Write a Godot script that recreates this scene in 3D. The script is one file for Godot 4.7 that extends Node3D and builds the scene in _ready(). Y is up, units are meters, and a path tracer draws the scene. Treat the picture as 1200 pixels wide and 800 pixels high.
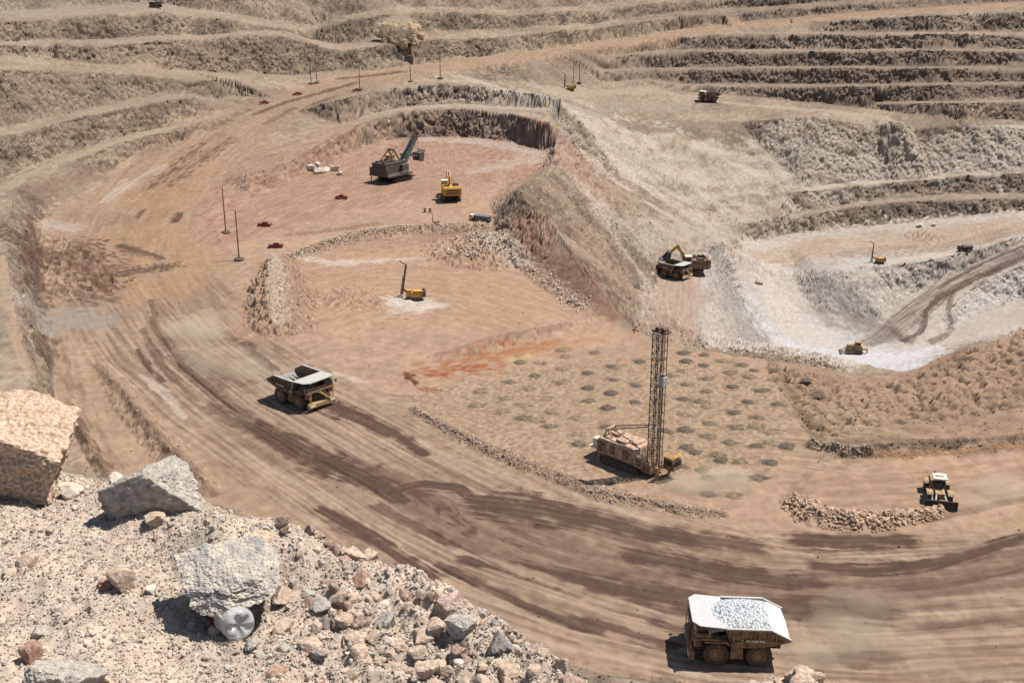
extends Node3D
# An open-pit copper mine seen from its rim: y = 0 is the level of the main haul road,
# the camera stands on the rim 105 m above it and looks towards -z.
const EYE := 105.0
const AZ0 := -0.64
const AZN := 0.0018          # base grid, radians per column
const BA := 712
const BR0 := 40
const BR := 1440             # base grid, one row per metre of distance
var base := PackedFloat32Array()
var quality := 1.0
var mats := {}
func setup() -> void:
	var cam := Camera3D.new()
	cam.name = "camera"
	cam.position = Vector3(0, EYE, 0)
	cam.rotation_degrees = Vector3(-19.5, 0, 0)
	cam.fov = 33.34
	cam.near = 0.05
	cam.far = 4000.0
	add_child(cam)
	cam.current = true
	var sky := ProceduralSkyMaterial.new()
	sky.sky_top_color = Color(0.42, 0.50, 0.60)
	sky.sky_horizon_color = Color(0.76, 0.77, 0.78)
	sky.ground_bottom_color = Color(0.42, 0.36, 0.30)
	sky.ground_horizon_color = Color(0.74, 0.74, 0.73)
	sky.sun_angle_max = 0.0
	var s := Sky.new()
	s.sky_material = sky
	var env := Environment.new()
	env.background_mode = Environment.BG_SKY
	env.sky = s
	env.background_energy_multiplier = 0.75
	env.tonemap_mode = Environment.TONE_MAPPER_LINEAR
	env.tonemap_exposure = 1.74
	env.volumetric_fog_enabled = true
	env.volumetric_fog_density = 0.0
	env.sdfgi_enabled = true
	env.ssao_enabled = true
	env.ssil_enabled = true
	var we := WorldEnvironment.new()
	we.name = "world_environment"
	we.environment = env
	add_child(we)
	var sun := DirectionalLight3D.new()
	sun.name = "sun"
	sun.light_energy = 1.6
	sun.light_color = Color(1.0, 0.96, 0.905)
	sun.light_angular_distance = 0.5
	sun.shadow_enabled = true
	add_child(sun)
	sun.look_at_from_position(Vector3.ZERO, Vector3(-3.4, -7.0, 1.05), Vector3.UP)

func make_materials() -> void:
	var m := StandardMaterial3D.new()
	m.vertex_color_use_as_albedo = true
	m.roughness = 1.0
	m.metallic_specular = 0.1
	var nt := NoiseTexture2D.new()
	nt.width = 1024
	nt.height = 1024
	nt.seamless = true
	nt.as_normal_map = true
	nt.bump_strength = 8.0
	nt.noise = noise(FastNoiseLite.TYPE_SIMPLEX, 0.03, 5, 51)
	m.normal_enabled = true
	m.normal_texture = nt
	m.normal_scale = 0.75
	# grit: light and dark grains in every soil
	var grit := NoiseTexture2D.new()
	grit.width = 1024
	grit.height = 1024
	grit.seamless = true
	grit.noise = noise(FastNoiseLite.TYPE_SIMPLEX, 0.045, 6, 53)
	var ramp := Gradient.new()
	ramp.offsets = PackedFloat32Array([0.0, 0.36, 0.55, 1.0])
	ramp.colors = PackedColorArray([Color(0.62, 0.60, 0.58), Color(0.84, 0.83, 0.82), Color(0.95, 0.95, 0.95), Color(1.0, 1.0, 1.0)])
	grit.color_ramp = ramp
	m.albedo_texture = grit
	m.uv1_triplanar = true
	m.uv1_world_triplanar = true
	m.uv1_scale = Vector3.ONE / 11.0
	mats.earth = m
	mats.slope = dusty(Color(0.52, 0.44, 0.36), Color(0.64, 0.55, 0.46), 52, 1.0, 0.0, 0.3)
	mats.dust = plain(Color(0.63, 0.54, 0.44), 1.0)
	var pl := StandardMaterial3D.new()
	pl.albedo_color = Color(0.82, 0.82, 0.83, 0.42)
	pl.transparency = BaseMaterial3D.TRANSPARENCY_ALPHA
	pl.roughness = 0.12
	mats.plastic = pl
	mats.wrapper = plain(Color(0.30, 0.05, 0.08), 0.35)
	machine_materials()
	rock_materials()

func _ready() -> void:
	setup()
	make_materials()
	var t0 := Time.get_ticks_msec()
	build_base()
	build_grid()
	print("grid ", Time.get_ticks_msec() - t0)
	shape_grid()
	print("shape ", Time.get_ticks_msec() - t0)
	raise_ridges()
	paint_grid()
	print("paint ", Time.get_ticks_msec() - t0)
	commit_grid()
	print("commit ", Time.get_ticks_msec() - t0)
	far_rubble()
	cuttings()
	place_machines()
	dust_cloud()
	foreground()
	print("all ", Time.get_ticks_msec() - t0)
const LINES := {
	"lw_toe": [-106.5, 0, -125.1, -95, 0, -212.2, -115.7, 0, -267.5, -122, 0, -283, -132, 0, -307.4, -147.1, 0, -340.4, -159.3, 0, -369.6, -169.4, 0.5, -395.7, -180.4, 1, -429.8, -186.7, 2, -453.4, -177.9, 4, -478.8, -178.8, 6, -504.1, -173.7, 9, -531.8, -155.7, 13, -568.6, -139.1, 18, -626.2, -127.6, 21, -679.4, -118.7, 23, -708.8, -110.7, 23.5, -736.5],
	"lw_crest": [-108.3, 7, -130.3, -103.8, 9, -227, -110.4, 9, -247.3, -114.9, 10, -256, -125.4, 11, -275.2, -141.2, 11, -308.8, -157.2, 11, -345.5, -176.6, 11, -391, -198.1, 10, -450.4],
	"road_right": [-94.3, 0, -380.4, -112.6, 1, -421.6, -119.4, 3, -446, -125.4, 6, -500.2, -122.7, 12, -566.9, -123, 14, -595.1, -114.9, 17, -620.3, -97.9, 20.5, -663.9, -80.4, 22.5, -683.2],
	"shovel_toe": [-106.8, 0, -397.6, -109.7, 0, -433.9, -112.1, 0, -475.2, -100.5, 0, -510.8, -91.4, 0, -551.7, -77.9, 0, -612.2, -61.9, 0, -637.2, -28.7, 0, -640.1, 0, 0, -623.1, 17.7, 0, -591.5],
	"sh_crest1": [-116.8, 7.8, -491.2, -102.6, 7.1, -524.5, -87.4, 11, -586.2, -74.6, 11.3, -627.9, -62.4, 12.7, -647.1, -28.9, 14.1, -650.9, 0, 13.7, -633.8, 17.9, 14.1, -602.9],
	"sh_toe2": [-97.9, 8.4, -544, -91, 11, -611.6, -77.5, 11.3, -653.6, -64.2, 12.7, -667.7, -29.8, 14.1, -672.1, 0, 13.7, -660.7, 24, 14.1, -647.1],
	"sh_crest2": [-92.1, 22.9, -623.7, -78.3, 22.4, -664, -64.7, 22.8, -676.8, -40, 24.3, -680.5, -19.9, 23.7, -677.2, 9.8, 22.5, -663.2, 28.9, 20.5, -652.6],
	"plat": [-82.8, 23, -704.4, -62.5, 23, -708.8, -29.5, 21, -730.6, 0, 15, -768.3, 34.7, 9, -785.6, 52.8, 6, -796, 100.1, 0, -849.2, 125, -4.6, -846.7, 142.5, -6, -838.6, 184.9, -9.5, -832.9, 224.1, -10.4, -817.6, 260.8, -10.5, -762.7],
	"sec_out": [-259.1, 7, -360.2, -200.3, 9, -439.1, -200.5, 9.5, -456.1, -199.4, 11, -471.3, -195.6, 12.6, -487.4, -178.9, 16, -528.1, -161.2, 16.5, -565.1, -144.7, 17.5, -620],
	"sec_in": [-267.2, 8, -372.9, -210.6, 10, -463.9, -209.7, 11, -488, -202.3, 13, -505.4, -184.4, 16.3, -545.7, -164.3, 16.8, -576.8, -145.9, 18, -636.2],
	"w2": [-284, 32.1, -407, -218.2, 25.1, -487.2, -209.4, 24.9, -511.1, -199.8, 27, -533.2, -187, 27.9, -557.9, -167.6, 27.8, -586.5, -161.9, 19.6, -648.8],
	"w2b": [-226, 25.1, -505.5, -216, 25, -528.3, -206.7, 27, -552.6, -193.9, 27.9, -579.3, -173.3, 27.7, -607.3, -161.4, 20.2, -658.8],
	"w3": [-328.5, 49, -480.8, -235.3, 48.4, -535.7, -221.1, 45.1, -559.1, -201.4, 40.3, -588.3, -182.8, 35.6, -607.4, -169.7, 30.7, -641.8, -150.5, 26, -682.8, -130.7, 23.8, -697.5],
	"strip": [-365.5, 49, -537.2, -259.4, 48.3, -592.7, -240.1, 45, -608.8, -215.2, 40.2, -630.2, -196.2, 35.5, -653.5, -180.6, 30.7, -684.7, -155.1, 26.5, -704.8, -131.4, 24.2, -725.5, -110.5, 24, -746.5],
	"w4": [-367.7, 55.4, -542.8, -260.8, 53.3, -597.7, -241.8, 52.2, -615.9, -217.4, 50.1, -640.2, -199, 49.6, -668.4, -186, 48.6, -698.3, -166.7, 48.5, -718.3, -143.1, 47.3, -739.4, -125.2, 39.3, -748.2, -111.3, 35.2, -763.7],
	"w4b": [-379.1, 55.4, -560.2, -269.4, 53.3, -618, -251.9, 52.2, -642.5, -230.3, 50.1, -679.4, -209.5, 49.6, -704.5, -192.5, 48.6, -723.5, -172.7, 48.5, -744.9, -149.9, 47.3, -775.2, -132.6, 39.2, -793.5, -114.3, 37.6, -786.2],
	"w5": [-383.1, 64.2, -569.4, -272.4, 62.2, -628.3, -255.3, 62.6, -655, -233.7, 63, -694.4, -212.5, 62.4, -719.5, -194.6, 58.5, -735, -174, 55.2, -752.9, -156.1, 49.8, -770.4, -133.3, 45.4, -800.4, -116, 51.4, -803],
	"w5b": [-421.9, 66, -629.2, -304.3, 64.3, -704.4, -279.7, 64.4, -719.8, -253.1, 64.6, -753.9, -230.8, 64.1, -783.3, -207.1, 59.7, -783.7, -183.5, 56.3, -795.4, -162.9, 50.7, -805.1, -138, 46.1, -829.4, -120, 53.5, -832.4],
	"w6": [-430.4, 78.3, -646.5, -310, 76.2, -722.1, -257.9, 76.3, -772.4, -211.3, 73.5, -805, -165.6, 62, -823.2],
	"w7": [-475.8, 120.4, -730.6, -345.6, 122.3, -822.4, -236.4, 124.4, -919.7, -136.5, 125.5, -974.6],
	"ru_low": [-81.9, 22.9, -696.2, -53.2, 24.1, -726.1, -22.3, 25.6, -761.7, 24.2, 25.6, -829.6, 65, 24.7, -892.6, 109.1, 27.2, -938.7, 140.3, 30.2, -967.9, 191.7, 35.3, -981.5, 240.4, 39.6, -978.9, 280.5, 44.1, -972.3, 346.9, 49, -963.5, 415.9, 53.3, -964.1, 644.8, 53.3, -964.3],
	"ru_in": [-110.2, 23.9, -752, -89, 23.6, -759.8, -74, 23.9, -778.5, -36.3, 23.9, -829.2, 25.6, 26.5, -879.6, 68.1, 27.3, -937.5, 146.4, 31.1, -1011.5, 199.8, 36.6, -1024.7, 250.5, 41, -1021.7, 292.3, 45.3, -1014.7, 362, 50.3, -1006.9, 433.7, 54.5, -1006.5, 672, 54.5, -1006.2],
	"f1": [-111.3, 35.2, -763.7, -85.2, 38, -781.4, -48.2, 37.4, -829.2, 0, 36.4, -871.4, 25.8, 37.4, -890.9, 68.5, 36.5, -946.7, 114.7, 39.4, -992.5, 170.2, 42.8, -1027, 222.7, 45.5, -1030.9, 293.5, 51.7, -1021.2, 435.6, 61.8, -1013.6, 674.6, 61.9, -1012.7],
	"f1b": [-114.3, 37.6, -786.2, -88, 40.8, -808.3, -49.9, 40.8, -861.7, 0, 39.3, -898.8, 26.6, 40.4, -919.3, 70.1, 38.9, -969.5, 117.3, 42, -1017.2, 173.6, 45.2, -1048.8, 227.2, 47.8, -1053, 298.4, 53.6, -1039.1, 443, 63.9, -1031.8, 685.1, 64, -1029.5],
	"f2": [-116, 51.4, -803, -89.2, 54.5, -825.2, -50.5, 53.2, -876.6, 0, 48.7, -910, 26.8, 50, -930.6, 70.6, 48.4, -980.4, 118.2, 51.3, -1027.8, 174.6, 52.7, -1057.4, 300.3, 61.8, -1048.7, 445.2, 70.7, -1039.5, 688, 70.8, -1036.4],
	"f2b": [-120, 53.5, -832.4, -92.5, 56.7, -856.9, -52.1, 55.2, -905.8, 0, 50.7, -939.6, 27.5, 51.8, -956.2, 72.8, 50.7, -1013.2, 121.4, 53.4, -1057.5, 180.5, 55.3, -1094.9, 311.2, 64.6, -1088.2, 462, 73.7, -1080.2, 711.9, 73.9, -1074],
	"f3": [-136.5, 125.5, -974.6, -58.7, 127.1, -1047.8, 81.6, 129.5, -1165.1, 259, 131, -1232.7, 497.4, 129.9, -1183.7, 760.1, 129.6, -1167],
	"ramp_in": [60.3, 6, -819.9, 102.8, 1.4, -873.7, 128.6, -4.2, -873, 160.2, -5.6, -869, 191.2, -8, -863.2, 230.9, -9.5, -844.1, 256.5, -10.2, -824.8, 273.6, -10, -802.3, 310.3, -11.5, -788.5, 355.3, -14.5, -796.9, 550.7, -14.5, -796.9],
	"b1": [261.4, -6.8, -821.9, 274.5, -4.2, -807, 311.6, -2.3, -795.2, 356.6, -2.6, -804.3, 552.8, -2.6, -804.3],
	"b1b": [264.8, -6.8, -833.1, 278.1, -4.2, -818.2, 316.5, -2.3, -808.4, 362.3, -2.6, -817.7, 561.5, -2.6, -817.7],
	"b2": [63.7, 6.6, -825.1, 102.8, 3.2, -874.8, 128.8, -0.7, -875.3, 160.5, -0.1, -872.7, 191.7, 0.1, -868.7, 247.8, 3.3, -842, 301.4, 6.9, -819.5, 363.2, 7.1, -823.4, 563, 7.1, -823.3],
	"b2b": [64.8, 6.6, -840.3, 104.7, 3.2, -891.2, 131, -0.7, -891.2, 163.3, -0.1, -888.8, 195.1, 0.1, -884.5, 252.2, 3.3, -857.5, 306.7, 6.9, -834.7, 369.7, 7.1, -838.6, 573, 7.1, -838.6],
	"b3": [65, 13.3, -844.9, 104.8, 8.9, -894.7, 131.5, 9.5, -897.9, 195.8, 10.8, -891.7, 253.2, 13.9, -864.9, 307.8, 16.2, -841.1, 370.6, 15.3, -843.7, 574.2, 15.3, -843.4],
	"b3b": [66.5, 13.3, -864.9, 106.9, 8.9, -912.9, 133.7, 9.5, -913.3, 199.1, 10.8, -907.1, 257.4, 13.9, -879.9, 314, 16.1, -858.6, 378, 15.3, -861, 585.6, 15.3, -860.7],
	"b4": [66.6, 20, -869.4, 107.2, 19.7, -919.5, 134.2, 20.8, -920.9, 199.8, 21.4, -914.2, 258.4, 24.2, -887.1, 315.2, 26.2, -865.5, 379.1, 25.7, -867.5, 587.2, 25.8, -866.9],
	"b4b": [68.1, 20, -888.8, 109.2, 19.7, -937.4, 136.7, 20.8, -939.1, 203.6, 21.4, -932.3, 263.4, 24.2, -904.8, 321.3, 26.2, -882.7, 386.4, 25.7, -884.6, 598.5, 25.8, -884],
	"b5": [137.1, 30.3, -945.4, 171, 32.1, -943.6, 204.3, 32.4, -939.6, 264.4, 34.5, -912, 322.5, 36.5, -889.8, 387.5, 36.1, -891, 600, 36.2, -890.1],
	"b5b": [161.7, 31.4, -970.6, 209, 32.4, -961.5, 271.7, 34.5, -937.6, 329.8, 36.5, -910.6, 398.1, 36.1, -915.9, 616.4, 36.2, -915],
	"b6": [257.4, 41.8, -950.5, 272.9, 43.5, -945.2, 331.9, 48.6, -920.9, 400.5, 50.2, -926.7, 619.8, 50.3, -925.2],
	"spine": [-0.9, 0, -397.6, -2.6, 4, -417.4, -1.3, 8, -431.4, 2.3, 13, -436.2, 7.6, 12, -457.5, 14.6, 10, -483.7, 19.7, 8, -524.2, 22.3, 6, -572.2, 26.1, 7, -625.7],
	"nose": [2.3, 13, -436.2, 7.9, 12.5, -414.3, 13.7, 10.5, -398.3, 18.2, 8.5, -381.4, 22.8, 6.5, -358.9, 26.8, 4.5, -337.4, 30.9, 2, -322.8, 34.7, 0.3, -308.8],
	"spine_in": [-3.6, 0, -392.9, -6.5, 0, -425.6, -8.3, 0, -454.5, -7.3, 0, -483.7, 0, 0, -512.7, 8, 0, -528.5, 14.1, 0, -549.5, 18.2, 0, -576.9],
	"edge": [-0.9, 0, -395.2, 11.2, 0, -359.4, 19, 0, -335.9, 25.3, 0, -320.7, 35, 0, -305.2, 44.6, 0, -295.8, 52.9, 0, -288.9, 67.8, 0, -283, 80.5, -1, -279.2, 88.5, -2, -275.6, 101.4, -1, -274.9, 113.4, 0, -284.3, 126.5, 2, -289.5, 139.7, 4, -294.3, 216.6, 4, -294.3],
	"edge2": [38.2, -32, -333, 48.8, -32, -323.5, 58, -32, -316.5, 74.3, -32, -310.2, 88.2, -33, -306.2, 97, -34, -302.3, 111.1, -33, -301.2, 123.8, -32, -310.3, 137.7, -30, -315.1, 151.7, -28, -319.6, 233.2, -28, -316.8],
	"tt": [52, -45, -431.8, 57, -45, -461.7, 64.7, -45, -492.8, 71.7, -45, -517.7, 82.6, -45, -532.5, 95.8, -46, -558.3, 115.3, -52, -598.1],
	"tf_edge": [78.7, -45, -415.7, 82.9, -45, -444.6, 89.4, -45, -492.8, 102, -47, -558.7],
	"cp": [29.7, 6, -666.7, 55, -4, -741.4, 86.3, -9, -775.4, 116.5, -12, -784.1, 144.8, -13, -779.2, 176.4, -12, -791.9],
	"slope_mid": [30.2, -3, -556.3, 44.6, -14, -589.9, 65.9, -25, -620.8, 37.7, -14, -491.8, 44, -24, -474.2, 48.2, -34, -456.7],
	"ledge_toe": [118.2, -56, -613.3, 141.4, -64, -655.7, 173, -66, -682.3, 215.2, -67, -701.7, 273.2, -64, -714.6, 330.1, -61, -720.9, 511.6, -61, -720.9],
	"c2": [142, -55.2, -661.9, 174, -57.5, -689.6, 216.8, -56.5, -711.1, 240.3, -55.2, -717.3, 275.1, -54.3, -723.5, 331.7, -54, -727.3, 513.9, -53.9, -726.9],
	"c2b": [175.7, -57.1, -697, 219.6, -56, -721, 244, -54.5, -729.5, 279.4, -53.6, -735.8, 336.9, -53.3, -739.6, 521.7, -53.2, -739],
	"c3": [177, -46.3, -706.8, 220.8, -46, -729, 257, -46.2, -738.4, 298.5, -43.7, -745.5, 339, -42.1, -748.8, 524.7, -41.8, -747.7],
	"c3b": [178.4, -45.4, -712.9, 222.5, -45, -735.3, 259, -45.3, -744.8, 300.8, -42.7, -752.1, 341, -41.3, -753.7, 527.6, -41.1, -752.4],
	"cp2": [203.4, -7, -765.5, 229.4, -13.4, -770.7, 266.2, -17, -776.9, 308.3, -17.1, -781.2, 349.1, -16.8, -781.5, 538.8, -16.3, -778.2],
	"ring_out": [127.3, -62, -613.8, 124.2, -68, -600.4, 125.4, -74, -580.3, 131.1, -85, -552.3, 140.1, -90, -532.9, 150.7, -90, -516],
	"ring_in": [162.4, -67, -647.4, 157.4, -74, -612.7, 160, -80, -591.9, 161.6, -87, -571.9, 170, -90, -552],
	"led_crest": [170.2, -67, -632.2, 169, -69, -607.3, 181, -67, -605.4, 200, -67, -614.1, 219.7, -67, -615.9, 246.6, -66, -624.9, 266, -65, -638, 304.5, -62, -660.1, 472, -62, -660.1],
	"kn_toe": [170, -90, -552, 187.3, -90, -560, 201.2, -86, -580.5, 228, -80, -607.8, 266.1, -72, -635.6, 303.9, -65, -657.6, 471, -65, -657.6],
	"rampR": [189.2, -90, -540.4, 214.1, -89, -550.5, 222.7, -86, -566.2, 250.1, -81, -603, 271, -78, -621.2, 295.9, -74, -635.5, 458.6, -74, -635.5],
	"rampR_toe": [224.8, -90, -553.3, 237.3, -90, -575.2, 265.6, -90, -603.2, 292, -90, -620.6, 452.6, -90, -620.6],
	"floor": [163.8, -90, -511.4, 191, -90, -519.6, 215, -90, -540.4, 273.9, -90, -578, 424.6, -90, -578],
	"slump_toe": [62.2, 0, -218.2, 70.2, 0, -221.2, 76.6, 0, -221.2, 91.6, 0, -222.4, 111.2, 0, -225.5, 172.3, 0, -225.5],
	"slump_top": [70.6, 1.6, -223.3, 79, 2.4, -224.2, 92.4, 2.4, -225.5, 112.2, 2.6, -228.7, 173.9, 2.6, -228.7],
	"slump_back": [73.9, 0.8, -235, 84.8, 1.2, -236.5, 100.9, 1.6, -238.5, 117.5, 2, -241, 182.1, 2, -241],
	"near_toe": [-88.8, 0, -214.6, -62.5, 0, -202.3, -49.2, 0, -195.3, -41, 0, -190.9, -31.1, 0, -183, -24.1, 0, -176.4, -15.9, 0, -167.3, -5.5, 0, -157.9, 5.3, 0, -150.3, 15.5, 0, -145.5, 25.5, 0, -143.6, 38, 0, -142.4, 50.7, 0, -142.4, 63.4, 0, -142.4, 76.5, 0, -143.6, 122.3, 0, -149.2],
	"near_berm": [-85.8, 2.6, -206.9, -60.4, 2.6, -195.2, -47.6, 2.6, -188.5, -39.7, 2.6, -184.3, -30, 2.6, -176.7, -23.3, 2.6, -170.4, -15.4, 2.6, -161.6, -5.3, 2.6, -152.6, 5.1, 2.6, -145.3, 15, 2.6, -140.7, 24.7, 2.6, -138.9, 36.8, 2.6, -137.7, 49.1, 2.6, -137.7, 61.4, 2.6, -137.7, 74.1, 2.6, -138.9, 118.4, 2.6, -144.2],
	"near_back": [-81.9, 0.2, -197.6, -57.7, 0.2, -186.4, -45.4, 0.2, -180, -37.9, 0.2, -176, -28.7, 0.2, -168.7, -22.3, 0.2, -162.7, -14.7, 0.2, -154.3, -5.1, 0.2, -145.8, 4.9, 0.2, -138.7, 14.3, 0.2, -134.4, 23.6, 0.2, -132.6, 35.2, 0.2, -131.5, 46.9, 0.2, -131.5, 58.6, 0.2, -131.5, 70.8, 0.2, -132.6, 113.1, 0.2, -137.7],
	"near_wall": [-29.2, 48, -70.4, -20.5, 48, -66.4, -16.2, 48, -64.1, -13.5, 48, -62.7, -10.2, 48, -60.1, -7.9, 48, -57.9, -5.2, 48, -54.9, -1.8, 48, -51.9, 1.7, 48, -49.4, 5.1, 48, -47.8, 8.4, 48, -47.2, 12.5, 48, -46.8, 16.7, 48, -46.8, 20.9, 48, -46.8, 25.2, 48, -47.2, 40.3, 48, -49],
	"near_foot": [-68.6, 0.5, -165.5, -48.3, 0.5, -156.2, -38.1, 0.5, -150.8, -31.7, 0.5, -147.4, -24, 0.5, -141.3, -18.7, 0.5, -136.3, -12.3, 0.5, -129.3, -4.3, 0.5, -122.1, 4.1, 0.5, -116.2, 12, 0.5, -112.5, 19.8, 0.5, -111.1, 29.5, 0.5, -110.1, 39.3, 0.5, -110.1, 49.1, 0.5, -110.1, 59.3, 0.5, -111.1, 94.7, 0.5, -115.4],
}
const REGION_NAMES := ["pit_wall", "haul_road", "bench_floor", "pit_floor", "broken_ground", "embankment"]
const REGION_LABELS := ["stepped brown rock walls of the open pit", "wide tan haul road streaked by wet tyre tracks", "pinkish flat working bench with the drills and shovels", "pale floor and spiral ramps at the bottom of the pit", "cracked brown slumped ground behind the dozer", "steep loose slope under the viewpoint"]
const REGION_CATS := ["pit wall", "road", "ground", "ground", "ground", "slope"]
const SLUMP := [[67.1, -279.8], [79.1, -274.1], [86, -267.5], [99.5, -269.3], [112, -280.4], [143.1, -300.8], [239.2, -327.3], [182.3, -240.7], [118.7, -243.2], [84.8, -235.9], [67.6, -229], [66.5, -248.2], [65.1, -270.5]]
const CHURNED := [[-179.2, -416.3], [-165.6, -409.9], [-146.3, -385.9], [-130.9, -359.4], [-125.2, -340.4], [-132.3, -334.2], [-145.2, -340.4], [-159.3, -369.6]]
# areas: region number, colour, outline x z
const AREAS := [
	[1, [0.273, 0.198, 0.144], [163.6, -212.2, 99.3, -197.4, 80.1, -189.9, 57.4, -189, 42.6, -195.3, 30.3, -201.6, 17.5, -210.2, 3.7, -223.3, -7.7, -234.5, -20, -246.7, -33.3, -257.8, -48.9, -277.9, -60.8, -294.4, -72.2, -303.7, -79.2, -319.1, -94.3, -380.3, -112.6, -421.9, -119.4, -446, -125.4, -500.2, -122.7, -566.9, -123, -595, -114.9, -620.3, -97.9, -664, -80.5, -683.5, -53, -722.6, -22.2, -759.2, 24.1, -827.2, 64.9, -890.5, 137.8, -950.4, 190.8, -976.7, 278.2, -964, 414.1, -959.8, 430.8, -999.6, 291.6, -1011.9, 198.2, -1016.4, 145.1, -1001.8, 67.7, -931.7, 25.5, -875.2, -36, -821.9, -73.5, -772.6, -88.5, -754.9, -108.6, -740.8, -118.3, -706, -127.1, -676.6, -138.7, -624.3, -155.3, -567.1, -173.3, -530.4, -178.3, -502.5, -177.5, -477.5, -186.1, -452, -180.4, -429.8, -169.4, -395.7, -158.6, -367.9, -147.1, -340.4, -131.8, -306.9, -121.5, -281.9, -115.7, -267.5, -87.8, -212, -62.5, -202.1, -49.1, -194.9, -41, -190.8, -31, -182.7, -24.1, -176.3, -15.7, -166, -5.5, -156.9, 5.3, -149.1, 15.4, -145.3, 25.5, -143.4, 50.6, -142.2, 76.4, -143.3, 122.3, -149.2]],
	[2, [0.297, 0.211, 0.158], [-94.3, -380.3, -106.7, -397.6, -109.7, -433.9, -112.1, -475.1, -100.5, -510.8, -91.3, -550.9, -77.8, -611.2, -61.8, -637, -28.6, -639.5, 0, -622.2, 18.4, -584, 14.6, -508, 6.5, -479, -2.8, -465.9, -6.8, -447.2, -5.5, -422.9, -3.1, -397.6, 11.2, -358.4, 25.2, -319.9, 35, -304.5, 44.5, -295.1, 52.8, -288.3, 67.6, -282.3, 66.2, -247.2, 67.4, -228.2, 70.2, -221.5, 76.6, -221.5, 91.6, -222.6, 111.3, -225.7, 173.3, -227.9, 163.6, -212.2, 99.3, -197.4, 80.1, -189.9, 57.4, -189, 42.6, -195.3, 30.3, -201.6, 17.5, -210.2, 3.7, -223.3, -7.7, -234.5, -20, -246.7, -33.3, -257.8, -48.9, -277.9, -60.8, -294.4, -72.2, -303.7, -79.2, -319.1]],
	[3, [0.331, 0.3, 0.278], [44.1, -366.7, 46.8, -379.2, 64.7, -492.6, 71.7, -517.5, 82.4, -531.1, 95.6, -556.7, 115, -596.2, 141.4, -655.9, 172.8, -681.6, 214.9, -700.6, 273, -714.1, 329.9, -720.6, 511.2, -720.3, 444.2, -607.9, 271.5, -572.4, 238, -545.1, 209.8, -526.6, 179.7, -487.6, 118, -368, 109.7, -380.9, 95.2, -397.8, 74.9, -409.5, 58.3, -386.8]],
	[4, [0.242, 0.171, 0.129], [67.6, -282.3, 80.3, -278.6, 88.2, -274.8, 101.2, -274.2, 205.6, -515.2, 139.7, -294.3, 444.2, -607.9, 173.3, -227.9, 111.3, -225.7, 91.6, -222.6, 76.6, -221.5, 70.2, -221.5, 67.4, -228.2, 66.2, -247.2]],
]
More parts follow.
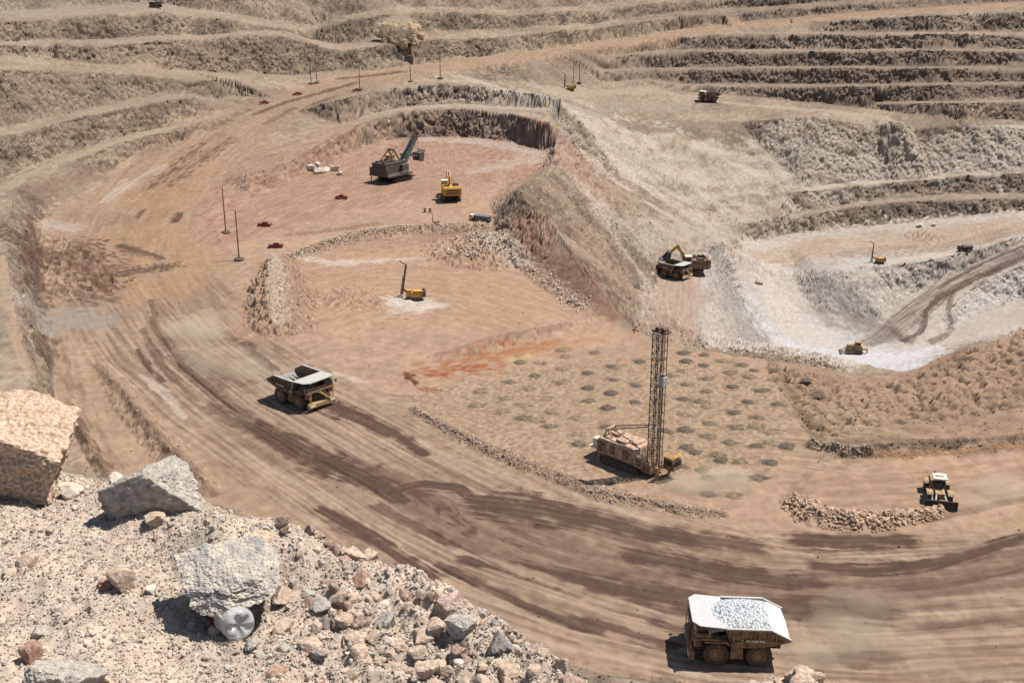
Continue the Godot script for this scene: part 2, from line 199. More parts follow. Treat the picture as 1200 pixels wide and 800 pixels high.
# bands of soil, damp and painted crest highlights: colour, strength, edge, raggedness, grain along and across in metres, cover, then x z half-width
const BANDS := [
	[[0.351, 0.31, 0.271], [0.95, 0.5, 0.6, 30, 18, 0.35], [45.9, -684.6, 90, 81.6, -678.4, 89.5, 135.7, -719.7, 50.3, 193.4, -734.8, 25.8, 259.6, -751.1, 11.1, 343.4, -761.8, 24.4]],
	[[0.323, 0.285, 0.244], [0.8, 0.6, 0.6, 30, 10, 0.3], [40.9, -538.4, 26.9, 65.4, -529.5, 18.4, 89.5, -582.7, 18.9, 144.6, -676, 7.1]],
	[[0.208, 0.133, 0.102], [1, 0.25, 0.3, 14, 3.5, 0.25], [1.9, -414.2, 4.8, 10.6, -380.6, 7.4, 19.5, -346.6, 6.8, 29.5, -317.3, 4.6]],
	[[0.261, 0.195, 0.155], [0.8, 0.4, 0.4, 22, 3, 0.4], [14.3, -471.4, 8.4, 36.3, -472.3, 10.1, 41.8, -381.8, 36.3, 51.7, -385.9, 16.7]],
	[[0.344, 0.304, 0.273], [0.8, 0.6, 0.6, 14, 2.5, 0.6], [25.8, -573.8, 3.7, 42.7, -507.2, 6.8, 61.4, -492.4, 4.6, 43.9, -370.7, 1.7]],
	[[0.296, 0.278, 0.274], [0.8, 0.6, 0.6, 6, 3, 0.5], [25.6, -623.9, 2, 29.2, -599.2, 6.2, 33.7, -589.6, 14.1, 40, -589.3, 8.6]],
	[[0.16, 0.102, 0.079], [0.8, 0.5, 0.6, 10, 2, 0.6], [0, -420.4, 1.1, 7.4, -385.8, 3, 17.8, -351.4, 3, 25.5, -324.9, 2]],
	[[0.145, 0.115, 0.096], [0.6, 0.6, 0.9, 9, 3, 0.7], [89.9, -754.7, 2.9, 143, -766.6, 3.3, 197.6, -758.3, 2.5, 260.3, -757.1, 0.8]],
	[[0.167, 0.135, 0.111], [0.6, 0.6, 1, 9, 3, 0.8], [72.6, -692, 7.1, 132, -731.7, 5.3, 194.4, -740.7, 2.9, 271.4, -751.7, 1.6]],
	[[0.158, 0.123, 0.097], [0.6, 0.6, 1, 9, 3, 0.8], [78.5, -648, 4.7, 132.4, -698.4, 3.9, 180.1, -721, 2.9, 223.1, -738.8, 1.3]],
	[[0.247, 0.209, 0.175], [0.6, 0.6, 0.8, 12, 3, 0.5], [117.7, -639, 4, 155.1, -676.1, 4.4, 193.6, -704.8, 5]],
	[[0.33, 0.288, 0.25], [0.85, 0.5, 0.6, 14, 5, 0.35], [174.1, -766.3, 6.5, 215.5, -760.3, 8, 260.2, -757.3, 3.5, 306.5, -774.1, 8.3, 347.1, -774.5, 8.1]],
	[[0.323, 0.285, 0.25], [0.85, 0.5, 0.6, 14, 5, 0.3], [170.7, -745.1, 8.5, 212.5, -744.2, 7.7, 259.6, -750.4, 3.6, 303, -760.9, 7.6, 343.6, -762.4, 8]],
	[[0.158, 0.12, 0.098], [0.75, 0.5, 0.5, 26, 6, 0.4], [63.4, -866.8, 26.2, 133.7, -913.5, 27.2, 224.8, -877.2, 32.1, 307.6, -839.3, 45.6, 370.2, -841.3, 41.3]],
	[[0.181, 0.139, 0.115], [0.6, 0.6, 0.6, 40, 8, 0.4], [148.5, -1030.6, 23.4, 293, -1018.4, 32.4, 435.8, -1014, 24.7]],
	[[0.23, 0.199, 0.173], [0.7, 0.6, 0.6, 30, 6, 0.4], [19.3, -654.1, 0.9, 69.7, -785.1, 9.3, 120, -809.8, 14.8]],
	[[0.222, 0.175, 0.137], [0.6, 0.6, 0.7, 40, 12, 0.4], [-228.5, -524, 11.8, -202.9, -573.9, 23.9, -173.2, -697.6, 15.4]],
	[[0.166, 0.12, 0.092], [0.6, 0.5, 0.6, 20, 4, 0.5], [-199.8, -526.1, 2.7, -184.8, -552.9, 2.7, -163.9, -599.1, 6.6, -133.4, -670.9, 8.2]],
	[[0.144, 0.105, 0.084], [0.6, 0.5, 0.7, 14, 3, 0.6], [-195, -669.2, 2.5, -157.1, -719.8, 2.6, -129.1, -736.7, 3.6]],
	[[0.263, 0.21, 0.164], [0.7, 0.5, 0.5, 60, 3, 0.4], [-256.8, -586.4, 12.1, -225.8, -617.8, 10.6, -192.5, -657.3, 9, -155.2, -705.5, 1.7, -117.8, -730.3, 12.1]],
	[[0.236, 0.204, 0.178], [0.8, 0.5, 0.5, 60, 4, 0.3], [-320.6, -674, 28.7, -273.5, -703.3, 26.5, -228.5, -774.9, 13.2]],
	[[0.293, 0.232, 0.179], [0.8, 0.4, 0.4, 60, 2, 0.3], [-205.9, -452.7, 3.2, -202.9, -480.4, 4.7, -192, -512.1, 5.6, -173.8, -555.1, 4.7, -152.7, -605.5, 4.7]],
	[[0.143, 0.095, 0.073], [0.6, 0.5, 0.6, 14, 3, 0.5], [-195, -458.8, 5.1, -188, -478, 6.5, -181.5, -501.5, 4.7]],
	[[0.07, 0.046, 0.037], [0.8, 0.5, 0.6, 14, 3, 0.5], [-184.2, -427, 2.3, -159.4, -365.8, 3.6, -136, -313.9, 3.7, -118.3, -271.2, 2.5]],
	[[0.311, 0.233, 0.172], [0.8, 0.5, 0.4, 30, 3, 0.3], [-160, -345.9, 1.2, -140.1, -301.1, 1.7, -122.7, -266.4, 1.6, -112.4, -246.8, 1.1]],
	[[0.144, 0.102, 0.078], [0.8, 0.5, 0.5, 14, 3, 0.5], [-74.6, -627.4, 2.6, -38.4, -645.9, 2.6, 0, -628.1, 2, 22.5, -605.2, 16.4]],
	[[0.161, 0.113, 0.083], [0.7, 0.5, 0.5, 14, 3, 0.5], [-64.5, -672.4, 1.9, -29.9, -675.5, 1.8, 0, -664.2, 1.5, 19.3, -652.3, 1.7]],
	[[0.321, 0.267, 0.219], [0.8, 0.5, 0.5, 40, 2, 0.3], [-81.3, -645.7, 0.7, -49.3, -666.9, 7, -9.8, -663.1, 6.6, 19, -640.1, 2.6]],
	[[0.295, 0.248, 0.198], [0.8, 0.5, 0.5, 50, 4, 0.3], [22.7, -769.6, 8.3, 58.8, -798.1, 7.1, 106.7, -852.3, 12.4, 143.1, -842.3, 10.6]],
	[[0.322, 0.278, 0.229], [0.8, 0.4, 0.3, 50, 2, 0.2], [142.1, -836.1, 4, 184.2, -829.8, 5, 222.7, -812.2, 8.2, 261.1, -763.4, 21.6]],
	[[0.359, 0.324, 0.286], [0.9, 0.4, 0.3, 50, 2, 0.2], [260.6, -760.9, 0.4, 308.4, -781.5, 0.9, 349.9, -783.4, 2.6]],
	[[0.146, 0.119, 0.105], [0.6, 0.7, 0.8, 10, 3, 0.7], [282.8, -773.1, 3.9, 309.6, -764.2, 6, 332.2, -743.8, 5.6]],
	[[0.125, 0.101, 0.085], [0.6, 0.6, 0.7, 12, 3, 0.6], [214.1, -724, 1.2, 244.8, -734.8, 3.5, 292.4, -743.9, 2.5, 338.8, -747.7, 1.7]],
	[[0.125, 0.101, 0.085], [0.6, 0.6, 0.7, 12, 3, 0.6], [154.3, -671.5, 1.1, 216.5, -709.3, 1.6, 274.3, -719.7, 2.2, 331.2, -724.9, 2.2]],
	[[0.263, 0.215, 0.181], [0.4, 0.5, 0.5, 24, 3, 0.3], [263.1, -827.5, 5.3, 276.3, -812.6, 5.3, 314, -801.8, 6.3, 359.5, -811, 6.5, 557.2, -811, 7.2]],  # like-coloured bands from here: crest dust with the sunlit edge highlight painted in
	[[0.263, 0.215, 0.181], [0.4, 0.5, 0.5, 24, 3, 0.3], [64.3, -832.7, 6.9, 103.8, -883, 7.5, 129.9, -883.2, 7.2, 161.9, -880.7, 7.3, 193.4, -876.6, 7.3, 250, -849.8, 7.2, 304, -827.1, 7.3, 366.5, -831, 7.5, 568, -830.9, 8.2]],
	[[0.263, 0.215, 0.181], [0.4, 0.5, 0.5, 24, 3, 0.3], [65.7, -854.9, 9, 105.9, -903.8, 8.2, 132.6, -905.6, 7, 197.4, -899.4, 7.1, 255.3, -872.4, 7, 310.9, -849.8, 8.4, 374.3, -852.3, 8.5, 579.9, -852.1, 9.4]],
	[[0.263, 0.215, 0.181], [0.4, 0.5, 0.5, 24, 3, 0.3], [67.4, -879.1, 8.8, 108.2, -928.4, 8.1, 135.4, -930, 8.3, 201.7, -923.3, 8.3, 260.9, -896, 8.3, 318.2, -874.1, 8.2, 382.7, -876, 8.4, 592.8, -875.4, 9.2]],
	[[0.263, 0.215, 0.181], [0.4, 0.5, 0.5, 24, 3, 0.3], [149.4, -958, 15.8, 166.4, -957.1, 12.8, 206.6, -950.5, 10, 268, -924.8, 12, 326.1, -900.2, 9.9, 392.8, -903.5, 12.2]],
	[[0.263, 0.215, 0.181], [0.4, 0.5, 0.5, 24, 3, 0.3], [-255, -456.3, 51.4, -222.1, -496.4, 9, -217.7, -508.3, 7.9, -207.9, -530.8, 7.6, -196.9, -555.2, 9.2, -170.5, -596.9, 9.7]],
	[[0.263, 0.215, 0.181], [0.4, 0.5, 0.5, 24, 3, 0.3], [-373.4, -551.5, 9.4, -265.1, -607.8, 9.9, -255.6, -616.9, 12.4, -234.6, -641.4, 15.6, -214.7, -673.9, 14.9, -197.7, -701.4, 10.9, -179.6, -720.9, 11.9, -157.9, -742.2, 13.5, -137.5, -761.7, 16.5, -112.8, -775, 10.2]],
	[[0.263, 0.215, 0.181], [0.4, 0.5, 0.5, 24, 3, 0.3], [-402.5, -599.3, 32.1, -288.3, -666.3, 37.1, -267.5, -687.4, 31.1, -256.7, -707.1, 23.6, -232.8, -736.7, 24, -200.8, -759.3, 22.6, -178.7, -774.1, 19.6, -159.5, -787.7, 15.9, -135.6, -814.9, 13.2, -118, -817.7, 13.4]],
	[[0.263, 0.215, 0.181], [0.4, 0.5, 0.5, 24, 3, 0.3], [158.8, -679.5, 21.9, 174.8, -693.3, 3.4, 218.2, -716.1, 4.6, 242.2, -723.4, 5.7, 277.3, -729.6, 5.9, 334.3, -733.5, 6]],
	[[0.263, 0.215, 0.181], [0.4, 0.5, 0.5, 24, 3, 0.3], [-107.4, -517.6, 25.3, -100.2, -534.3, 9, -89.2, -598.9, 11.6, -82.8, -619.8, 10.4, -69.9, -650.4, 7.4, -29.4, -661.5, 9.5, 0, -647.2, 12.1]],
	[[0.194, 0.134, 0.101], [0.75, 0.25, 0.2, 110, 2.6, 1], [135.8, -169.7, 23.1, 85.9, -165.7, 23.9, 56.5, -163.1, 23.5, 35.8, -165.7, 25.4, 17.7, -172.4, 26.3, 0, -184.2, 26, -16.8, -200.9, 24.4, -36.9, -224.6, 23.3, -61.5, -253.5, 24.7, -87.6, -289.6, 24.2, -113.2, -335.9, 27.1]],
	[[0.326, 0.25, 0.193], [0.6, 0.25, 0.2, 70, 3.6, 1.15], [135.8, -169.7, 23.1, 85.9, -165.7, 23.9, 56.5, -163.1, 23.5, 35.8, -165.7, 25.4, 17.7, -172.4, 26.3, 0, -184.2, 26, -16.8, -200.9, 24.4, -36.9, -224.6, 23.3, -61.5, -253.5, 24.7, -87.6, -289.6, 24.2, -113.2, -335.9, 27.1]],
	[[0.135, 0.09, 0.071], [0.6, 0.25, 0.2, 60, 1.7, 1.25], [135.8, -169.7, 23.1, 85.9, -165.7, 23.9, 56.5, -163.1, 23.5, 35.8, -165.7, 25.4, 17.7, -172.4, 26.3, 0, -184.2, 26, -16.8, -200.9, 24.4, -36.9, -224.6, 23.3, -61.5, -253.5, 24.7, -87.6, -289.6, 24.2, -113.2, -335.9, 27.1]],
	[[0.119, 0.079, 0.065], [0.5, 0.25, 0.2, 50, 1.4, 1.35], [135.8, -169.7, 23.1, 85.9, -165.7, 23.9, 56.5, -163.1, 23.5, 35.8, -165.7, 25.4, 17.7, -172.4, 26.3, 0, -184.2, 26, -16.8, -200.9, 24.4, -36.9, -224.6, 23.3, -61.5, -253.5, 24.7, -87.6, -289.6, 24.2, -113.2, -335.9, 27.1]],
	[[0.347, 0.273, 0.216], [0.4, 0.25, 0.2, 40, 1.8, 1.35], [135.8, -169.7, 23.1, 85.9, -165.7, 23.9, 56.5, -163.1, 23.5, 35.8, -165.7, 25.4, 17.7, -172.4, 26.3, 0, -184.2, 26, -16.8, -200.9, 24.4, -36.9, -224.6, 23.3, -61.5, -253.5, 24.7, -87.6, -289.6, 24.2, -113.2, -335.9, 27.1]],
	[[0.194, 0.134, 0.101], [0.38, 0.25, 0.2, 110, 2.6, 1], [-113.2, -335.9, 23.5, -134.3, -385.8, 25.6, -146.8, -441.8, 32, -149.2, -507.2, 27.9, -143.2, -573.3, 21.8, -126.7, -634.4, 22.6, -100.3, -681.4, 20.1, -70.4, -738.5, 20.3]],
	[[0.326, 0.25, 0.193], [0.3, 0.25, 0.2, 70, 3.6, 1.15], [-113.2, -335.9, 23.5, -134.3, -385.8, 25.6, -146.8, -441.8, 32, -149.2, -507.2, 27.9, -143.2, -573.3, 21.8, -126.7, -634.4, 22.6, -100.3, -681.4, 20.1, -70.4, -738.5, 20.3]],
	[[0.135, 0.09, 0.071], [0.3, 0.25, 0.2, 60, 1.7, 1.25], [-113.2, -335.9, 23.5, -134.3, -385.8, 25.6, -146.8, -441.8, 32, -149.2, -507.2, 27.9, -143.2, -573.3, 21.8, -126.7, -634.4, 22.6, -100.3, -681.4, 20.1, -70.4, -738.5, 20.3]],
	[[0.143, 0.092, 0.068], [0.5, 0.8, 1, 26, 9, 0.9], [-129.9, -354.5, 8.8, -141, -407.1, 10.5, -149.2, -480, 12.5, -143.4, -564.8, 8.7]],
	[[0.295, 0.192, 0.125], [0.55, 0.6, 0.6, 60, 8, 0.4], [-113.2, -345, 16.1, -134.7, -396.9, 20.9, -145.3, -466.5, 23.2, -144, -549.6, 14.4]],
	[[0.135, 0.09, 0.073], [0.9, 0.6, 0.5, 60, 5, 0.5], [-28.2, -212.2, 6.7, -9.8, -193.9, 10.6, 6.2, -181.1, 13.5, 20.8, -173.8, 14.5, 36.5, -169.7, 13.8, 58.4, -169.7, 11.5, 89.9, -175.3, 10.5]],
	[[0.292, 0.221, 0.17], [0.5, 0.6, 0.5, 50, 3, 0.7], [5.8, -169.7, 1.9, 21.9, -157, 2.3, 39.6, -150.1, 2.3, 65.3, -147.9, 1.8]],
	[[0.319, 0.244, 0.19], [0.6, 0.6, 0.5, 50, 3, 0.6], [-30.8, -235.9, 2.9, -10.9, -220.3, 3, 6.8, -204.5, 2.9, 26.2, -195.3, 2.7]],
	[[0.284, 0.173, 0.116], [0.5, 0.7, 0.5, 30, 8, 0.5], [-102.2, -354.5, 8.4, -110.4, -397.5, 14.4, -110.3, -451.4, 16.6]],
	[[0.076, 0.049, 0.041], [1, 0.5, 0.55, 26, 1.4, 0.2], [-44.8, -251.4, 4.2, -34.6, -242.7, 4.3, -25.3, -232.6, 3, -19, -224.1, 1.7]],
	[[0.076, 0.049, 0.041], [0.99, 0.5, 0.55, 26, 1.4, 0.2], [-40.2, -219.5, 5.7, -32.9, -214.6, 5.6, -25.9, -207.5, 4.2, -21.6, -202, 2.4]],
	[[0.076, 0.049, 0.041], [0.99, 0.5, 0.55, 26, 1.4, 0.2], [-24.3, -205.7, 1.8, -18.2, -209.1, 2.4, -10.9, -207.5, 2.5, -8.1, -203.4, 1.5]],
	[[0.076, 0.049, 0.041], [1, 0.5, 0.55, 26, 1.4, 0.2], [-3.7, -200.9, 6.6, 2, -199.5, 8.6, 8.3, -197, 7.1, 14.7, -194.3, 4.9, 22.5, -190.3, 4, 31.6, -186.4, 3.5]],
	[[0.076, 0.049, 0.041], [0.99, 0.5, 0.55, 26, 1.4, 0.2], [22.3, -181.1, 3.7, 30.4, -178.2, 4.4, 37.4, -174.7, 4.3, 47.2, -171.9, 3.6, 52.4, -172.2, 3.1]],
	[[0.076, 0.049, 0.041], [0.94, 0.5, 0.55, 26, 1.4, 0.2], [-7.9, -179.3, 2.1, 3.7, -175.3, 3.1, 14, -171.3, 4.7, 24.6, -167.6, 5.6, 31.7, -164.9, 4.6]],
	[[0.076, 0.049, 0.041], [0.94, 0.5, 0.55, 26, 1.4, 0.2], [-12.9, -177.6, 1.5, 1, -165.7, 1.9, 8.4, -160.4, 2, 14.4, -157, 1.7]],
	[[0.076, 0.049, 0.041], [1, 0.5, 0.55, 26, 1.4, 0.2], [-36.5, -198.1, 2.4, -26.7, -188, 2.8, -14, -173.3, 2.3]],
	[[0.076, 0.049, 0.041], [0.77, 0.5, 0.55, 26, 1.4, 0.2], [-26.8, -199.8, 1.6, -18.6, -191.6, 2.1, -10.9, -184.2, 1.5]],
	[[0.076, 0.049, 0.041], [0.83, 0.5, 0.55, 26, 1.4, 0.2], [28.8, -189.3, 3.2, 36.6, -186.4, 4.4, 43.7, -184.2, 3.2]],
	[[0.076, 0.049, 0.041], [1, 0.5, 0.55, 26, 1.4, 0.2], [53.6, -186.4, 3.6, 61.3, -185.8, 4.7, 72.3, -186.4, 3.5]],
	[[0.076, 0.049, 0.041], [0.99, 0.5, 0.55, 26, 1.4, 0.2], [54.6, -176.7, 2.6, 62.8, -175.8, 3.2, 72.6, -176.7, 2.9, 81.5, -180.8, 2.3, 96, -187.7, 2.1]],
	[[0.076, 0.049, 0.041], [0.88, 0.5, 0.55, 26, 1.4, 0.2], [44.7, -163.9, 3.9, 53, -163.1, 4.9, 60.4, -161.9, 4.2]],
	[[0.076, 0.049, 0.041], [0.66, 0.5, 0.55, 26, 1.4, 0.2], [47.3, -150.1, 2, 52.7, -149.6, 2.8, 59.2, -150.1, 2.2]],
	[[0.076, 0.049, 0.041], [0.88, 0.5, 0.55, 26, 1.4, 0.2], [24, -160.9, 2.3, 27.5, -157.9, 3, 30.2, -155.3, 2.4]],
	[[0.076, 0.049, 0.041], [0.88, 0.5, 0.55, 26, 1.4, 0.2], [12.5, -160.1, 1.8, 19.1, -156.5, 1.7, 25.5, -152.8, 1.7]],
	[[0.076, 0.049, 0.041], [0.66, 0.5, 0.55, 26, 1.4, 0.2], [-111.1, -334.2, 1.3, -101.8, -308.9, 1.8, -92, -289.6, 2.2, -83.5, -274.1, 2.3, -73.6, -260.1, 2.7, -61.9, -243.2, 2.5, -47.8, -223.3, 2.4]],
	[[0.076, 0.049, 0.041], [0.66, 0.5, 0.55, 26, 1.4, 0.2], [-105.5, -307.4, 1.2, -91.9, -279.1, 1.5, -76.4, -254, 1.5]],
	[[0.076, 0.049, 0.041], [0.44, 0.5, 0.55, 26, 1.4, 0.2], [-88.4, -285.6, 4, -77.6, -276, 5, -64.4, -261.2, 4.1]],
	[[0.076, 0.049, 0.041], [1, 0.5, 0.55, 26, 1.4, 0.2], [-82.5, -306.7, 1.7, -72.9, -293, 2.4, -61.3, -275.4, 1.9]],
	[[0.076, 0.049, 0.041], [1, 0.5, 0.55, 26, 1.4, 0.2], [-101.5, -289.6, 0.8, -94.9, -277.9, 1.1, -87.8, -266.4, 0.9]],
	[[0.076, 0.049, 0.041], [0.66, 0.5, 0.55, 26, 1.4, 0.2], [-71.9, -249.8, 2.3, -60.8, -238.3, 3, -42.3, -219.9, 2.8]],
	[[0.076, 0.049, 0.041], [0.94, 0.5, 0.55, 26, 1.4, 0.2], [-58.6, -239.7, 3, -47.9, -229, 4.4, -36.9, -217.8, 4.9]],
	[[0.076, 0.049, 0.041], [0.55, 0.5, 0.55, 26, 1.4, 0.2], [-6.6, -197.4, 1, 6.2, -184.2, 0.9]],
	[[0.076, 0.049, 0.041], [0.55, 0.5, 0.55, 26, 1.4, 0.2], [64.2, -169.7, 1.3, 76.5, -171.3, 1.2, 90.2, -175.8, 0.9]],
	[[0.076, 0.049, 0.041], [0.44, 0.5, 0.55, 26, 1.4, 0.2], [63, -157, 1.4, 83.4, -159.9, 1.4]],
	[[0.076, 0.049, 0.041], [0.55, 0.5, 0.55, 26, 1.4, 0.2], [78.3, -193.9, 1.4, 101.6, -202.7, 1.5]],
	[[0.076, 0.049, 0.041], [0.85, 0.5, 1.5, 5, 1.6, 0.8], [-18.8, -204.5, 2, -13.4, -199.8, 2.2, -10.8, -193.9, 1.7, -6.4, -188, 1.3]],
	[[0.076, 0.049, 0.041], [0.85, 0.5, 1.5, 3, 1.3, 0.7], [-1.6, -186.7, 0.7, 0.8, -184.2, 1, 3.1, -181.7, 0.7]],
	[[0.319, 0.244, 0.185], [0.7, 0.6, 0.6, 40, 2, 0.4], [-11.7, -184.2, 0.8, 0, -177, 1.3, 14.4, -167, 1.5, 27.8, -159.9, 1.2]],
	[[0.326, 0.25, 0.19], [0.6, 0.6, 0.6, 40, 2, 0.4], [-5.8, -169.7, 1.1, 5.5, -159.4, 1.3, 18.4, -149, 1.2]],
	[[0.292, 0.216, 0.162], [0.5, 0.6, 0.6, 40, 2, 0.5], [35.6, -157, 1.5, 48.7, -154.6, 1.9, 67.2, -153.2, 1.9]],
	[[0.076, 0.049, 0.041], [0.85, 0.5, 0.9, 26, 1.4, 0.2], [-141.2, -397.9, 3.3, -122.6, -383.7, 3.6]],
	[[0.076, 0.049, 0.041], [0.85, 0.5, 0.9, 26, 1.4, 0.2], [-127.3, -365.4, 5.1, -116.8, -373.7, 5]],
	[[0.076, 0.049, 0.041], [0.75, 0.9, 1.2, 16, 2.2, 0.7], [-154.3, -480.2, 3, -152.5, -512.6, 4.1, -150.4, -552.3, 2.4]],
	[[0.076, 0.049, 0.041], [0.7, 0.9, 1.2, 16, 2.2, 0.7], [-146.2, -482.6, 2.4, -143.7, -523.5, 3.8, -137.7, -562.1, 2.8]],
	[[0.076, 0.049, 0.041], [0.7, 0.9, 1, 14, 2, 0.6], [-153.1, -573.8, 2.1, -148.6, -597, 2.9, -141.9, -622.1, 3.1]],
	[[0.076, 0.049, 0.041], [0.85, 0.5, 0.55, 26, 1.4, 0.2], [-137, -611.4, 2.2, -124.1, -645.9, 3.4, -100.7, -684, 3.7, -94.9, -697.9, 3.9]],
	[[0.076, 0.049, 0.041], [0.8, 0.5, 0.55, 26, 1.4, 0.2], [-146.2, -434.6, 1.7, -147.2, -446.6, 1.8]],
	[[0.076, 0.049, 0.041], [0.9, 0.5, 0.55, 26, 1.4, 0.2], [-130.6, -429.6, 2.1, -130.9, -440.7, 2.2]],
	[[0.076, 0.049, 0.041], [0.5, 0.5, 0.55, 26, 1.4, 0.2], [-128.1, -594, 2.8, -118.2, -626.2, 3.1]],
	[[0.076, 0.049, 0.041], [0.7, 0.5, 0.55, 26, 1.4, 0.2], [-110, -632.5, 3.7, -99.7, -659.3, 2.4]],
	[[0.076, 0.049, 0.041], [0.8, 0.5, 0.55, 26, 1.4, 0.2], [-105.2, -716.3, 5.3, -85.7, -730.6, 5.6, -71.2, -747.2, 5.1]],
	[[0.076, 0.046, 0.037], [0.85, 0.6, 1, 8, 3, 0.5], [-166.4, -382.1, 19.3, -158.9, -389.4, 19.6, -141.7, -368.5, 10.8, -128.3, -349.7, 5.9]],
	[[0.076, 0.046, 0.037], [0.7, 0.6, 1.2, 8, 3, 0.6], [-150.1, -349.7, 5.6, -136.9, -343.1, 7.8, -125.8, -335.9, 5.9]],
	[[0.187, 0.114, 0.089], [0.7, 0.6, 1, 8, 3, 0.4], [-145.2, -372.8, 4.7, -137, -370.6, 5.7]],
	[[0.231, 0.204, 0.187], [0.9, 0.4, 0.5, 14, 5, 0.3], [-133.5, -301.4, 6, -132.5, -315.9, 15, -122, -312.8, 10.7]],
	[[0.365, 0.318, 0.286], [0.7, 0.6, 0.6, 30, 2, 0.5], [-167.5, -460.4, 2.5, -166, -487.4, 5, -159.1, -515.4, 3.1]],
	[[0.352, 0.311, 0.296], [0.7, 0.7, 0.6, 10, 4, 0.4], [-178.4, -429.6, 5.4, -166.8, -421.3, 5.3]],
	[[0.351, 0.304, 0.268], [0.7, 0.6, 0.6, 14, 3, 0.4], [-94.4, -270.5, 1.1, -84.3, -257.8, 2.2, -76.4, -244.2, 1.3]],
	[[0.144, 0.102, 0.078], [0.7, 0.6, 0.7, 10, 2, 0.5], [-105.9, -272.9, 0.7, -91.5, -250.8, 1.1, -77, -229, 1.1, -60.4, -207.5, 0.8]],
	[[0.363, 0.298, 0.252], [0.8, 0.6, 0.6, 10, 1.3, 0.3], [24.7, -146.8, 0.7, 29.7, -145.7, 0.6]],
	[[0.143, 0.095, 0.071], [0.6, 0.4, 0.5, 24, 1.6, 1], [-125.6, -300.1, 1.8, -112.9, -270.5, 2.5, -98.1, -243.2, 2.4, -82.9, -218.2, 1.8]],
	[[0.319, 0.244, 0.181], [0.5, 0.5, 0.5, 24, 1.6, 0.9], [-122.3, -300.1, 1.8, -110.3, -270.5, 2.5, -96.5, -243.2, 2.4, -81.8, -220.3, 1.9]],
	[[0.094, 0.062, 0.049], [0.8, 0.5, 0.6, 10, 2, 0.4], [-104.3, -249.3, 1, -95.9, -233.6, 1.7, -87.9, -220.3, 1.6, -79.8, -207, 1.8]],
	[[0.119, 0.079, 0.061], [0.75, 0.6, 0.7, 10, 2, 0.4], [-91, -249.3, 0.7, -80.7, -232.6, 1.3, -70.3, -218.2, 1.7, -59.7, -204.5, 1.2]],
	[[0.205, 0.148, 0.114], [0.6, 0.6, 0.7, 6, 2, 0.5], [-102, -270.5, 0.9, -89.7, -250.3, 1.8, -78.8, -232.6, 2.1, -66.6, -215.4, 1.6]],
	[[0.262, 0.151, 0.11], [0.7, 0.4, 0.4, 40, 4, 0.7], [-108.1, -416.2, 15.7, -98, -459.1, 33.9, -77.3, -510.8, 56.4, -49.9, -551.7, 67.2, -17.3, -574.5, 71.9, 8.6, -574.5, 47.5]],
	[[0.325, 0.244, 0.199], [0.7, 0.4, 0.4, 30, 2.4, 1.1], [-108.1, -416.2, 15.7, -98, -459.1, 33.9, -77.3, -510.8, 56.4, -49.9, -551.7, 67.2, -17.3, -574.5, 71.9, 8.6, -574.5, 47.5]],
	[[0.192, 0.11, 0.081], [0.6, 0.4, 0.4, 26, 1.6, 1.2], [-108.1, -416.2, 15.7, -98, -459.1, 33.9, -77.3, -510.8, 56.4, -49.9, -551.7, 67.2, -17.3, -574.5, 71.9, 8.6, -574.5, 47.5]],
	[[0.142, 0.08, 0.06], [0.7, 0.4, 0.7, 12, 1.3, 0.5], [-81.5, -415.7, 3.1, -68.2, -422.9, 2.8, -53.2, -433.9, 2.7]],
	[[0.164, 0.099, 0.072], [0.6, 0.4, 0.8, 14, 1.5, 0.7], [-46.6, -403.3, 6, -34.4, -405.9, 6.6, -19.4, -420.1, 4.1]],
	[[0.352, 0.317, 0.286], [0.6, 0.7, 0.6, 14, 4, 0.5], [-16.3, -540.9, 9.1, 4.2, -562.9, 11.8, 17.5, -581.7, 16.1]],
	[[0.332, 0.304, 0.289], [0.7, 0.6, 0.5, 20, 3, 0.4], [-47.2, -631.5, 8, -18.6, -623.1, 9, 11.1, -591.5, 7.1]],
	[[0.344, 0.239, 0.174], [0.7, 0.5, 0.5, 24, 4, 0.8], [-72.9, -307.4, 10.7, -57.9, -335.9, 31.4, -38.2, -349.7, 57.2, -16.2, -345, 37.6, 5, -319.1, 16.6]],
	[[0.241, 0.154, 0.109], [0.6, 0.5, 0.5, 18, 1.8, 1.2], [-72.9, -307.4, 10.7, -57.9, -335.9, 31.4, -38.2, -349.7, 57.2, -16.2, -345, 37.6, 5, -319.1, 16.6]],
	[[0.413, 0.374, 0.352], [0.95, 0.6, 0.5, 8, 3, 0.2], [-37.7, -334.2, 2.7, -32.7, -330.7, 8.9, -27.4, -329, 10, -22, -329, 3.4]],
	[[0.403, 0.352, 0.319], [0.85, 0.7, 0.6, 14, 2, 0.4], [-73.6, -383.7, 2.7, -61.4, -377.1, 5.2, -47, -379.3, 4.4]],
	[[0.404, 0.359, 0.332], [0.6, 0.7, 0.6, 10, 2, 0.4], [-47.1, -380.4, 2.2, -38.4, -381.5, 3.3, -29.6, -382.6, 2.2]],
	[[0.41, 0.353, 0.314], [0.7, 0.7, 0.6, 8, 2, 0.4], [-44.8, -272.3, 1.7, -37.4, -265.8, 1.6]],
	[[0.299, 0.227, 0.159], [0.7, 0.4, 0.4, 20, 4, 0.5], [-24.6, -253.5, 7.2, 0, -248.2, 30.9, 24.2, -248.2, 41.7, 49.5, -243.2, 35.6, 64, -237.7, 23.4]],
	[[0.226, 0.162, 0.107], [0.6, 0.4, 0.4, 12, 1.3, 1.15], [-24.6, -253.5, 7.2, 0, -248.2, 30.9, 24.2, -248.2, 41.7, 49.5, -243.2, 35.6, 64, -237.7, 23.4]],
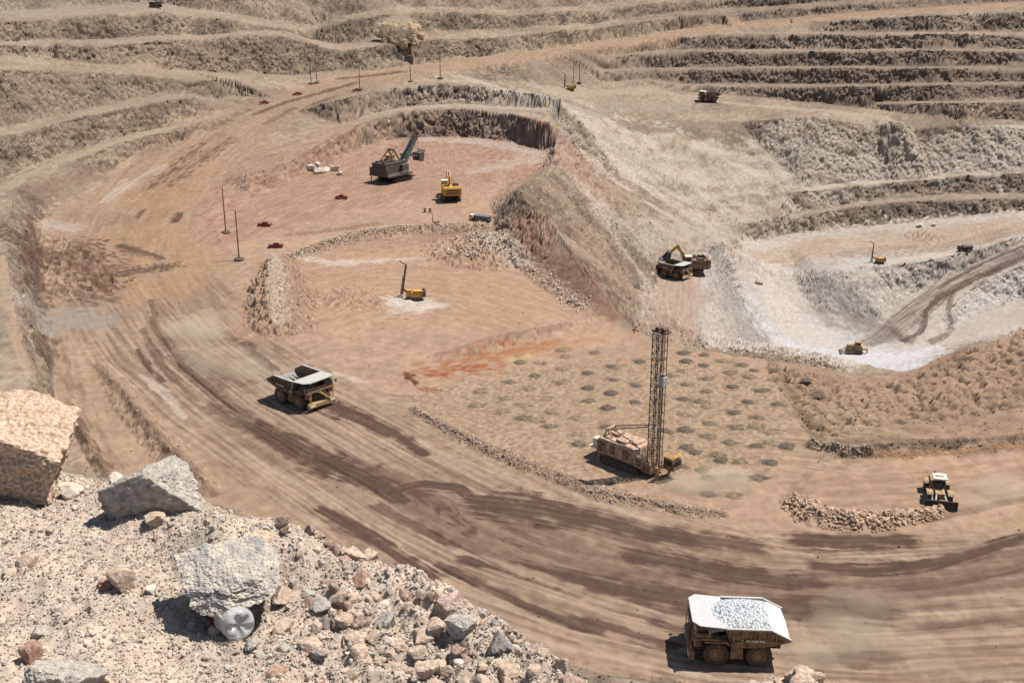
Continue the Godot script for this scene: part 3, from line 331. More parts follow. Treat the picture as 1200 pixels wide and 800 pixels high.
	[[0.348, 0.279, 0.212], [0.6, 0.4, 0.4, 2.6, 1.3, 1.3], [-24.6, -253.5, 7.2, 0, -248.2, 30.9, 24.2, -248.2, 41.7, 49.5, -243.2, 35.6, 64, -237.7, 23.4]],
	[[0.143, 0.098, 0.069], [0.6, 0.4, 0.4, 2.2, 1.3, 1.5], [-24.6, -253.5, 7.2, 0, -248.2, 30.9, 24.2, -248.2, 41.7, 49.5, -243.2, 35.6, 64, -237.7, 23.4]],
	[[0.251, 0.1, 0.05], [0.8, 0.9, 1.1, 7, 3, 0.6], [-21.9, -272.9, 5.5, -12.3, -279.1, 9.3, -2.3, -286.9, 8.5, 10.6, -295.1, 5.3]],
	[[0.292, 0.16, 0.088], [0.5, 0.7, 0.6, 14, 3, 0.6], [-9, -283, 4.8, 2.3, -288.3, 7.4, 14, -293.7, 6.3, 23.6, -297.2, 3.9]],
	[[0.221, 0.059, 0.031], [0.8, 0.9, 1.2, 4, 2, 0.5], [-14.3, -274.8, 2.3, -9.7, -276.6, 3]],
	[[0.195, 0.051, 0.029], [0.8, 0.9, 1.2, 4, 2, 0.5], [-20.1, -271.7, 2.3, -15.2, -270.5, 2.3]],
	[[0.382, 0.304, 0.159], [0.8, 0.7, 0.7, 6, 2, 0.4], [0, -282.3, 1.8, 2.7, -283.6, 2.4, 5.5, -284.9, 1.8]],
	[[0.071, 0.025, 0.018], [0.9, 0.5, 0.9, 5, 2, 0.5], [-27.5, -272.3, 1.4, -25.4, -267.5, 1.8, -23, -264, 1.4]],
	[[0.201, 0.065, 0.036], [0.8, 0.6, 0.8, 5, 2, 0.5], [-21.5, -261.8, 1.7, -18.4, -259, 1.7]],
	[[0.166, 0.116, 0.094], [0.8, 0.5, 0.5, 6, 2, 0.3], [-23, -248.2, 1.6, -13.5, -235.9, 1.9, -4.6, -225.5, 2, 7.1, -215, 2, 17.1, -205.7, 2, 26.9, -200.9, 1.8, 41.2, -196.3, 1.4]],
	[[0.19, 0.14, 0.112], [0.7, 0.5, 0.5, 6, 2, 0.3], [-78.3, -381.5, 4.1, -67.6, -398.2, 5, -57.1, -412.8, 6.7, -42.1, -421.4, 8.7, -0.6, -411.2, 2.9]],
	[[0.179, 0.12, 0.09], [0.6, 0.4, 0.4, 10, 2, 0.3], [-18.3, -286.3, 2.4, -7, -293, 2.7, 4.8, -301.5, 2.5, 15.8, -306.7, 2]],
	[[0.165, 0.116, 0.081], [0.5, 0.5, 0.4, 30, 1.3, 0.6], [62.1, -214.2, 1.2, 57.6, -206.4, 2.2, 54.4, -200.2, 1]],
	[[0.209, 0.141, 0.101], [0.6, 0.5, 0.5, 24, 2.5, 0.9], [61.4, -204.5, 7.2, 79.1, -206.4, 10.5, 105.6, -212.2, 10.5]],
	[[0.143, 0.098, 0.069], [0.7, 0.6, 0.8, 12, 4, 0.6], [68.9, -273.1, 1.5, 67.1, -247.1, 2.6, 67.9, -230.3, 1.8]],
	[[0.109, 0.085, 0.066], [0.75, 0.6, 0.5, 26, 2, 0.4], [65.1, -226.7, 1.7, 81.4, -225.9, 3.6, 94.3, -225.5, 1.4, 110, -227.8, 0.6]],
	[[0.228, 0.13, 0.077], [0.8, 0.4, 0.4, 12, 2, 0.3], [76.7, -221.9, 0.6, 88, -223, 0.9, 99.6, -224.4, 0.9, 111.5, -226.5, 0.9]],
	[[0.106, 0.082, 0.059], [0.6, 0.8, 0.9, 12, 5, 0.7], [183.7, -499, 15.6, 114.6, -269.3, 1.3, 131.3, -273.8, 9.1]],
	[[0.109, 0.085, 0.061], [0.6, 0.8, 0.9, 8, 4, 0.6], [68.1, -246.9, 2.4, 70.5, -236.9, 2.2]],
	[[0.117, 0.091, 0.067], [0.6, 0.8, 0.9, 10, 4, 0.6], [107.3, -245, 3.7, 119.3, -250, 3.6]],
	[[0.26, 0.186, 0.132], [0.6, 0.8, 0.9, 12, 5, 0.7], [79.2, -250.5, 5.1, 95.2, -256.2, 7.8, 111.1, -260.2, 5.2]],
	[[0.22, 0.153, 0.115], [0.6, 0.3, 0.4, 8, 2, 0.4], [-81.3, -377.1, 7.5, -75.1, -349.7, 11.8, -70.5, -327.3, 12.6, -66.3, -308.2, 11]],
	[[0.341, 0.273, 0.229], [0.85, 0.4, 0.5, 10, 3, 0.3], [-80.4, -372.8, 2.3, -75.1, -349.7, 3.2, -70.5, -327.3, 3.5, -66.3, -308.2, 3.3]],
	[[0.323, 0.279, 0.254], [0.7, 0.5, 0.6, 8, 3, 0.4], [-8.5, -395.2, 6.4, -3, -385.9, 7.4, 1.4, -372.8, 5.3]],
	[[0.372, 0.372, 0.389], [0.95, 0.5, 0.5, 22, 5, 0.25], [106.5, -462.9, 5.9, 125.3, -476.7, 51, 166.5, -520.7, 90, 201.4, -525.8, 18]],
	[[0.389, 0.352, 0.319], [0.95, 0.3, 0.4, 40, 3, 0.35], [150.2, -635, 4.7, 141.2, -599.9, 8.1, 144.5, -569.2, 10.9, 155.4, -546.4, 12.2]],
	[[0.426, 0.426, 0.453], [0.9, 0.5, 0.5, 18, 3, 0.3], [105.8, -389.9, 1.1, 166.5, -520.7, 41.5, 193, -525.5, 7.9, 215, -540.3, 3.8]],
	[[0.2, 0.188, 0.18], [0.9, 0.5, 0.5, 16, 4, 0.35], [112.5, -586.3, 7.6, 105.7, -533, 12.6, 102, -486.7, 12.9, 103, -456.6, 17.1]],
	[[0.19, 0.183, 0.181], [0.85, 0.5, 0.5, 10, 4, 0.4], [168.8, -597.5, 8.2, 183.3, -583.2, 14.6, 191.4, -561.9, 16.1]],
	[[0.147, 0.13, 0.123], [0.6, 0.7, 0.9, 6, 3, 0.6], [165.2, -588.9, 2.3, 167.4, -577.6, 4.4, 168.8, -569.8, 3.3]],
	[[0.135, 0.122, 0.115], [0.6, 0.7, 0.9, 6, 2, 0.6], [185.9, -595.4, 2, 199.1, -600.4, 2.9, 210.8, -608.4, 2.1]],
	[[0.144, 0.105, 0.081], [0.6, 0.7, 0.9, 6, 3, 0.5], [185.6, -573.8, 6.1, 190.3, -571, 6.3]],
	[[0.355, 0.344, 0.341], [0.9, 0.6, 0.5, 10, 3, 0.3], [176.3, -605.1, 3.3, 196.3, -617.7, 8, 209.8, -622.8, 7.3]],
	[[0.19, 0.178, 0.17], [0.7, 0.5, 0.6, 10, 3, 0.4], [218.5, -610.2, 2, 240.8, -620.1, 2.4, 272.2, -639.8, 2, 297.7, -654.9, 2.7]],
	[[0.291, 0.211, 0.154], [0.9, 0.5, 0.4, 50, 4, 0.6], [140.1, -624.6, 7.2, 180.7, -650.4, 21.5, 230.3, -664.6, 28.4, 273.2, -670.8, 26.5, 315.2, -685.5, 23.8]],
	[[0.184, 0.128, 0.096], [0.6, 0.5, 0.5, 40, 2.2, 0.9], [185.8, -631.9, 6.4, 223.1, -642, 13.6, 254, -645.6, 11.6, 311.7, -677.2, 8.5]],
	[[0.387, 0.338, 0.289], [0.9, 0.5, 0.4, 20, 2, 0.3], [211.7, -621.1, 2.9, 239.2, -631.1, 4.3, 261.4, -638.8, 4.5]],
	[[0.24, 0.199, 0.174], [0.8, 0.3, 0.3, 60, 2, 0.5], [182.9, -548.1, 5.6, 208.3, -574, 9.4, 242.7, -609.2, 8.1, 275.2, -633.2, 6.7, 300.1, -647.4, 7]],
	[[0.117, 0.091, 0.08], [0.85, 0.3, 0.3, 40, 1.6, 1], [182.9, -548.1, 5.6, 208.3, -574, 8.2, 242.7, -609.2, 6.9, 275.2, -633.2, 6.1, 300.1, -647.4, 6.4]],
	[[0.076, 0.049, 0.041], [0.85, 0.5, 0.55, 26, 1.4, 0.2], [302.2, -646, 1.6, 276.7, -630.4, 2.1, 253.8, -613.9, 2.4, 235.4, -598.4, 2.9, 223, -583.4, 2.3, 217.5, -569.2, 2.2, 211.4, -558.5, 2.7, 200.9, -550.2, 2.8]],
	[[0.076, 0.049, 0.041], [0.75, 0.5, 0.55, 26, 1.4, 0.2], [242.9, -601.4, 1.3, 235.3, -584.6, 1.8, 235.4, -575.6, 2.4, 227.2, -560.1, 2.2, 213.9, -547.5, 2.3]],
	[[0.076, 0.049, 0.041], [0.6, 0.5, 0.55, 26, 1.4, 0.2], [199, -565.5, 2.6, 202.6, -548.8, 3.6]],
	[[0.076, 0.049, 0.041], [0.7, 0.5, 0.55, 26, 1.4, 0.2], [302.3, -653.4, 1.3, 271.1, -635.8, 1.3, 238, -609.2, 1.5]],
	[[0.371, 0.365, 0.369], [0.85, 0.4, 0.5, 8, 4, 0.35], [234.7, -573.6, 1.5, 261.3, -606, 3.5, 294, -628.8, 5.5]],
	[[0.304, 0.272, 0.253], [0.7, 0.5, 0.5, 26, 3, 0.4], [231.3, -561.3, 6.6, 256.8, -580.9, 9.1, 281.4, -595.6, 9.9]],
	[[0.292, 0.216, 0.174], [0.9, 0.4, 0.4, 40, 3, 0.2], [79.4, -518.2, 10.4, 72.4, -467.6, 12.4, 59.1, -388.2, 10]],
	[[0.321, 0.267, 0.228], [0.7, 0.4, 0.4, 40, 3, 0.5], [77, -506.7, 7.8, 71.6, -467.6, 9.5, 58.7, -389.6, 7.6]],
	[[0.232, 0.171, 0.137], [0.6, 0.4, 0.4, 40, 2, 1.1], [77, -506.7, 6.3, 71.6, -467.6, 8, 58.7, -389.6, 7]],
	[[0.278, 0.248, 0.225], [0.7, 0.5, 0.5, 16, 4, 0.5], [108, -577.2, 3.1, 99.2, -511.7, 4.9, 88.7, -444.5, 3.8]],
]
# windrows and dumped heaps: flat top, roughness, then x z half-width height
const RIDGES := [
	[0.1, 0.35, [-23, -248.2, 1.9, 0.7, -13.5, -235.9, 2.5, 1, -4.6, -225.5, 2.6, 1, 7.1, -215, 2.6, 1, 17.1, -205.7, 2.7, 1, 26.9, -200.9, 2.5, 0.8, 41.2, -196.3, 1.8, 0.5]],
	[0.1, 0.5, [55.9, -201.6, 2.8, 1.4, 59, -195.3, 4.4, 1.8, 66.8, -193.6, 3.7, 1.5, 75.3, -194.9, 2.5, 1.3, 83.1, -197.4, 1.8, 1.1]],
	[0.1, 0.3, [-78.3, -381.5, 3.3, 1.6, -67.6, -398.2, 4.1, 2.2, -57.1, -412.8, 5.5, 2.2, -42.1, -421.4, 7.2, 2.2, -13.1, -427, 8, 2.2, -0.6, -411.2, 1.5, 1.6]],
	[0.15, 0.2, [-18.6, -284.9, 2.4, 1, -9.2, -290.3, 4.1, 2, 2.4, -299.4, 4.2, 2, 14.6, -306.7, 3.7, 1.8, 26.2, -315.9, 2.4, 1]],
	[0.05, 0.2, [-107.1, -277.9, 2.4, 0.8, -97, -261.8, 3.8, 1.8, -85.5, -242.2, 4.2, 2.2, -73.6, -223.7, 4, 2.2, -61.3, -206.8, 3, 1.6]],
	[0.34, 0.3, [-79, -371.7, 5.7, 4.5, -74.5, -349.7, 9.1, 6.5, -70.3, -329, 10.1, 5.5, -66.4, -311.2, 9.6, 3.2]],
	[0.12, 0.2, [-16.7, -377.1, 6.4, 2.5, -12, -388.2, 14.6, 5.5, -7.3, -392.9, 23.4, 6, -2.4, -395.2, 15.5, 4]],
	[0.2, 0.2, [-57.3, -340.4, 6.6, 1, -48.9, -337.7, 12.9, 2.2, -39.3, -334.2, 9.5, 1.2]],
	[0.1, 0.35, [34.9, -303.7, 0.6, 0.8, 62.1, -391.1, 25.3, 1.5, 81.6, -409.5, 40, 1.8, 95, -396.9, 40, 2, 107.2, -383, 4.7, 1.8, 114.4, -371, 3.9, 1.2]],
	[0.1, 0.5, [65.7, -227.5, 1.6, 1.2, 70.5, -222.8, 1, 1.6, 77.2, -222.5, 0.8, 1.2]],
	[0.15, 0.3, [0, -385.9, 3.7, 1.2, 11.1, -354.5, 4.2, 1.6, 22.8, -322.3, 3.9, 1.2]],
	[0.1, 0.2, [-106.2, -253.5, 1.2, 0.6, -96.6, -234.5, 1.8, 1.4, -88.3, -220.3, 1.8, 1.5, -79.9, -206.4, 2.3, 1]],
	[0.1, 0.3, [247, -676.5, 8.9, 3, 251, -671.7, 12, 4, 256.5, -672.6, 8.6, 3]],
	[0.1, 0.3, [-164.9, -371, 1.2, 1.5, -149, -334.1, 1.6, 2.5, -130.5, -292.9, 1.7, 2.5, -118, -268.4, 1.2, 2]],
	[0.1, 0, [67.6, -253.3, 0.6, -0.4, 71, -245.7, 0.7, -1.3, 74.5, -240.8, 0.7, -1.2, 77.5, -235.2, 0.7, -0.4]],
	[0.1, 0, [80.1, -266.1, 0.6, -0.4, 79.3, -258.5, 0.6, -1.2, 79.1, -254.9, 0.6, -0.4]],
	[0.1, 0, [98.8, -263.1, 0.7, -0.4, 99.9, -254.8, 0.7, -1.4, 101, -249.5, 0.8, -1.2, 102.4, -246.8, 0.9, -0.4]],
	[0.1, 0, [109.8, -265.7, 0.7, -0.4, 111.5, -260.1, 0.7, -1.4, 113.3, -254.1, 0.7, -0.4]],
	[0.1, 0, [86.3, -254, 0.6, -0.4, 87.5, -249.9, 0.6, -1.2, 88.6, -245.9, 0.6, -0.4]],
	[0.1, 0, [82.8, -238.6, 0.8, -0.3, 88, -234.4, 0.8, -1, 92.7, -231.7, 0.8, -1, 98, -230.7, 0.8, -0.3]],
	[0.1, 0, [109.2, -244.8, 0.6, -0.4, 116.4, -250.2, 0.7, -1.2, 120.9, -250.9, 0.7, -0.4]],
	[0.1, 0, [81.1, -253.8, 0.6, -0.4, 81.2, -246.5, 0.6, -1.1, 82.2, -243, 0.6, -0.4]],
	[0.3, 0.05, [-7.5, -229, 0.8, -0.3, 17.2, -206.4, 0.7, -0.3, 37.4, -193.3, 0.7, -0.3, 55.5, -181.1, 0.7, -0.3]],
	[0.3, 0.05, [-16.1, -190.6, 0.6, -0.3, 0, -174.7, 0.6, -0.3, 16.9, -162.9, 0.6, -0.3, 32.8, -156.5, 0.6, -0.3]],
	[0.3, 0.05, [-20.3, -184.2, 0.6, -0.3, -4.4, -168.6, 0.6, -0.3, 11, -157.5, 0.6, -0.3, 24, -151.9, 0.6, -0.3]],
	[0.3, 0.05, [-90.4, -283, 0.6, -0.3, -69.7, -253.5, 0.6, -0.3, -48.8, -229, 0.6, -0.3, -27.5, -206.4, 0.6, -0.3]],
	[0.3, 0.05, [-103.3, -311.2, 0.6, -0.3, -86.3, -276.6, 0.6, -0.3, -63.9, -245.7, 0.6, -0.3, -43.6, -220.3, 0.6, -0.3]],
	[0.3, 0.05, [58.4, -169.7, 0.6, -0.3, 74, -172.4, 0.6, -0.3, 91.2, -178.2, 0.6, -0.3]],
	[0.3, 0.05, [54.8, -157, 0.6, -0.3, 68.8, -157.9, 0.6, -0.3, 84.1, -161.4, 0.6, -0.3]],
	[0.2, 0.1, [-6.5, -225.5, 0.7, 0.2, 17, -203.8, 0.6, 0.2, 37, -190.6, 0.6, 0.2, 54.8, -178.8, 0.6, 0.2]],
	[0.2, 0.1, [-17.5, -188, 0.6, 0.2, 0, -171.9, 0.6, 0.2, 16.7, -160.4, 0.6, 0.2, 32.4, -154.2, 0.6, 0.2]],
	[0.2, 0.1, [-90, -277.9, 0.6, 0.2, -69.7, -249.3, 0.6, 0.2, -49.1, -225.5, 0.6, 0.2, -28.6, -203.8, 0.6, 0.2]],
]
const RIM := [[-3.192, -4.587], [-2.392, -4.312], [-1.752, -3.927], [-1.570, -3.868], [-1.416, -3.890], [-1.147, -3.721], [-0.994, -3.597], [-0.787, -3.461], [-0.657, -3.379], [-0.537, -3.333], [-0.415, -3.251], [-0.299, -3.182], [-0.158, -3.051], [-0.025, -2.920], [0.073, -2.789], [0.154, -2.684], [0.253, -2.588], [0.356, -2.483], [0.560, -2.504], [0.656, -2.592], [0.774, -2.652], [0.840, -2.588], [0.909, -2.470], [1.419, -2.422]]
# near stones: name, label, category, x y z, half sizes, turn, sink, material, seed, subdivision
const STONES := [
	["boulder", "large rounded pinkish granular boulder at the edge of the gravel slope", "boulder", -1.912, 103.100, -3.807, 0.297, 0.212, 0.237, 0.15, 0.24, "pink_rock", 4, 4],
	["boulder", "smooth blue grey boulder half buried in the gravel crest", "boulder", -1.282, 103.100, -3.623, 0.177, 0.144, 0.132, 0.40, 0.38, "grey_rock", 12, 4],
	["boulder", "flat pale grey wedge of rock sunk in the gravel below the crack", "boulder", -1.177, 103.100, -2.524, 0.106, 0.109, 0.085, 0.90, 0.50, "grey_rock", 21, 4],
	["stone", "angular tan stone with one dark face standing on the gravel", "stone", -1.201, 103.100, -3.054, 0.044, 0.050, 0.035, 0.30, 0.12, "tan_rock", 31, 2],
	["stone", "small brick red stone touching the angular tan stone", "stone", -1.257, 103.100, -3.071, 0.029, 0.023, 0.026, 0.70, 0.20, "red_rock", 32, 2],
	["boulder", "purple and white mottled rock at the crest of the gravel", "boulder", -0.176, 103.100, -2.942, 0.058, 0.047, 0.046, 0.20, 0.20, "purple_rock", 41, 3],
	["stone", "pale rounded stone between the slab and the clods", "stone", -0.693, 103.100, -3.041, 0.045, 0.029, 0.041, 0.20, 0.25, "tan_rock", 42, 2],
	["stone", "dark grey faceted stone under the purple clods", "stone", -0.578, 103.100, -2.973, 0.031, 0.025, 0.028, 0.90, 0.25, "grey_rock", 43, 2],
	["stone", "upright blue grey stone below the dark faceted stone", "stone", -0.550, 103.100, -2.872, 0.021, 0.026, 0.019, 0.40, 0.20, "blue_rock", 44, 2],
	["stone", "large pale grey five-sided stone near the crack", "stone", -0.377, 103.100, -2.880, 0.040, 0.035, 0.036, 1.20, 0.20, "grey_rock", 45, 2],
	["stone", "broad pale stone with a shadowed underside below the bottle's right", "stone", -0.573, 103.100, -2.753, 0.038, 0.029, 0.034, 0.10, 0.20, "tan_rock", 46, 2],
	["stone", "thin dark slate chip under the broad pale stone", "stone", -0.541, 103.100, -2.710, 0.026, 0.017, 0.021, 0.30, 0.20, "blue_rock", 47, 2],
	["stone", "round tan stone at the head of the crack", "stone", -0.470, 103.100, -2.800, 0.015, 0.017, 0.014, 0.30, 0.20, "red_rock", 48, 2],
	["stone", "dark blue and maroon stone near the foot of the gravel", "stone", -0.036, 103.100, -2.705, 0.035, 0.035, 0.031, 0.70, 0.20, "blue_rock", 49, 2],
	["stone", "black and white stone near the foot of the gravel", "stone", 0.069, 103.100, -2.722, 0.027, 0.024, 0.025, 0.20, 0.20, "purple_rock", 50, 2],
	["stone", "brown rough clod at the lower end of the gravel crest", "stone", 0.158, 103.100, -2.578, 0.050, 0.040, 0.045, 0.20, 0.20, "maroon_rock", 51, 3],
	["stone", "bright white stone at the lower end of the gravel crest", "stone", 0.238, 103.100, -2.571, 0.038, 0.027, 0.035, 0.20, 0.20, "white_rock", 52, 2],
	["stone", "pale flat stone set in the gravel under the mottled purple rock", "stone", -0.148, 103.100, -2.817, 0.051, 0.030, 0.046, 0.20, 0.30, "grey_rock", 53, 2],
	["stone", "cream rounded stone on the crest above the clods", "stone", -0.520, 103.100, -3.267, 0.043, 0.030, 0.039, 0.20, 0.20, "tan_rock", 54, 2],
	["stone", "cream block beside the cream rounded stone on the crest", "stone", -0.465, 103.100, -3.273, 0.026, 0.023, 0.023, 0.80, 0.20, "tan_rock", 55, 2],
	["stone", "reddish flat stone among the clods", "stone", -0.472, 103.100, -3.088, 0.038, 0.026, 0.034, 0.80, 0.35, "red_rock", 56, 2],
	["stone", "orange stone lying below the broad pale stone", "stone", -0.641, 103.100, -2.645, 0.035, 0.014, 0.031, 0.10, 0.30, "red_rock", 57, 2],
	["stone", "white stone near the grey slab's upper corner", "stone", -0.999, 103.100, -3.418, 0.024, 0.022, 0.022, 0.10, 0.20, "white_rock", 58, 2],
	["stone", "pink and white stone beside the boulder on the crest", "stone", -1.601, 103.100, -3.725, 0.040, 0.032, 0.036, 0.10, 0.20, "white_rock", 59, 2],
	["stone", "pale stone resting against the blue grey boulder", "stone", -1.468, 103.100, -3.820, 0.030, 0.029, 0.027, 0.10, 0.20, "white_rock", 60, 2],
	["stone", "tan stone with a dark side on the open gravel", "stone", -1.225, 103.100, -3.482, 0.037, 0.030, 0.034, 0.40, 0.25, "tan_rock", 61, 2],
	["stone", "tan stone tucked under the edge of the crack", "stone", -1.548, 103.100, -3.190, 0.036, 0.029, 0.033, 0.40, 0.25, "tan_rock", 62, 2],
	["stone", "grey stone beside the flat pale grey wedge", "stone", -1.373, 103.100, -2.846, 0.030, 0.024, 0.027, 0.40, 0.25, "grey_rock", 63, 2],
	["stone", "rust brown stone beside the flat pale grey wedge", "stone", -1.337, 103.100, -2.698, 0.032, 0.040, 0.029, 0.40, 0.30, "red_rock", 64, 2],
	["stone", "dark stone touching the bottle's neck side", "stone", -0.876, 103.100, -2.871, 0.017, 0.020, 0.016, 0.40, 0.20, "tan_rock", 65, 2],
	["stone", "grey stone right under the bottle", "stone", -0.743, 103.100, -2.768, 0.021, 0.020, 0.019, 0.40, 0.20, "grey_rock", 66, 2],
	["clod", "purplish brown clod in the broken row along the gravel crest", "clod", -0.738, 103.100, -3.260, 0.023, 0.029, 0.021, 0.00, 0.25, "maroon_rock", 70, 2],
	["clod", "purplish brown clod in the broken row along the gravel crest", "clod", -0.728, 103.100, -3.237, 0.017, 0.019, 0.015, 0.30, 0.25, "maroon_rock", 71, 2],
	["clod", "purplish brown clod in the broken row along the gravel crest", "clod", -0.656, 103.100, -3.285, 0.020, 0.025, 0.018, 0.60, 0.25, "maroon_rock", 72, 2],
	["clod", "purplish brown clod in the broken row along the gravel crest", "clod", -0.629, 103.100, -3.305, 0.023, 0.022, 0.021, 0.90, 0.25, "maroon_rock", 73, 2],
	["clod", "purplish brown clod in the broken row along the gravel crest", "clod", -0.594, 103.100, -3.281, 0.026, 0.019, 0.023, 1.20, 0.25, "maroon_rock", 74, 2],
	["clod", "purplish brown clod in the broken row along the gravel crest", "clod", -0.568, 103.100, -3.257, 0.020, 0.016, 0.018, 1.50, 0.25, "maroon_rock", 75, 2],
	["clod", "purplish brown clod in the broken row along the gravel crest", "clod", -0.538, 103.100, -3.216, 0.023, 0.019, 0.020, 1.80, 0.25, "maroon_rock", 76, 2],
	["clod", "purplish brown clod in the broken row along the gravel crest", "clod", -0.576, 103.100, -3.023, 0.014, 0.015, 0.012, 2.10, 0.25, "maroon_rock", 77, 2],
	["clod", "purplish brown clod in the broken row along the gravel crest", "clod", -0.550, 103.100, -3.057, 0.019, 0.023, 0.017, 2.40, 0.25, "maroon_rock", 78, 2],
	["clod", "purplish brown clod in the broken row along the gravel crest", "clod", -0.518, 103.100, -3.000, 0.021, 0.023, 0.019, 2.70, 0.25, "maroon_rock", 79, 2],
	["clod", "purplish brown clod in the broken row along the gravel crest", "clod", -0.494, 103.100, -2.938, 0.021, 0.026, 0.019, 3.00, 0.25, "maroon_rock", 80, 2],
	["clod", "purplish brown clod in the broken row along the gravel crest", "clod", -0.678, 103.100, -2.912, 0.021, 0.015, 0.019, 3.30, 0.25, "maroon_rock", 81, 2],
	["clod", "purplish brown clod in the broken row along the gravel crest", "clod", -0.325, 103.100, -3.013, 0.024, 0.028, 0.022, 3.60, 0.25, "maroon_rock", 82, 2],
	["clod", "purplish brown clod in the broken row along the gravel crest", "clod", -0.280, 103.100, -3.000, 0.021, 0.023, 0.019, 3.90, 0.25, "maroon_rock", 83, 2],
	["clod", "purplish brown clod in the broken row along the gravel crest", "clod", -0.246, 103.100, -2.972, 0.020, 0.023, 0.018, 4.20, 0.25, "maroon_rock", 84, 2],
	["clod", "pale crumbly clod of dried earth on the broken crest", "clod", -0.672, 103.100, -2.892, 0.032, 0.023, 0.029, 0.34, 0.38, "tan_rock", 202, 2],
	["clod", "pale crumbly clod of dried earth on the broken crest", "clod", -0.323, 103.100, -2.768, 0.029, 0.021, 0.026, 2.19, 0.38, "tan_rock", 203, 2],
	["clod", "pale crumbly clod of dried earth on the broken crest", "clod", -0.374, 103.100, -2.721, 0.025, 0.018, 0.023, 0.42, 0.38, "tan_rock", 204, 2],
	["clod", "pale crumbly clod of dried earth on the broken crest", "clod", -0.223, 103.100, -2.842, 0.036, 0.026, 0.032, 2.32, 0.38, "tan_rock", 205, 2],
	["clod", "pale crumbly clod of dried earth on the broken crest", "clod", 0.058, 103.100, -2.611, 0.023, 0.017, 0.021, 1.62, 0.38, "tan_rock", 206, 2],
	["clod", "pale crumbly clod of dried earth on the broken crest", "clod", -0.473, 103.100, -2.981, 0.022, 0.016, 0.020, 1.00, 0.38, "tan_rock", 209, 2],
	["clod", "pale crumbly clod of dried earth on the broken crest", "clod", -0.151, 103.100, -2.705, 0.023, 0.017, 0.021, 0.95, 0.38, "maroon_rock", 211, 2],
	["clod", "pale crumbly clod of dried earth on the broken crest", "clod", -0.264, 103.100, -2.854, 0.038, 0.028, 0.034, 2.85, 0.38, "tan_rock", 212, 2],
	["clod", "pale crumbly clod of dried earth on the broken crest", "clod", -0.399, 103.100, -2.820, 0.027, 0.019, 0.024, 1.74, 0.38, "tan_rock", 213, 2],
	["clod", "pale crumbly clod of dried earth on the broken crest", "clod", -0.804, 103.100, -3.192, 0.042, 0.030, 0.037, 0.36, 0.38, "tan_rock", 214, 2],
	["clod", "pale crumbly clod of dried earth on the broken crest", "clod", -0.445, 103.100, -2.873, 0.029, 0.021, 0.026, 0.75, 0.38, "maroon_rock", 215, 2],
	["clod", "pale crumbly clod of dried earth on the broken crest", "clod", -0.279, 103.100, -2.680, 0.025, 0.018, 0.022, 0.11, 0.38, "tan_rock", 216, 2],
	["clod", "pale crumbly clod of dried earth on the broken crest", "clod", -0.124, 103.100, -2.682, 0.035, 0.026, 0.032, 0.28, 0.38, "maroon_rock", 218, 2],
	["clod", "pale crumbly clod of dried earth on the broken crest", "clod", -0.136, 103.100, -2.705, 0.027, 0.019, 0.024, 0.15, 0.38, "maroon_rock", 220, 2],
	["clod", "pale crumbly clod of dried earth on the broken crest", "clod", -0.469, 103.100, -2.793, 0.027, 0.020, 0.024, 0.44, 0.38, "tan_rock", 222, 2],
	["clod", "pale crumbly clod of dried earth on the broken crest", "clod", -0.430, 103.100, -2.726, 0.029, 0.021, 0.026, 1.89, 0.38, "tan_rock", 224, 2],
	["clod", "pale crumbly clod of dried earth on the broken crest", "clod", -0.081, 103.100, -2.639, 0.020, 0.014, 0.018, 0.88, 0.38, "tan_rock", 225, 2],
	["clod", "pale crumbly clod of dried earth on the broken crest", "clod", -0.234, 103.100, -2.624, 0.036, 0.026, 0.032, 2.88, 0.38, "tan_rock", 226, 2],
	["clod", "pale crumbly clod of dried earth on the broken crest", "clod", -0.136, 103.100, -2.714, 0.027, 0.019, 0.024, 0.34, 0.38, "tan_rock", 227, 2],
	["clod", "pale crumbly clod of dried earth on the broken crest", "clod", -0.005, 103.100, -2.642, 0.035, 0.025, 0.032, 0.54, 0.38, "tan_rock", 228, 2],
	["clod", "pale crumbly clod of dried earth on the broken crest", "clod", -0.269, 103.100, -2.732, 0.028, 0.020, 0.025, 2.36, 0.38, "tan_rock", 229, 2],
	["clod", "pale crumbly clod of dried earth on the broken crest", "clod", -0.447, 103.100, -2.790, 0.032, 0.023, 0.029, 2.87, 0.38, "tan_rock", 232, 2],
	["clod", "pale crumbly clod of dried earth on the broken crest", "clod", -0.433, 103.100, -2.763, 0.027, 0.020, 0.025, 0.98, 0.38, "tan_rock", 233, 2],
	["clod", "pale crumbly clod of dried earth on the broken crest", "clod", -0.491, 103.100, -2.891, 0.032, 0.023, 0.029, 1.04, 0.38, "tan_rock", 234, 2],
	["clod", "pale crumbly clod of dried earth on the broken crest", "clod", -0.338, 103.100, -2.692, 0.031, 0.022, 0.028, 2.87, 0.38, "tan_rock", 236, 2],
	["clod", "pale crumbly clod of dried earth on the broken crest", "clod", -0.253, 103.100, -2.818, 0.035, 0.025, 0.031, 0.85, 0.38, "tan_rock", 237, 2],
	["clod", "pale crumbly clod of dried earth on the broken crest", "clod", -0.624, 103.100, -3.005, 0.032, 0.023, 0.029, 1.55, 0.38, "maroon_rock", 238, 2],
	["clod", "pale crumbly clod of dried earth on the broken crest", "clod", -0.517, 103.100, -2.883, 0.022, 0.016, 0.020, 0.54, 0.38, "maroon_rock", 241, 2],
	["clod", "pale crumbly clod of dried earth on the broken crest", "clod", -0.523, 103.100, -3.018, 0.040, 0.029, 0.036, 0.58, 0.38, "tan_rock", 243, 2],
	["clod", "pale crumbly clod of dried earth on the broken crest", "clod", -0.699, 103.100, -3.067, 0.033, 0.024, 0.029, 0.61, 0.38, "maroon_rock", 244, 2],
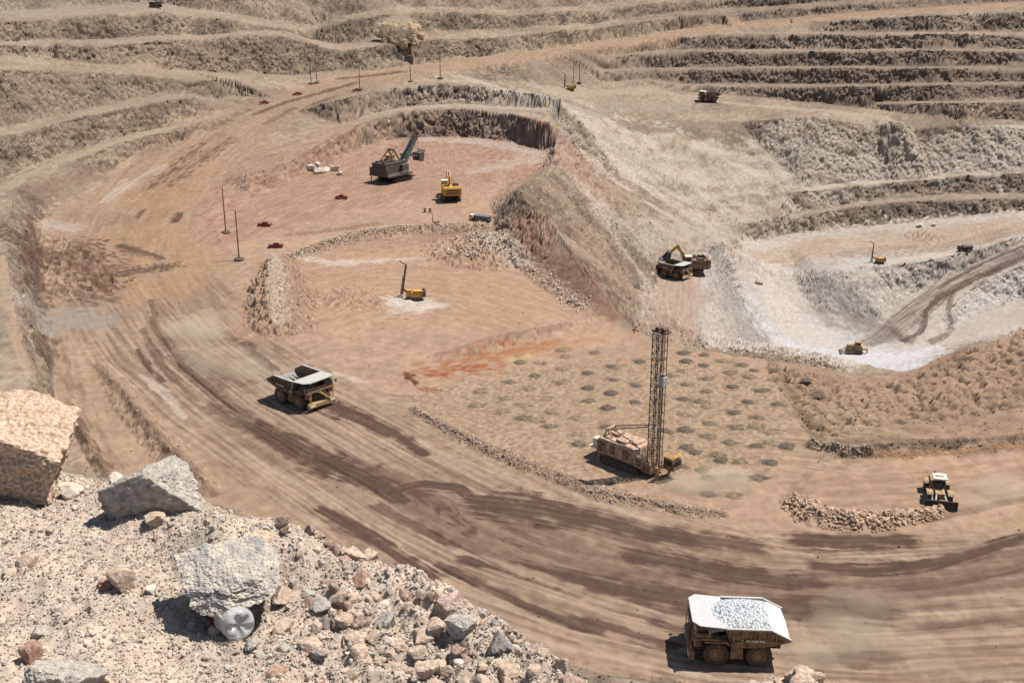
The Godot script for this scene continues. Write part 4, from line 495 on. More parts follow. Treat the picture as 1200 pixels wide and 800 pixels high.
	["clod", "pale crumbly clod of dried earth on the broken crest", "clod", -0.104, 103.100, -2.665, 0.036, 0.026, 0.032, 2.60, 0.38, "tan_rock", 245, 2],
	["stone", "pinkish stone in the pile of stones under the loaded truck", "stone", 0.694, 103.100, -2.584, 0.029, 0.022, 0.027, 0.00, 0.15, "tan_rock", 90, 2],
	["stone", "pinkish stone in the pile of stones under the loaded truck", "stone", 0.738, 103.100, -2.616, 0.027, 0.021, 0.025, 0.50, 0.15, "tan_rock", 91, 2],
	["stone", "pinkish stone in the pile of stones under the loaded truck", "stone", 0.778, 103.100, -2.629, 0.030, 0.023, 0.027, 1.00, 0.15, "tan_rock", 92, 2],
	["stone", "pinkish stone in the pile of stones under the loaded truck", "stone", 0.792, 103.100, -2.589, 0.032, 0.024, 0.029, 1.50, 0.15, "tan_rock", 93, 2],
	["stone", "pinkish stone in the pile of stones under the loaded truck", "stone", 0.747, 103.100, -2.576, 0.030, 0.022, 0.027, 2.00, 0.15, "tan_rock", 94, 2],
	["stone", "pinkish stone in the pile of stones under the loaded truck", "stone", 0.815, 103.100, -2.580, 0.025, 0.019, 0.022, 2.50, 0.15, "tan_rock", 95, 2],
	["stone", "pinkish stone in the pile of stones under the loaded truck", "stone", 0.710, 103.100, -2.554, 0.029, 0.022, 0.026, 3.00, 0.15, "tan_rock", 96, 2],
	["stone", "pinkish stone in the pile of stones under the loaded truck", "stone", 0.769, 103.100, -2.550, 0.034, 0.026, 0.031, 3.50, 0.15, "tan_rock", 97, 2],
	["stone", "pinkish stone in the pile of stones under the loaded truck", "stone", 0.661, 103.100, -2.558, 0.024, 0.019, 0.022, 4.00, 0.15, "tan_rock", 98, 2],
]
const SLAB := Vector3(-0.842, 103.205, -2.958)
const BOTTLE := Vector3(-0.780, 103.100, -2.815)
func resample(flat: Array) -> PackedVector3Array:
	var o := PackedVector3Array()
	var n := flat.size() / 3
	for i in n - 1:
		var a := Vector3(flat[3 * i], flat[3 * i + 1], flat[3 * i + 2])
		var b := Vector3(flat[3 * i + 3], flat[3 * i + 4], flat[3 * i + 5])
		var d := Vector2(b.x - a.x, b.z - a.z).length()
		var step: float = clampf(0.011 * Vector2(a.x + b.x, a.z + b.z).length() * 0.5, 2.0, 9.0)
		var k := int(ceil(d / step))
		for j in k:
			o.append(a.lerp(b, float(j) / k))
		if i == n - 2:
			o.append(b)
	return o

func build_base() -> void:
	var seen := {}
	var p2 := PackedVector2Array()
	var hh := PackedFloat32Array()
	for key in LINES:
		for p in resample(LINES[key]):
			var id := Vector2i(roundi(p.x / 1.3), roundi(p.z / 1.3))
			if seen.has(id):
				continue
			seen[id] = true
			# a hair of jitter keeps the triangulation well defined
			p2.append(Vector2(p.x + 0.013 * sin(p.z * 7.1), p.z + 0.013 * sin(p.x * 5.3)))
			hh.append(p.y)
	var tri := Geometry2D.triangulate_delaunay(p2)
	base.resize(BA * BR)
	base.fill(-999.0)
	for t in range(0, tri.size(), 3):
		var a := p2[tri[t]]
		var b := p2[tri[t + 1]]
		var c := p2[tri[t + 2]]
		var ha := hh[tri[t]]
		var hb := hh[tri[t + 1]]
		var hc := hh[tri[t + 2]]
		var det := (b.y - c.y) * (a.x - c.x) + (c.x - b.x) * (a.y - c.y)
		if absf(det) < 1e-6:
			continue
		var za := atan2(a.x, -a.y)
		var zb := atan2(b.x, -b.y)
		var zc := atan2(c.x, -c.y)
		var i0 := maxi(0, int(ceil((minf(za, minf(zb, zc)) - AZ0) / AZN)))
		var i1 := mini(BA - 1, int(floor((maxf(za, maxf(zb, zc)) - AZ0) / AZN)))
		# a chord bulges towards the eye: the near end uses the distance to the edges
		var big := maxf(a.length(), maxf(b.length(), c.length()))
		for i in range(i0, i1 + 1):
			var az := AZ0 + i * AZN
			var dx := sin(az)
			var dz := -cos(az)
			# barycentrics are linear along the ray: w = w0 + w1 * r
			var u0 := ((b.y - c.y) * (-c.x) + (c.x - b.x) * (-c.y)) / det
			var u1 := ((b.y - c.y) * dx + (c.x - b.x) * dz) / det
			var v0 := ((c.y - a.y) * (-c.x) + (a.x - c.x) * (-c.y)) / det
			var v1 := ((c.y - a.y) * dx + (a.x - c.x) * dz) / det
			var w0 := 1.0 - u0 - v0
			var w1 := -u1 - v1
			var lo := 0.0
			var hi := big
			for q in 3:
				var k0: float = u0 if q == 0 else (v0 if q == 1 else w0)
				var k1: float = u1 if q == 0 else (v1 if q == 1 else w1)
				if absf(k1) < 1e-12:
					if k0 < -1e-6:
						hi = -1.0
				elif k1 > 0.0:
					lo = maxf(lo, -k0 / k1)
				else:
					hi = minf(hi, -k0 / k1)
			if hi < lo:
				continue
			var j0 := maxi(0, int(ceil(lo - BR0)))
			var j1 := mini(BR - 1, int(floor(hi - BR0)))
			var h0 := u0 * ha + v0 * hb + w0 * hc
			var h1 := u1 * ha + v1 * hb + w1 * hc
			for j in range(j0, j1 + 1):
				base[i * BR + j] = h0 + h1 * (BR0 + j)
	# fill what no triangle covers with the nearest value along the ray
	for i in BA:
		var last := -999.0
		for j in BR:
			var k := i * BR + j
			if base[k] < -900.0:
				base[k] = last
			else:
				last = base[k]
		last = -999.0
		for j in range(BR - 1, -1, -1):
			var k := i * BR + j
			if base[k] < -900.0:
				base[k] = last
			else:
				last = base[k]

func ground(x: float, z: float) -> float:
	var fa := (atan2(x, -z) - AZ0) / AZN
	var fr := sqrt(x * x + z * z) - BR0
	fa = clampf(fa, 0.0, BA - 1.001)
	fr = clampf(fr, 0.0, BR - 1.001)
	var i := int(fa)
	var j := int(fr)
	fa -= i
	fr -= j
	var k := i * BR + j
	return (base[k] * (1.0 - fr) + base[k + 1] * fr) * (1.0 - fa) + (base[k + BR] * (1.0 - fr) + base[k + BR + 1] * fr) * fa
# ---- the terrain mesh: a fan of columns whose rows crowd where the ground is steep
var NA := 1480
var NR := 800
var caz := PackedFloat32Array()
var crow := PackedFloat32Array()     # distance of each vertex
var vx := PackedFloat32Array()
var vy := PackedFloat32Array()
var vz := PackedFloat32Array()
var vslope := PackedFloat32Array()
var cr := PackedFloat32Array()
var cg := PackedFloat32Array()
var cb := PackedFloat32Array()
var region := PackedByteArray()

func noise(kind: int, freq: float, octaves: int, seed_: int, fractal := 1) -> FastNoiseLite:
	var n := FastNoiseLite.new()
	n.noise_type = kind
	n.frequency = freq
	n.seed = seed_
	n.fractal_type = fractal
	n.fractal_octaves = octaves
	return n

func build_grid() -> void:
	caz.resize(NA)
	# fine columns within +-27 degrees, coarse ones beyond
	var inner := 0.475
	var outer := 0.62
	var side := int(NA * 0.06)
	for i in NA:
		if i < side:
			caz[i] = lerpf(-outer, -inner, float(i) / side)
		elif i >= NA - side:
			caz[i] = lerpf(inner, outer, float(i - (NA - side) + 1) / side)
		else:
			caz[i] = lerpf(-inner, inner, float(i - side) / (NA - 2 * side))
	# row distances on every eighth column, from the angle under which the ground is seen
	var coarse := []
	for q in range(0, NA + 7, 8):
		var az := caz[mini(q, NA - 1)]
		var bi := clampi(int(round((az - AZ0) / AZN)), 1, BA - 2)
		var cum := PackedFloat32Array()
		cum.resize(BR)
		var tot := 0.0
		var pa := atan2(base[bi * BR] - EYE, float(BR0))
		for j in BR:
			var rr := float(BR0 + j)
			var h := (base[bi * BR + j] + base[(bi - 1) * BR + j] + base[(bi + 1) * BR + j]) / 3.0
			var an := atan2(h - EYE, rr)
			var da := an - pa
			var w: float = (da if da > 0.0 else -0.3 * da) + 0.035 / rr
			if rr < 108.0:
				w *= 0.12
			if an > -0.03:
				w *= 0.15
			tot += w
			cum[j] = tot
			pa = an
		var rows := PackedFloat32Array()
		rows.resize(NR)
		var j := 0
		for k in NR:
			var want := cum[0] + (tot - cum[0]) * k / (NR - 1.0)
			while j < BR - 2 and cum[j + 1] < want:
				j += 1
			var f := clampf((want - cum[j]) / maxf(1e-9, cum[j + 1] - cum[j]), 0.0, 1.0)
			rows[k] = BR0 + j + f
		coarse.append(rows)
	# neighbouring columns share much the same spacing, so that no quad is sheared
	for pass_ in 2:
		var soft := []
		for q in coarse.size():
			var sum := PackedFloat32Array()
			sum.resize(NR)
			var cnt := 0.0
			for o in range(-5, 6):
				var w := 6.0 - absf(o)
				var other: PackedFloat32Array = coarse[clampi(q + o, 0, coarse.size() - 1)]
				cnt += w
				for k in NR:
					sum[k] += w * other[k]
			for k in NR:
				sum[k] /= cnt
			soft.append(sum)
		coarse = soft
	crow.resize(NA * NR)
	for i in NA:
		var q := i / 8
		var f := (i % 8) / 8.0
		var ra: PackedFloat32Array = coarse[q]
		var rb: PackedFloat32Array = coarse[q + 1]
		for k in NR:
			crow[i * NR + k] = ra[k] * (1.0 - f) + rb[k] * f

func shape_grid() -> void:
	var n := NA * NR
	for a in [vx, vy, vz, vslope, cr, cg, cb]:
		a.resize(n)
	vx.resize(n); vy.resize(n); vz.resize(n); vslope.resize(n)
	cr.resize(n); cg.resize(n); cb.resize(n)
	region.resize(n)
	var wa := noise(FastNoiseLite.TYPE_SIMPLEX, 1.0 / 50.0, 4, 11)
	var wb := noise(FastNoiseLite.TYPE_SIMPLEX, 1.0 / 50.0, 4, 12)
	var fa := noise(FastNoiseLite.TYPE_SIMPLEX, 1.0 / 9.0, 3, 13, FastNoiseLite.FRACTAL_RIDGED)
	var fb := noise(FastNoiseLite.TYPE_SIMPLEX, 1.0 / 3.2, 1, 14)
	var fi := noise(FastNoiseLite.TYPE_SIMPLEX, 1.0 / 16.0, 4, 17)
	fi.fractal_gain = 0.5
	var fc := noise(FastNoiseLite.TYPE_CELLULAR, 1.0 / 4.6, 1, 16)
	fc.cellular_return_type = FastNoiseLite.RETURN_DISTANCE2_SUB
	var fl := noise(FastNoiseLite.TYPE_SIMPLEX, 1.0 / 11.0, 3, 15)
	var slump := PackedVector2Array()
	for p in SLUMP:
		slump.append(Vector2(p[0], p[1]))
	var churned := PackedVector2Array()
	for p in CHURNED:
		churned.append(Vector2(p[0], p[1]))
	for i in NA:
		var az := caz[i]
		var sx := sin(az)
		var sz := -cos(az)
		for k in NR:
			var id := i * NR + k
			var r := crow[id]
			var x := sx * r
			var z := sz * r
			var b0 := ground(x, z)
			var e := 1.5
			var gx := ground(x + e, z) - b0
			var gz := ground(x, z + e) - b0
			var s := sqrt(gx * gx + gz * gz) / e
			var far := clampf((r - 250.0) / 400.0, 0.35, 1.0)
			var w := 2.6 * far
			var wx := x + w * wa.get_noise_2d(x, z)
			var wz := z + w * wb.get_noise_2d(x, z)
			var h := ground(wx, wz)
			var face := clampf((s - 0.16) / 0.55, 0.0, 1.0)
			var rock := 0.0
			var d := 0.12 * fl.get_noise_2d(x, z) + 0.05 * fb.get_noise_2d(x * 1.4, z * 1.4)
			if face > 0.0:
				# gullies run down the face: stretch the noise along the fall line
				var il := 1.0 / maxf(s * e, 1e-4)
				var ux := gx * il
				var uz := gz * il
				var along := -x * uz + z * ux
				var sharp := clampf((s - 0.5) / 0.4, 0.0, 1.0)
				rock = face * far * (0.9 * fa.get_noise_3d(along, h * 0.5, x * ux * 0.4 + z * uz * 0.4) + lerpf(1.2, 2.3, sharp) * fi.get_noise_3d(x, h, z) + sharp * (0.6 * fb.get_noise_3d(x, h, z) + 1.2 * fc.get_noise_3d(x, h, z)))
			elif s > 0.05:
				d += 0.3 * fb.get_noise_2d(x, z) * clampf(s * 3.0, 0.0, 1.0)
			if r < 330.0 and x > 50.0 and Geometry2D.is_point_in_polygon(Vector2(x, z), slump):
				d += 1.3 * fa.get_noise_2d(x * 0.6, z * 1.1) + 1.1 * fc.get_noise_2d(x * 0.7, z) + 0.4 * fb.get_noise_2d(x, z)
			elif x < -110.0 and r < 460.0 and Geometry2D.is_point_in_polygon(Vector2(x, z), churned):
				d += 1.0 * fa.get_noise_2d(x * 0.8, z * 0.8) + 0.6 * fc.get_noise_2d(x, z)
			# rock stands out square to the face
			var nl := 1.0 / sqrt(s * s + 1.0)
			vx[id] = x - gx / e * nl * rock
			vy[id] = h + d + nl * rock
			vz[id] = z - gz / e * nl * rock
			vslope[id] = s

func commit_grid() -> void:
	var n := NA * NR
	var nrm := PackedVector3Array()
	nrm.resize(n)
	for i in NA:
		var im := i if i < NA - 1 else i - 1
		var ip := mini(i + 1, NA - 1)
		for k in NR:
			var km := k if k < NR - 1 else k - 1
			var kp := mini(k + 1, NR - 1)
			var a := ip * NR + k
			var b := im * NR + k
			var c := i * NR + kp
			var d := i * NR + km
			var du := Vector3(vx[a] - vx[b], vy[a] - vy[b], vz[a] - vz[b])
			var dv := Vector3(vx[c] - vx[d], vy[c] - vy[d], vz[c] - vz[d])
			nrm[i * NR + k] = du.cross(dv).normalized()
	var idx := []
	for q in REGION_NAMES.size():
		idx.append(PackedInt32Array())
	var maps := []
	for q in REGION_NAMES.size():
		var m := PackedInt32Array()
		m.resize(n)
		m.fill(-1)
		maps.append(m)
	for q in REGION_NAMES.size():
		var ind := PackedInt32Array()
		var m := PackedInt32Array()
		m.resize(n)
		m.fill(-1)
		var ps := PackedVector3Array()
		var ns := PackedVector3Array()
		var cs := PackedColorArray()
		for i in NA - 1:
			for k in NR - 1:
				var a := i * NR + k
				if region[a] != q:
					continue
				var b := a + NR
				for v in [a, b, b + 1, a + 1]:
					if m[v] < 0:
						m[v] = ps.size()
						ps.append(Vector3(vx[v], vy[v], vz[v]))
						ns.append(nrm[v])
						cs.append(Color(cr[v], cg[v], cb[v]))
				ind.append(m[a]); ind.append(m[b + 1]); ind.append(m[b])
				ind.append(m[a]); ind.append(m[a + 1]); ind.append(m[b + 1])
		if ps.is_empty():
			continue
		var arr := []
		arr.resize(Mesh.ARRAY_MAX)
		arr[Mesh.ARRAY_VERTEX] = ps
		arr[Mesh.ARRAY_NORMAL] = ns
		arr[Mesh.ARRAY_COLOR] = cs
		arr[Mesh.ARRAY_INDEX] = ind
		var am := ArrayMesh.new()
		am.add_surface_from_arrays(Mesh.PRIMITIVE_TRIANGLES, arr)
		am.surface_set_material(0, mats.earth)
		var o := MeshInstance3D.new()
		o.name = REGION_NAMES[q]
		o.mesh = am
		o.set_meta("kind", "structure")
		o.set_meta("label", REGION_LABELS[q])
		o.set_meta("category", REGION_CATS[q])
		add_child(o, true)
# ---- what the ground is made of: base soils, areas, then bands of other soil, damp tracks and painted crest highlights
func find_row(col: int, r: float) -> int:
	var lo := col * NR
	var hi := lo + NR
	while lo < hi:
		var mid := (lo + hi) >> 1
		if crow[mid] < r:
			lo = mid + 1
		else:
			hi = mid
	return lo - col * NR

func find_col(az: float) -> int:
	var lo := 0
	var hi := NA
	while lo < hi:
		var mid := (lo + hi) >> 1
		if caz[mid] < az:
			lo = mid + 1
		else:
			hi = mid
	return lo

func polar_box(pts: PackedVector2Array) -> Array:
	var a0 := 9.0
	var a1 := -9.0
	var r0 := 1e9
	var r1 := 0.0
	for i in pts.size():
		var p := pts[i]
		var q := pts[(i + 1) % pts.size()]
		a0 = minf(a0, atan2(p.x, -p.y))
		a1 = maxf(a1, atan2(p.x, -p.y))
		r1 = maxf(r1, p.length())
		r0 = minf(r0, Geometry2D.get_closest_point_to_segment(Vector2.ZERO, p, q).length())
	return [find_col(a0), mini(find_col(a1) + 1, NA), r0, r1]

func paint_grid() -> void:
	var n := NA * NR
	var lo := noise(FastNoiseLite.TYPE_SIMPLEX, 1.0 / 60.0, 4, 21)
	var hi := noise(FastNoiseLite.TYPE_SIMPLEX, 1.0 / 6.0, 2, 22)
	var strata := noise(FastNoiseLite.TYPE_SIMPLEX, 1.0 / 22.0, 4, 23)
	for id in n:
		var x := vx[id]
		var y := vy[id]
		var z := vz[id]
		var a := lo.get_noise_2d(x, z)
		var b := hi.get_noise_3d(x, y, z)
		var s := strata.get_noise_3d(x * 0.6, y * 1.3, z * 0.6)
		var k := 1.0 + 0.24 * a + 0.34 * b
		# rock shows in patches through the tan dust, darkened further to paint in wall shadows
		var rock := clampf(0.45 + 1.8 * s + 2.0 * b, 0.0, 1.0) * clampf((vslope[id] - 0.25) * 2.5, 0.0, 1.0)
		cr[id] = lerpf(0.236, 0.128, rock) * k
		cg[id] = lerpf(0.189, 0.099, rock) * k
		cb[id] = lerpf(0.151, 0.081, rock) * k
	var poly := PackedVector2Array()
	for area in AREAS:
		poly = PackedVector2Array()
		var flat: Array = area[2]
		for i in range(0, flat.size(), 2):
			poly.append(Vector2(flat[i], flat[i + 1]))
		var box := polar_box(poly)
		var c: Array = area[1]
		var steep_out: bool = area[0] == 3
		for i in range(box[0], box[1]):
			for k in range(find_row(i, box[2]), mini(find_row(i, box[3]) + 1, NR)):
				var id := i * NR + k
				var wob := 0.012 * crow[id]
				if not Geometry2D.is_point_in_polygon(Vector2(vx[id] + wob * hi.get_noise_2d(vx[id], vz[id]), vz[id] + wob * hi.get_noise_2d(vz[id], vx[id])), poly):
					continue
				region[id] = area[0]
				var m := 1.0 + 0.12 * lo.get_noise_2d(vx[id] * 1.7, vz[id] * 1.7) + 0.13 * hi.get_noise_2d(vx[id], vz[id])
				cr[id] = c[0] * m
				cg[id] = c[1] * m
				cb[id] = c[2] * m
	for id in n:
		if region[id] == 0 and vy[id] < 70.0 and crow[id] < 235.0:
			region[id] = 5
	var bn := noise(FastNoiseLite.TYPE_SIMPLEX, 1.0, 2, 31)
	var pile_tone := [0.092, 0.071, 0.053]
	var grain := noise(FastNoiseLite.TYPE_SIMPLEX, 1.0 / 2.8, 1, 33)
	var off := 0.0
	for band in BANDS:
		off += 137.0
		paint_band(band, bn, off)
	# cuttings blown about each hole
	for i in range(0, PILES.size(), 2):
		off += 61.0
		var px: float = PILES[i]
		var pz: float = PILES[i + 1]
		paint_band([pile_tone, [0.85, 0.7, 1.1, 3.0, 1.5, 0.3], [px - 0.5, pz, 1.6, px + 0.5, pz, 1.6]], bn, off)
	# single stones and clods lighter or darker than the soil they lie in
	for id in n:
		var s := clampf(vslope[id] * 1.6 - 0.25, 0.0, 1.0)
		var k := 1.0 + lerpf(0.10, 0.24, s) * grain.get_noise_3d(vx[id], vy[id], vz[id])
		cr[id] *= k
		cg[id] *= k
		cb[id] *= k

func paint_band(band: Array, bn: FastNoiseLite, off: float) -> void:
	var col: Array = band[0]
	var par: Array = band[1]
	var flat: Array = band[2]
	var c0: float = col[0]
	var c1: float = col[1]
	var c2: float = col[2]
	var alpha: float = par[0]
	var soft: float = maxf(par[1], 0.02)
	var rag: float = par[2]
	var ls: float = 1.0 / par[3]
	var lt: float = 1.0 / par[4]
	var con: float = par[5]
	var n := flat.size() / 3
	var pts := PackedVector2Array()
	var hw := PackedFloat32Array()
	for i in n:
		pts.append(Vector2(flat[3 * i], flat[3 * i + 1]))
		hw.append(flat[3 * i + 2])
	var tan_ := PackedVector2Array()
	for i in n:
		tan_.append((pts[mini(i + 1, n - 1)] - pts[maxi(i - 1, 0)]).normalized())
	var s0 := 0.0
	for i in n - 1:
		var a := pts[i]
		var b := pts[i + 1]
		var ta := tan_[i]
		var tb := tan_[i + 1]
		var d := a.distance_to(b)
		var first := i == 0
		var last := i == n - 2
		var wmax := maxf(hw[i], hw[i + 1]) * 1.4
		var ea := a - ta * (hw[i] * 1.3 if first else 0.0)
		var eb := b + tb * (hw[i + 1] * 1.3 if last else 0.0)
		var na := Vector2(-ta.y, ta.x) * wmax
		var nb := Vector2(-tb.y, tb.x) * wmax
		var box := polar_box(PackedVector2Array([ea + na, eb + nb, eb - nb, ea - na]))
		for q in range(box[0], box[1]):
			for k in range(find_row(q, box[2]), mini(find_row(q, box[3]) + 1, NR)):
				var id := q * NR + k
				var p := Vector2(vx[id], vz[id])
				var d0 := (p - a).dot(ta)
				var d1 := (p - b).dot(tb)
				var f := 0.0
				var end := 0.0
				if d0 < 0.0:
					if not first:
						continue
					end = -d0 / hw[0]
				elif d1 >= 0.0:
					if not last:
						continue
					f = 1.0
					end = d1 / hw[n - 1]
				else:
					f = d0 / (d0 - d1)
				var c := a.lerp(b, f)
				var tt := ta.lerp(tb, f).normalized()
				var t := (p - c).dot(Vector2(-tt.y, tt.x))
				var w := lerpf(hw[i], hw[i + 1], f)
				var u := sqrt(t * t / (w * w) + end * end)
				if u > 1.4:
					continue
				var s := s0 + f * d
				var g := bn.get_noise_2d(s * ls + off, t * lt)
				var g2 := bn.get_noise_2d(p.x * 0.16 + off, p.y * 0.16)
				var e := (1.0 - u + rag * (0.55 * g2 + 0.75 * g)) / soft
				var cover := clampf(e, 0.0, 1.0) * clampf(1.0 - con * (0.5 - 0.9 * g - 0.25 * g2), 0.0, 1.0)
				cover *= alpha
				cr[id] += (c0 - cr[id]) * cover
				cg[id] += (c1 - cg[id]) * cover
				cb[id] += (c2 - cb[id]) * cover
		s0 += d

func raise_ridges() -> void:
	var bn := noise(FastNoiseLite.TYPE_SIMPLEX, 1.0 / 4.0, 4, 41)
	for ridge in RIDGES:
		var top: float = ridge[0]
		var rough: float = ridge[1]
		var flat: Array = ridge[2]
		var n := flat.size() / 4
		var add := {}
		for i in n - 1:
			var a := Vector2(flat[4 * i], flat[4 * i + 1])
			var b := Vector2(flat[4 * i + 4], flat[4 * i + 5])
			var wa: float = flat[4 * i + 2]
			var wb: float = flat[4 * i + 6]
			var ha: float = flat[4 * i + 3]
			var hb: float = flat[4 * i + 7]
			var w := maxf(wa, wb) * 1.3
			var t := (b - a).normalized() * w
			var s := Vector2(-t.y, t.x)
			var box := polar_box(PackedVector2Array([a - t + s, b + t + s, b + t - s, a - t - s]))
			for q in range(box[0], box[1]):
				for k in range(find_row(q, box[2]), mini(find_row(q, box[3]) + 1, NR)):
					var id := q * NR + k
					var p := Vector2(vx[id], vz[id])
					var f := clampf((p - a).dot(b - a) / (b - a).length_squared(), 0.0, 1.0)
					var g := bn.get_noise_2d(p.x, p.y)
					var ww := lerpf(wa, wb, f)
					var hh := lerpf(ha, hb, f)
					var u := p.distance_to(a.lerp(b, f)) / ww + 0.25 * g
					var h := hh * clampf((1.0 - u) / (1.0 - top), 0.0, 1.0)
					h += rough * clampf(absf(h), 0.0, 1.0) * bn.get_noise_2d(p.x * 1.5, p.y * 1.5)
					if absf(h) > absf(add.get(id, 0.0)):
						add[id] = h
		for id in add:
			vy[id] += add[id]
			vslope[id] += 0.3
# ---- small modelling kit
var taken := {}

func numbered(called: String) -> String:
	var k: int = taken.get(called, 0)
	taken[called] = k + 1
	return called if k == 0 else "%s_%03d" % [called, k]

func thing(called: String, label: String, category: String, at: Vector3, turn := 0.0, group := "") -> Node3D:
	var o := Node3D.new()
	o.name = numbered(called)
	add_child(o)
	o.position = at
	o.rotation.y = turn
	o.set_meta("label", label)
	o.set_meta("category", category)
	if group:
		o.set_meta("group", group)
	return o

func copy(src: Node3D, label: String, at: Vector3, turn: float) -> Node3D:
	var stem := String(src.name)
	var cut := stem.length() - 4
	if cut > 0 and stem[cut] == "_" and stem.substr(cut + 1).is_valid_int():
		stem = stem.substr(0, cut)
	var o: Node3D = src.duplicate()
	o.name = numbered(stem)
	add_child(o)
	o.position = at
	o.rotation.y = turn
	o.set_meta("label", label)
	return o

func new_st() -> SurfaceTool:
	var st := SurfaceTool.new()
	st.begin(Mesh.PRIMITIVE_TRIANGLES)
	st.set_smooth_group(-1)
	return st

func finish(st: SurfaceTool, m: Material) -> ArrayMesh:
	st.generate_normals()
	var am := st.commit()
	am.surface_set_material(0, m)
	return am

func part(parent: Node, called: String, st: SurfaceTool, m: Material) -> MeshInstance3D:
	var o := MeshInstance3D.new()
	o.name = called
	o.mesh = finish(st, m)
	parent.add_child(o, true)
	return o

func part_mesh(parent: Node, called: String, mesh: Mesh, at: Vector3, turn := Vector3.ZERO) -> MeshInstance3D:
	var o := MeshInstance3D.new()
	o.name = called
	o.mesh = mesh
	o.position = at
	o.rotation = turn
	parent.add_child(o, true)
	return o

func quad(st: SurfaceTool, a: Vector3, b: Vector3, c: Vector3, d: Vector3) -> void:
	st.add_vertex(a); st.add_vertex(b); st.add_vertex(c)
	st.add_vertex(a); st.add_vertex(c); st.add_vertex(d)

func hexa(st: SurfaceTool, p: Array) -> void:
	# p: bottom 0..3 then top 4..7, both counter-clockwise seen from above
	quad(st, p[7], p[6], p[5], p[4])
	quad(st, p[0], p[1], p[2], p[3])
	for i in 4:
		var j := (i + 1) % 4
		quad(st, p[i], p[i + 4], p[j + 4], p[j])

func bx(st: SurfaceTool, c: Vector3, s: Vector3, b := Basis.IDENTITY) -> void:
	var h := s * 0.5
	var p := []
	for y in [-h.y, h.y]:
		for q in [Vector2(-1, 1), Vector2(1, 1), Vector2(1, -1), Vector2(-1, -1)]:
			p.append(c + b * Vector3(q.x * h.x, y, q.y * h.z))
	hexa(st, p)

# a box whose top is inset: bevelled hoods, counterweights
func wedge(st: SurfaceTool, c: Vector3, s: Vector3, inset: Vector2) -> void:
	var h := s * 0.5
	var p := []
	for k in 2:
		var ix: float = inset.x if k == 1 else 0.0
		var iz: float = inset.y if k == 1 else 0.0
		for q in [Vector2(-1, 1), Vector2(1, 1), Vector2(1, -1), Vector2(-1, -1)]:
			p.append(c + Vector3(q.x * (h.x - ix), h.y if k == 1 else -h.y, q.y * (h.z - iz)))
	hexa(st, p)

func beam(st: SurfaceTool, a: Vector3, b: Vector3, w: float, h: float) -> void:
	var f := (b - a)
	var l := f.length()
	f /= l
	var up := Vector3.UP if absf(f.y) < 0.98 else Vector3.RIGHT
	var s := f.cross(up).normalized()
	up = s.cross(f)
	bx(st, (a + b) * 0.5, Vector3(l, h, w), Basis(f, up, s))

func cyl(st: SurfaceTool, a: Vector3, b: Vector3, r0: float, r1: float, n := 12) -> void:
	var f := (b - a).normalized()
	var u := f.cross(Vector3.UP if absf(f.y) < 0.9 else Vector3.RIGHT).normalized()
	var v := f.cross(u)
	for i in n:
		var t0 := TAU * i / n
		var t1 := TAU * (i + 1) / n
		var d0 := u * cos(t0) + v * sin(t0)
		var d1 := u * cos(t1) + v * sin(t1)
		st.set_smooth_group(1)
		quad(st, a + d0 * r0, a + d1 * r0, b + d1 * r1, b + d0 * r1)
		st.set_smooth_group(-1)
		if r1 > 0.001:
			st.add_vertex(b); st.add_vertex(b + d0 * r1); st.add_vertex(b + d1 * r1)
		if r0 > 0.001:
			st.add_vertex(a); st.add_vertex(a + d1 * r0); st.add_vertex(a + d0 * r0)

func tube(st: SurfaceTool, pts: Array, r: float, n := 6) -> void:
	for i in pts.size() - 1:
		cyl(st, pts[i], pts[i + 1], r, r, n)

# profile of (radius, axial) turned round the local z axis
func lathe(st: SurfaceTool, prof: Array, n: int, at := Vector3.ZERO) -> void:
	for i in n:
		var t0 := TAU * i / n
		var t1 := TAU * (i + 1) / n
		for k in prof.size() - 1:
			var p: Vector2 = prof[k]
			var q: Vector2 = prof[k + 1]
			st.set_smooth_group(k + 2)
			quad(st, at + Vector3(p.x * cos(t0), p.x * sin(t0), p.y), at + Vector3(q.x * cos(t0), q.x * sin(t0), q.y), at + Vector3(q.x * cos(t1), q.x * sin(t1), q.y), at + Vector3(p.x * cos(t1), p.x * sin(t1), p.y))
	st.set_smooth_group(-1)

# extrude an outline in the xy plane from z0 to z1
func ext(st: SurfaceTool, outline: Array, z0: float, z1: float, xf := Transform3D.IDENTITY) -> void:
	var poly := PackedVector2Array(outline)
	if Geometry2D.is_polygon_clockwise(poly):
		poly.reverse()
	var ind := Geometry2D.triangulate_polygon(poly)
	for t in range(0, ind.size(), 3):
		var a := poly[ind[t]]
		var b := poly[ind[t + 1]]
		var c := poly[ind[t + 2]]
		if (b - a).cross(c - a) < 0.0:
			var w := b
			b = c
			c = w
		for v in [a, c, b]:
			st.add_vertex(xf * Vector3(v.x, v.y, z1))
		for v in [a, b, c]:
			st.add_vertex(xf * Vector3(v.x, v.y, z0))
	var n := poly.size()
	for i in n:
		var a := poly[i]
		var b := poly[(i + 1) % n]
		quad(st, xf * Vector3(a.x, a.y, z0), xf * Vector3(a.x, a.y, z1), xf * Vector3(b.x, b.y, z1), xf * Vector3(b.x, b.y, z0))

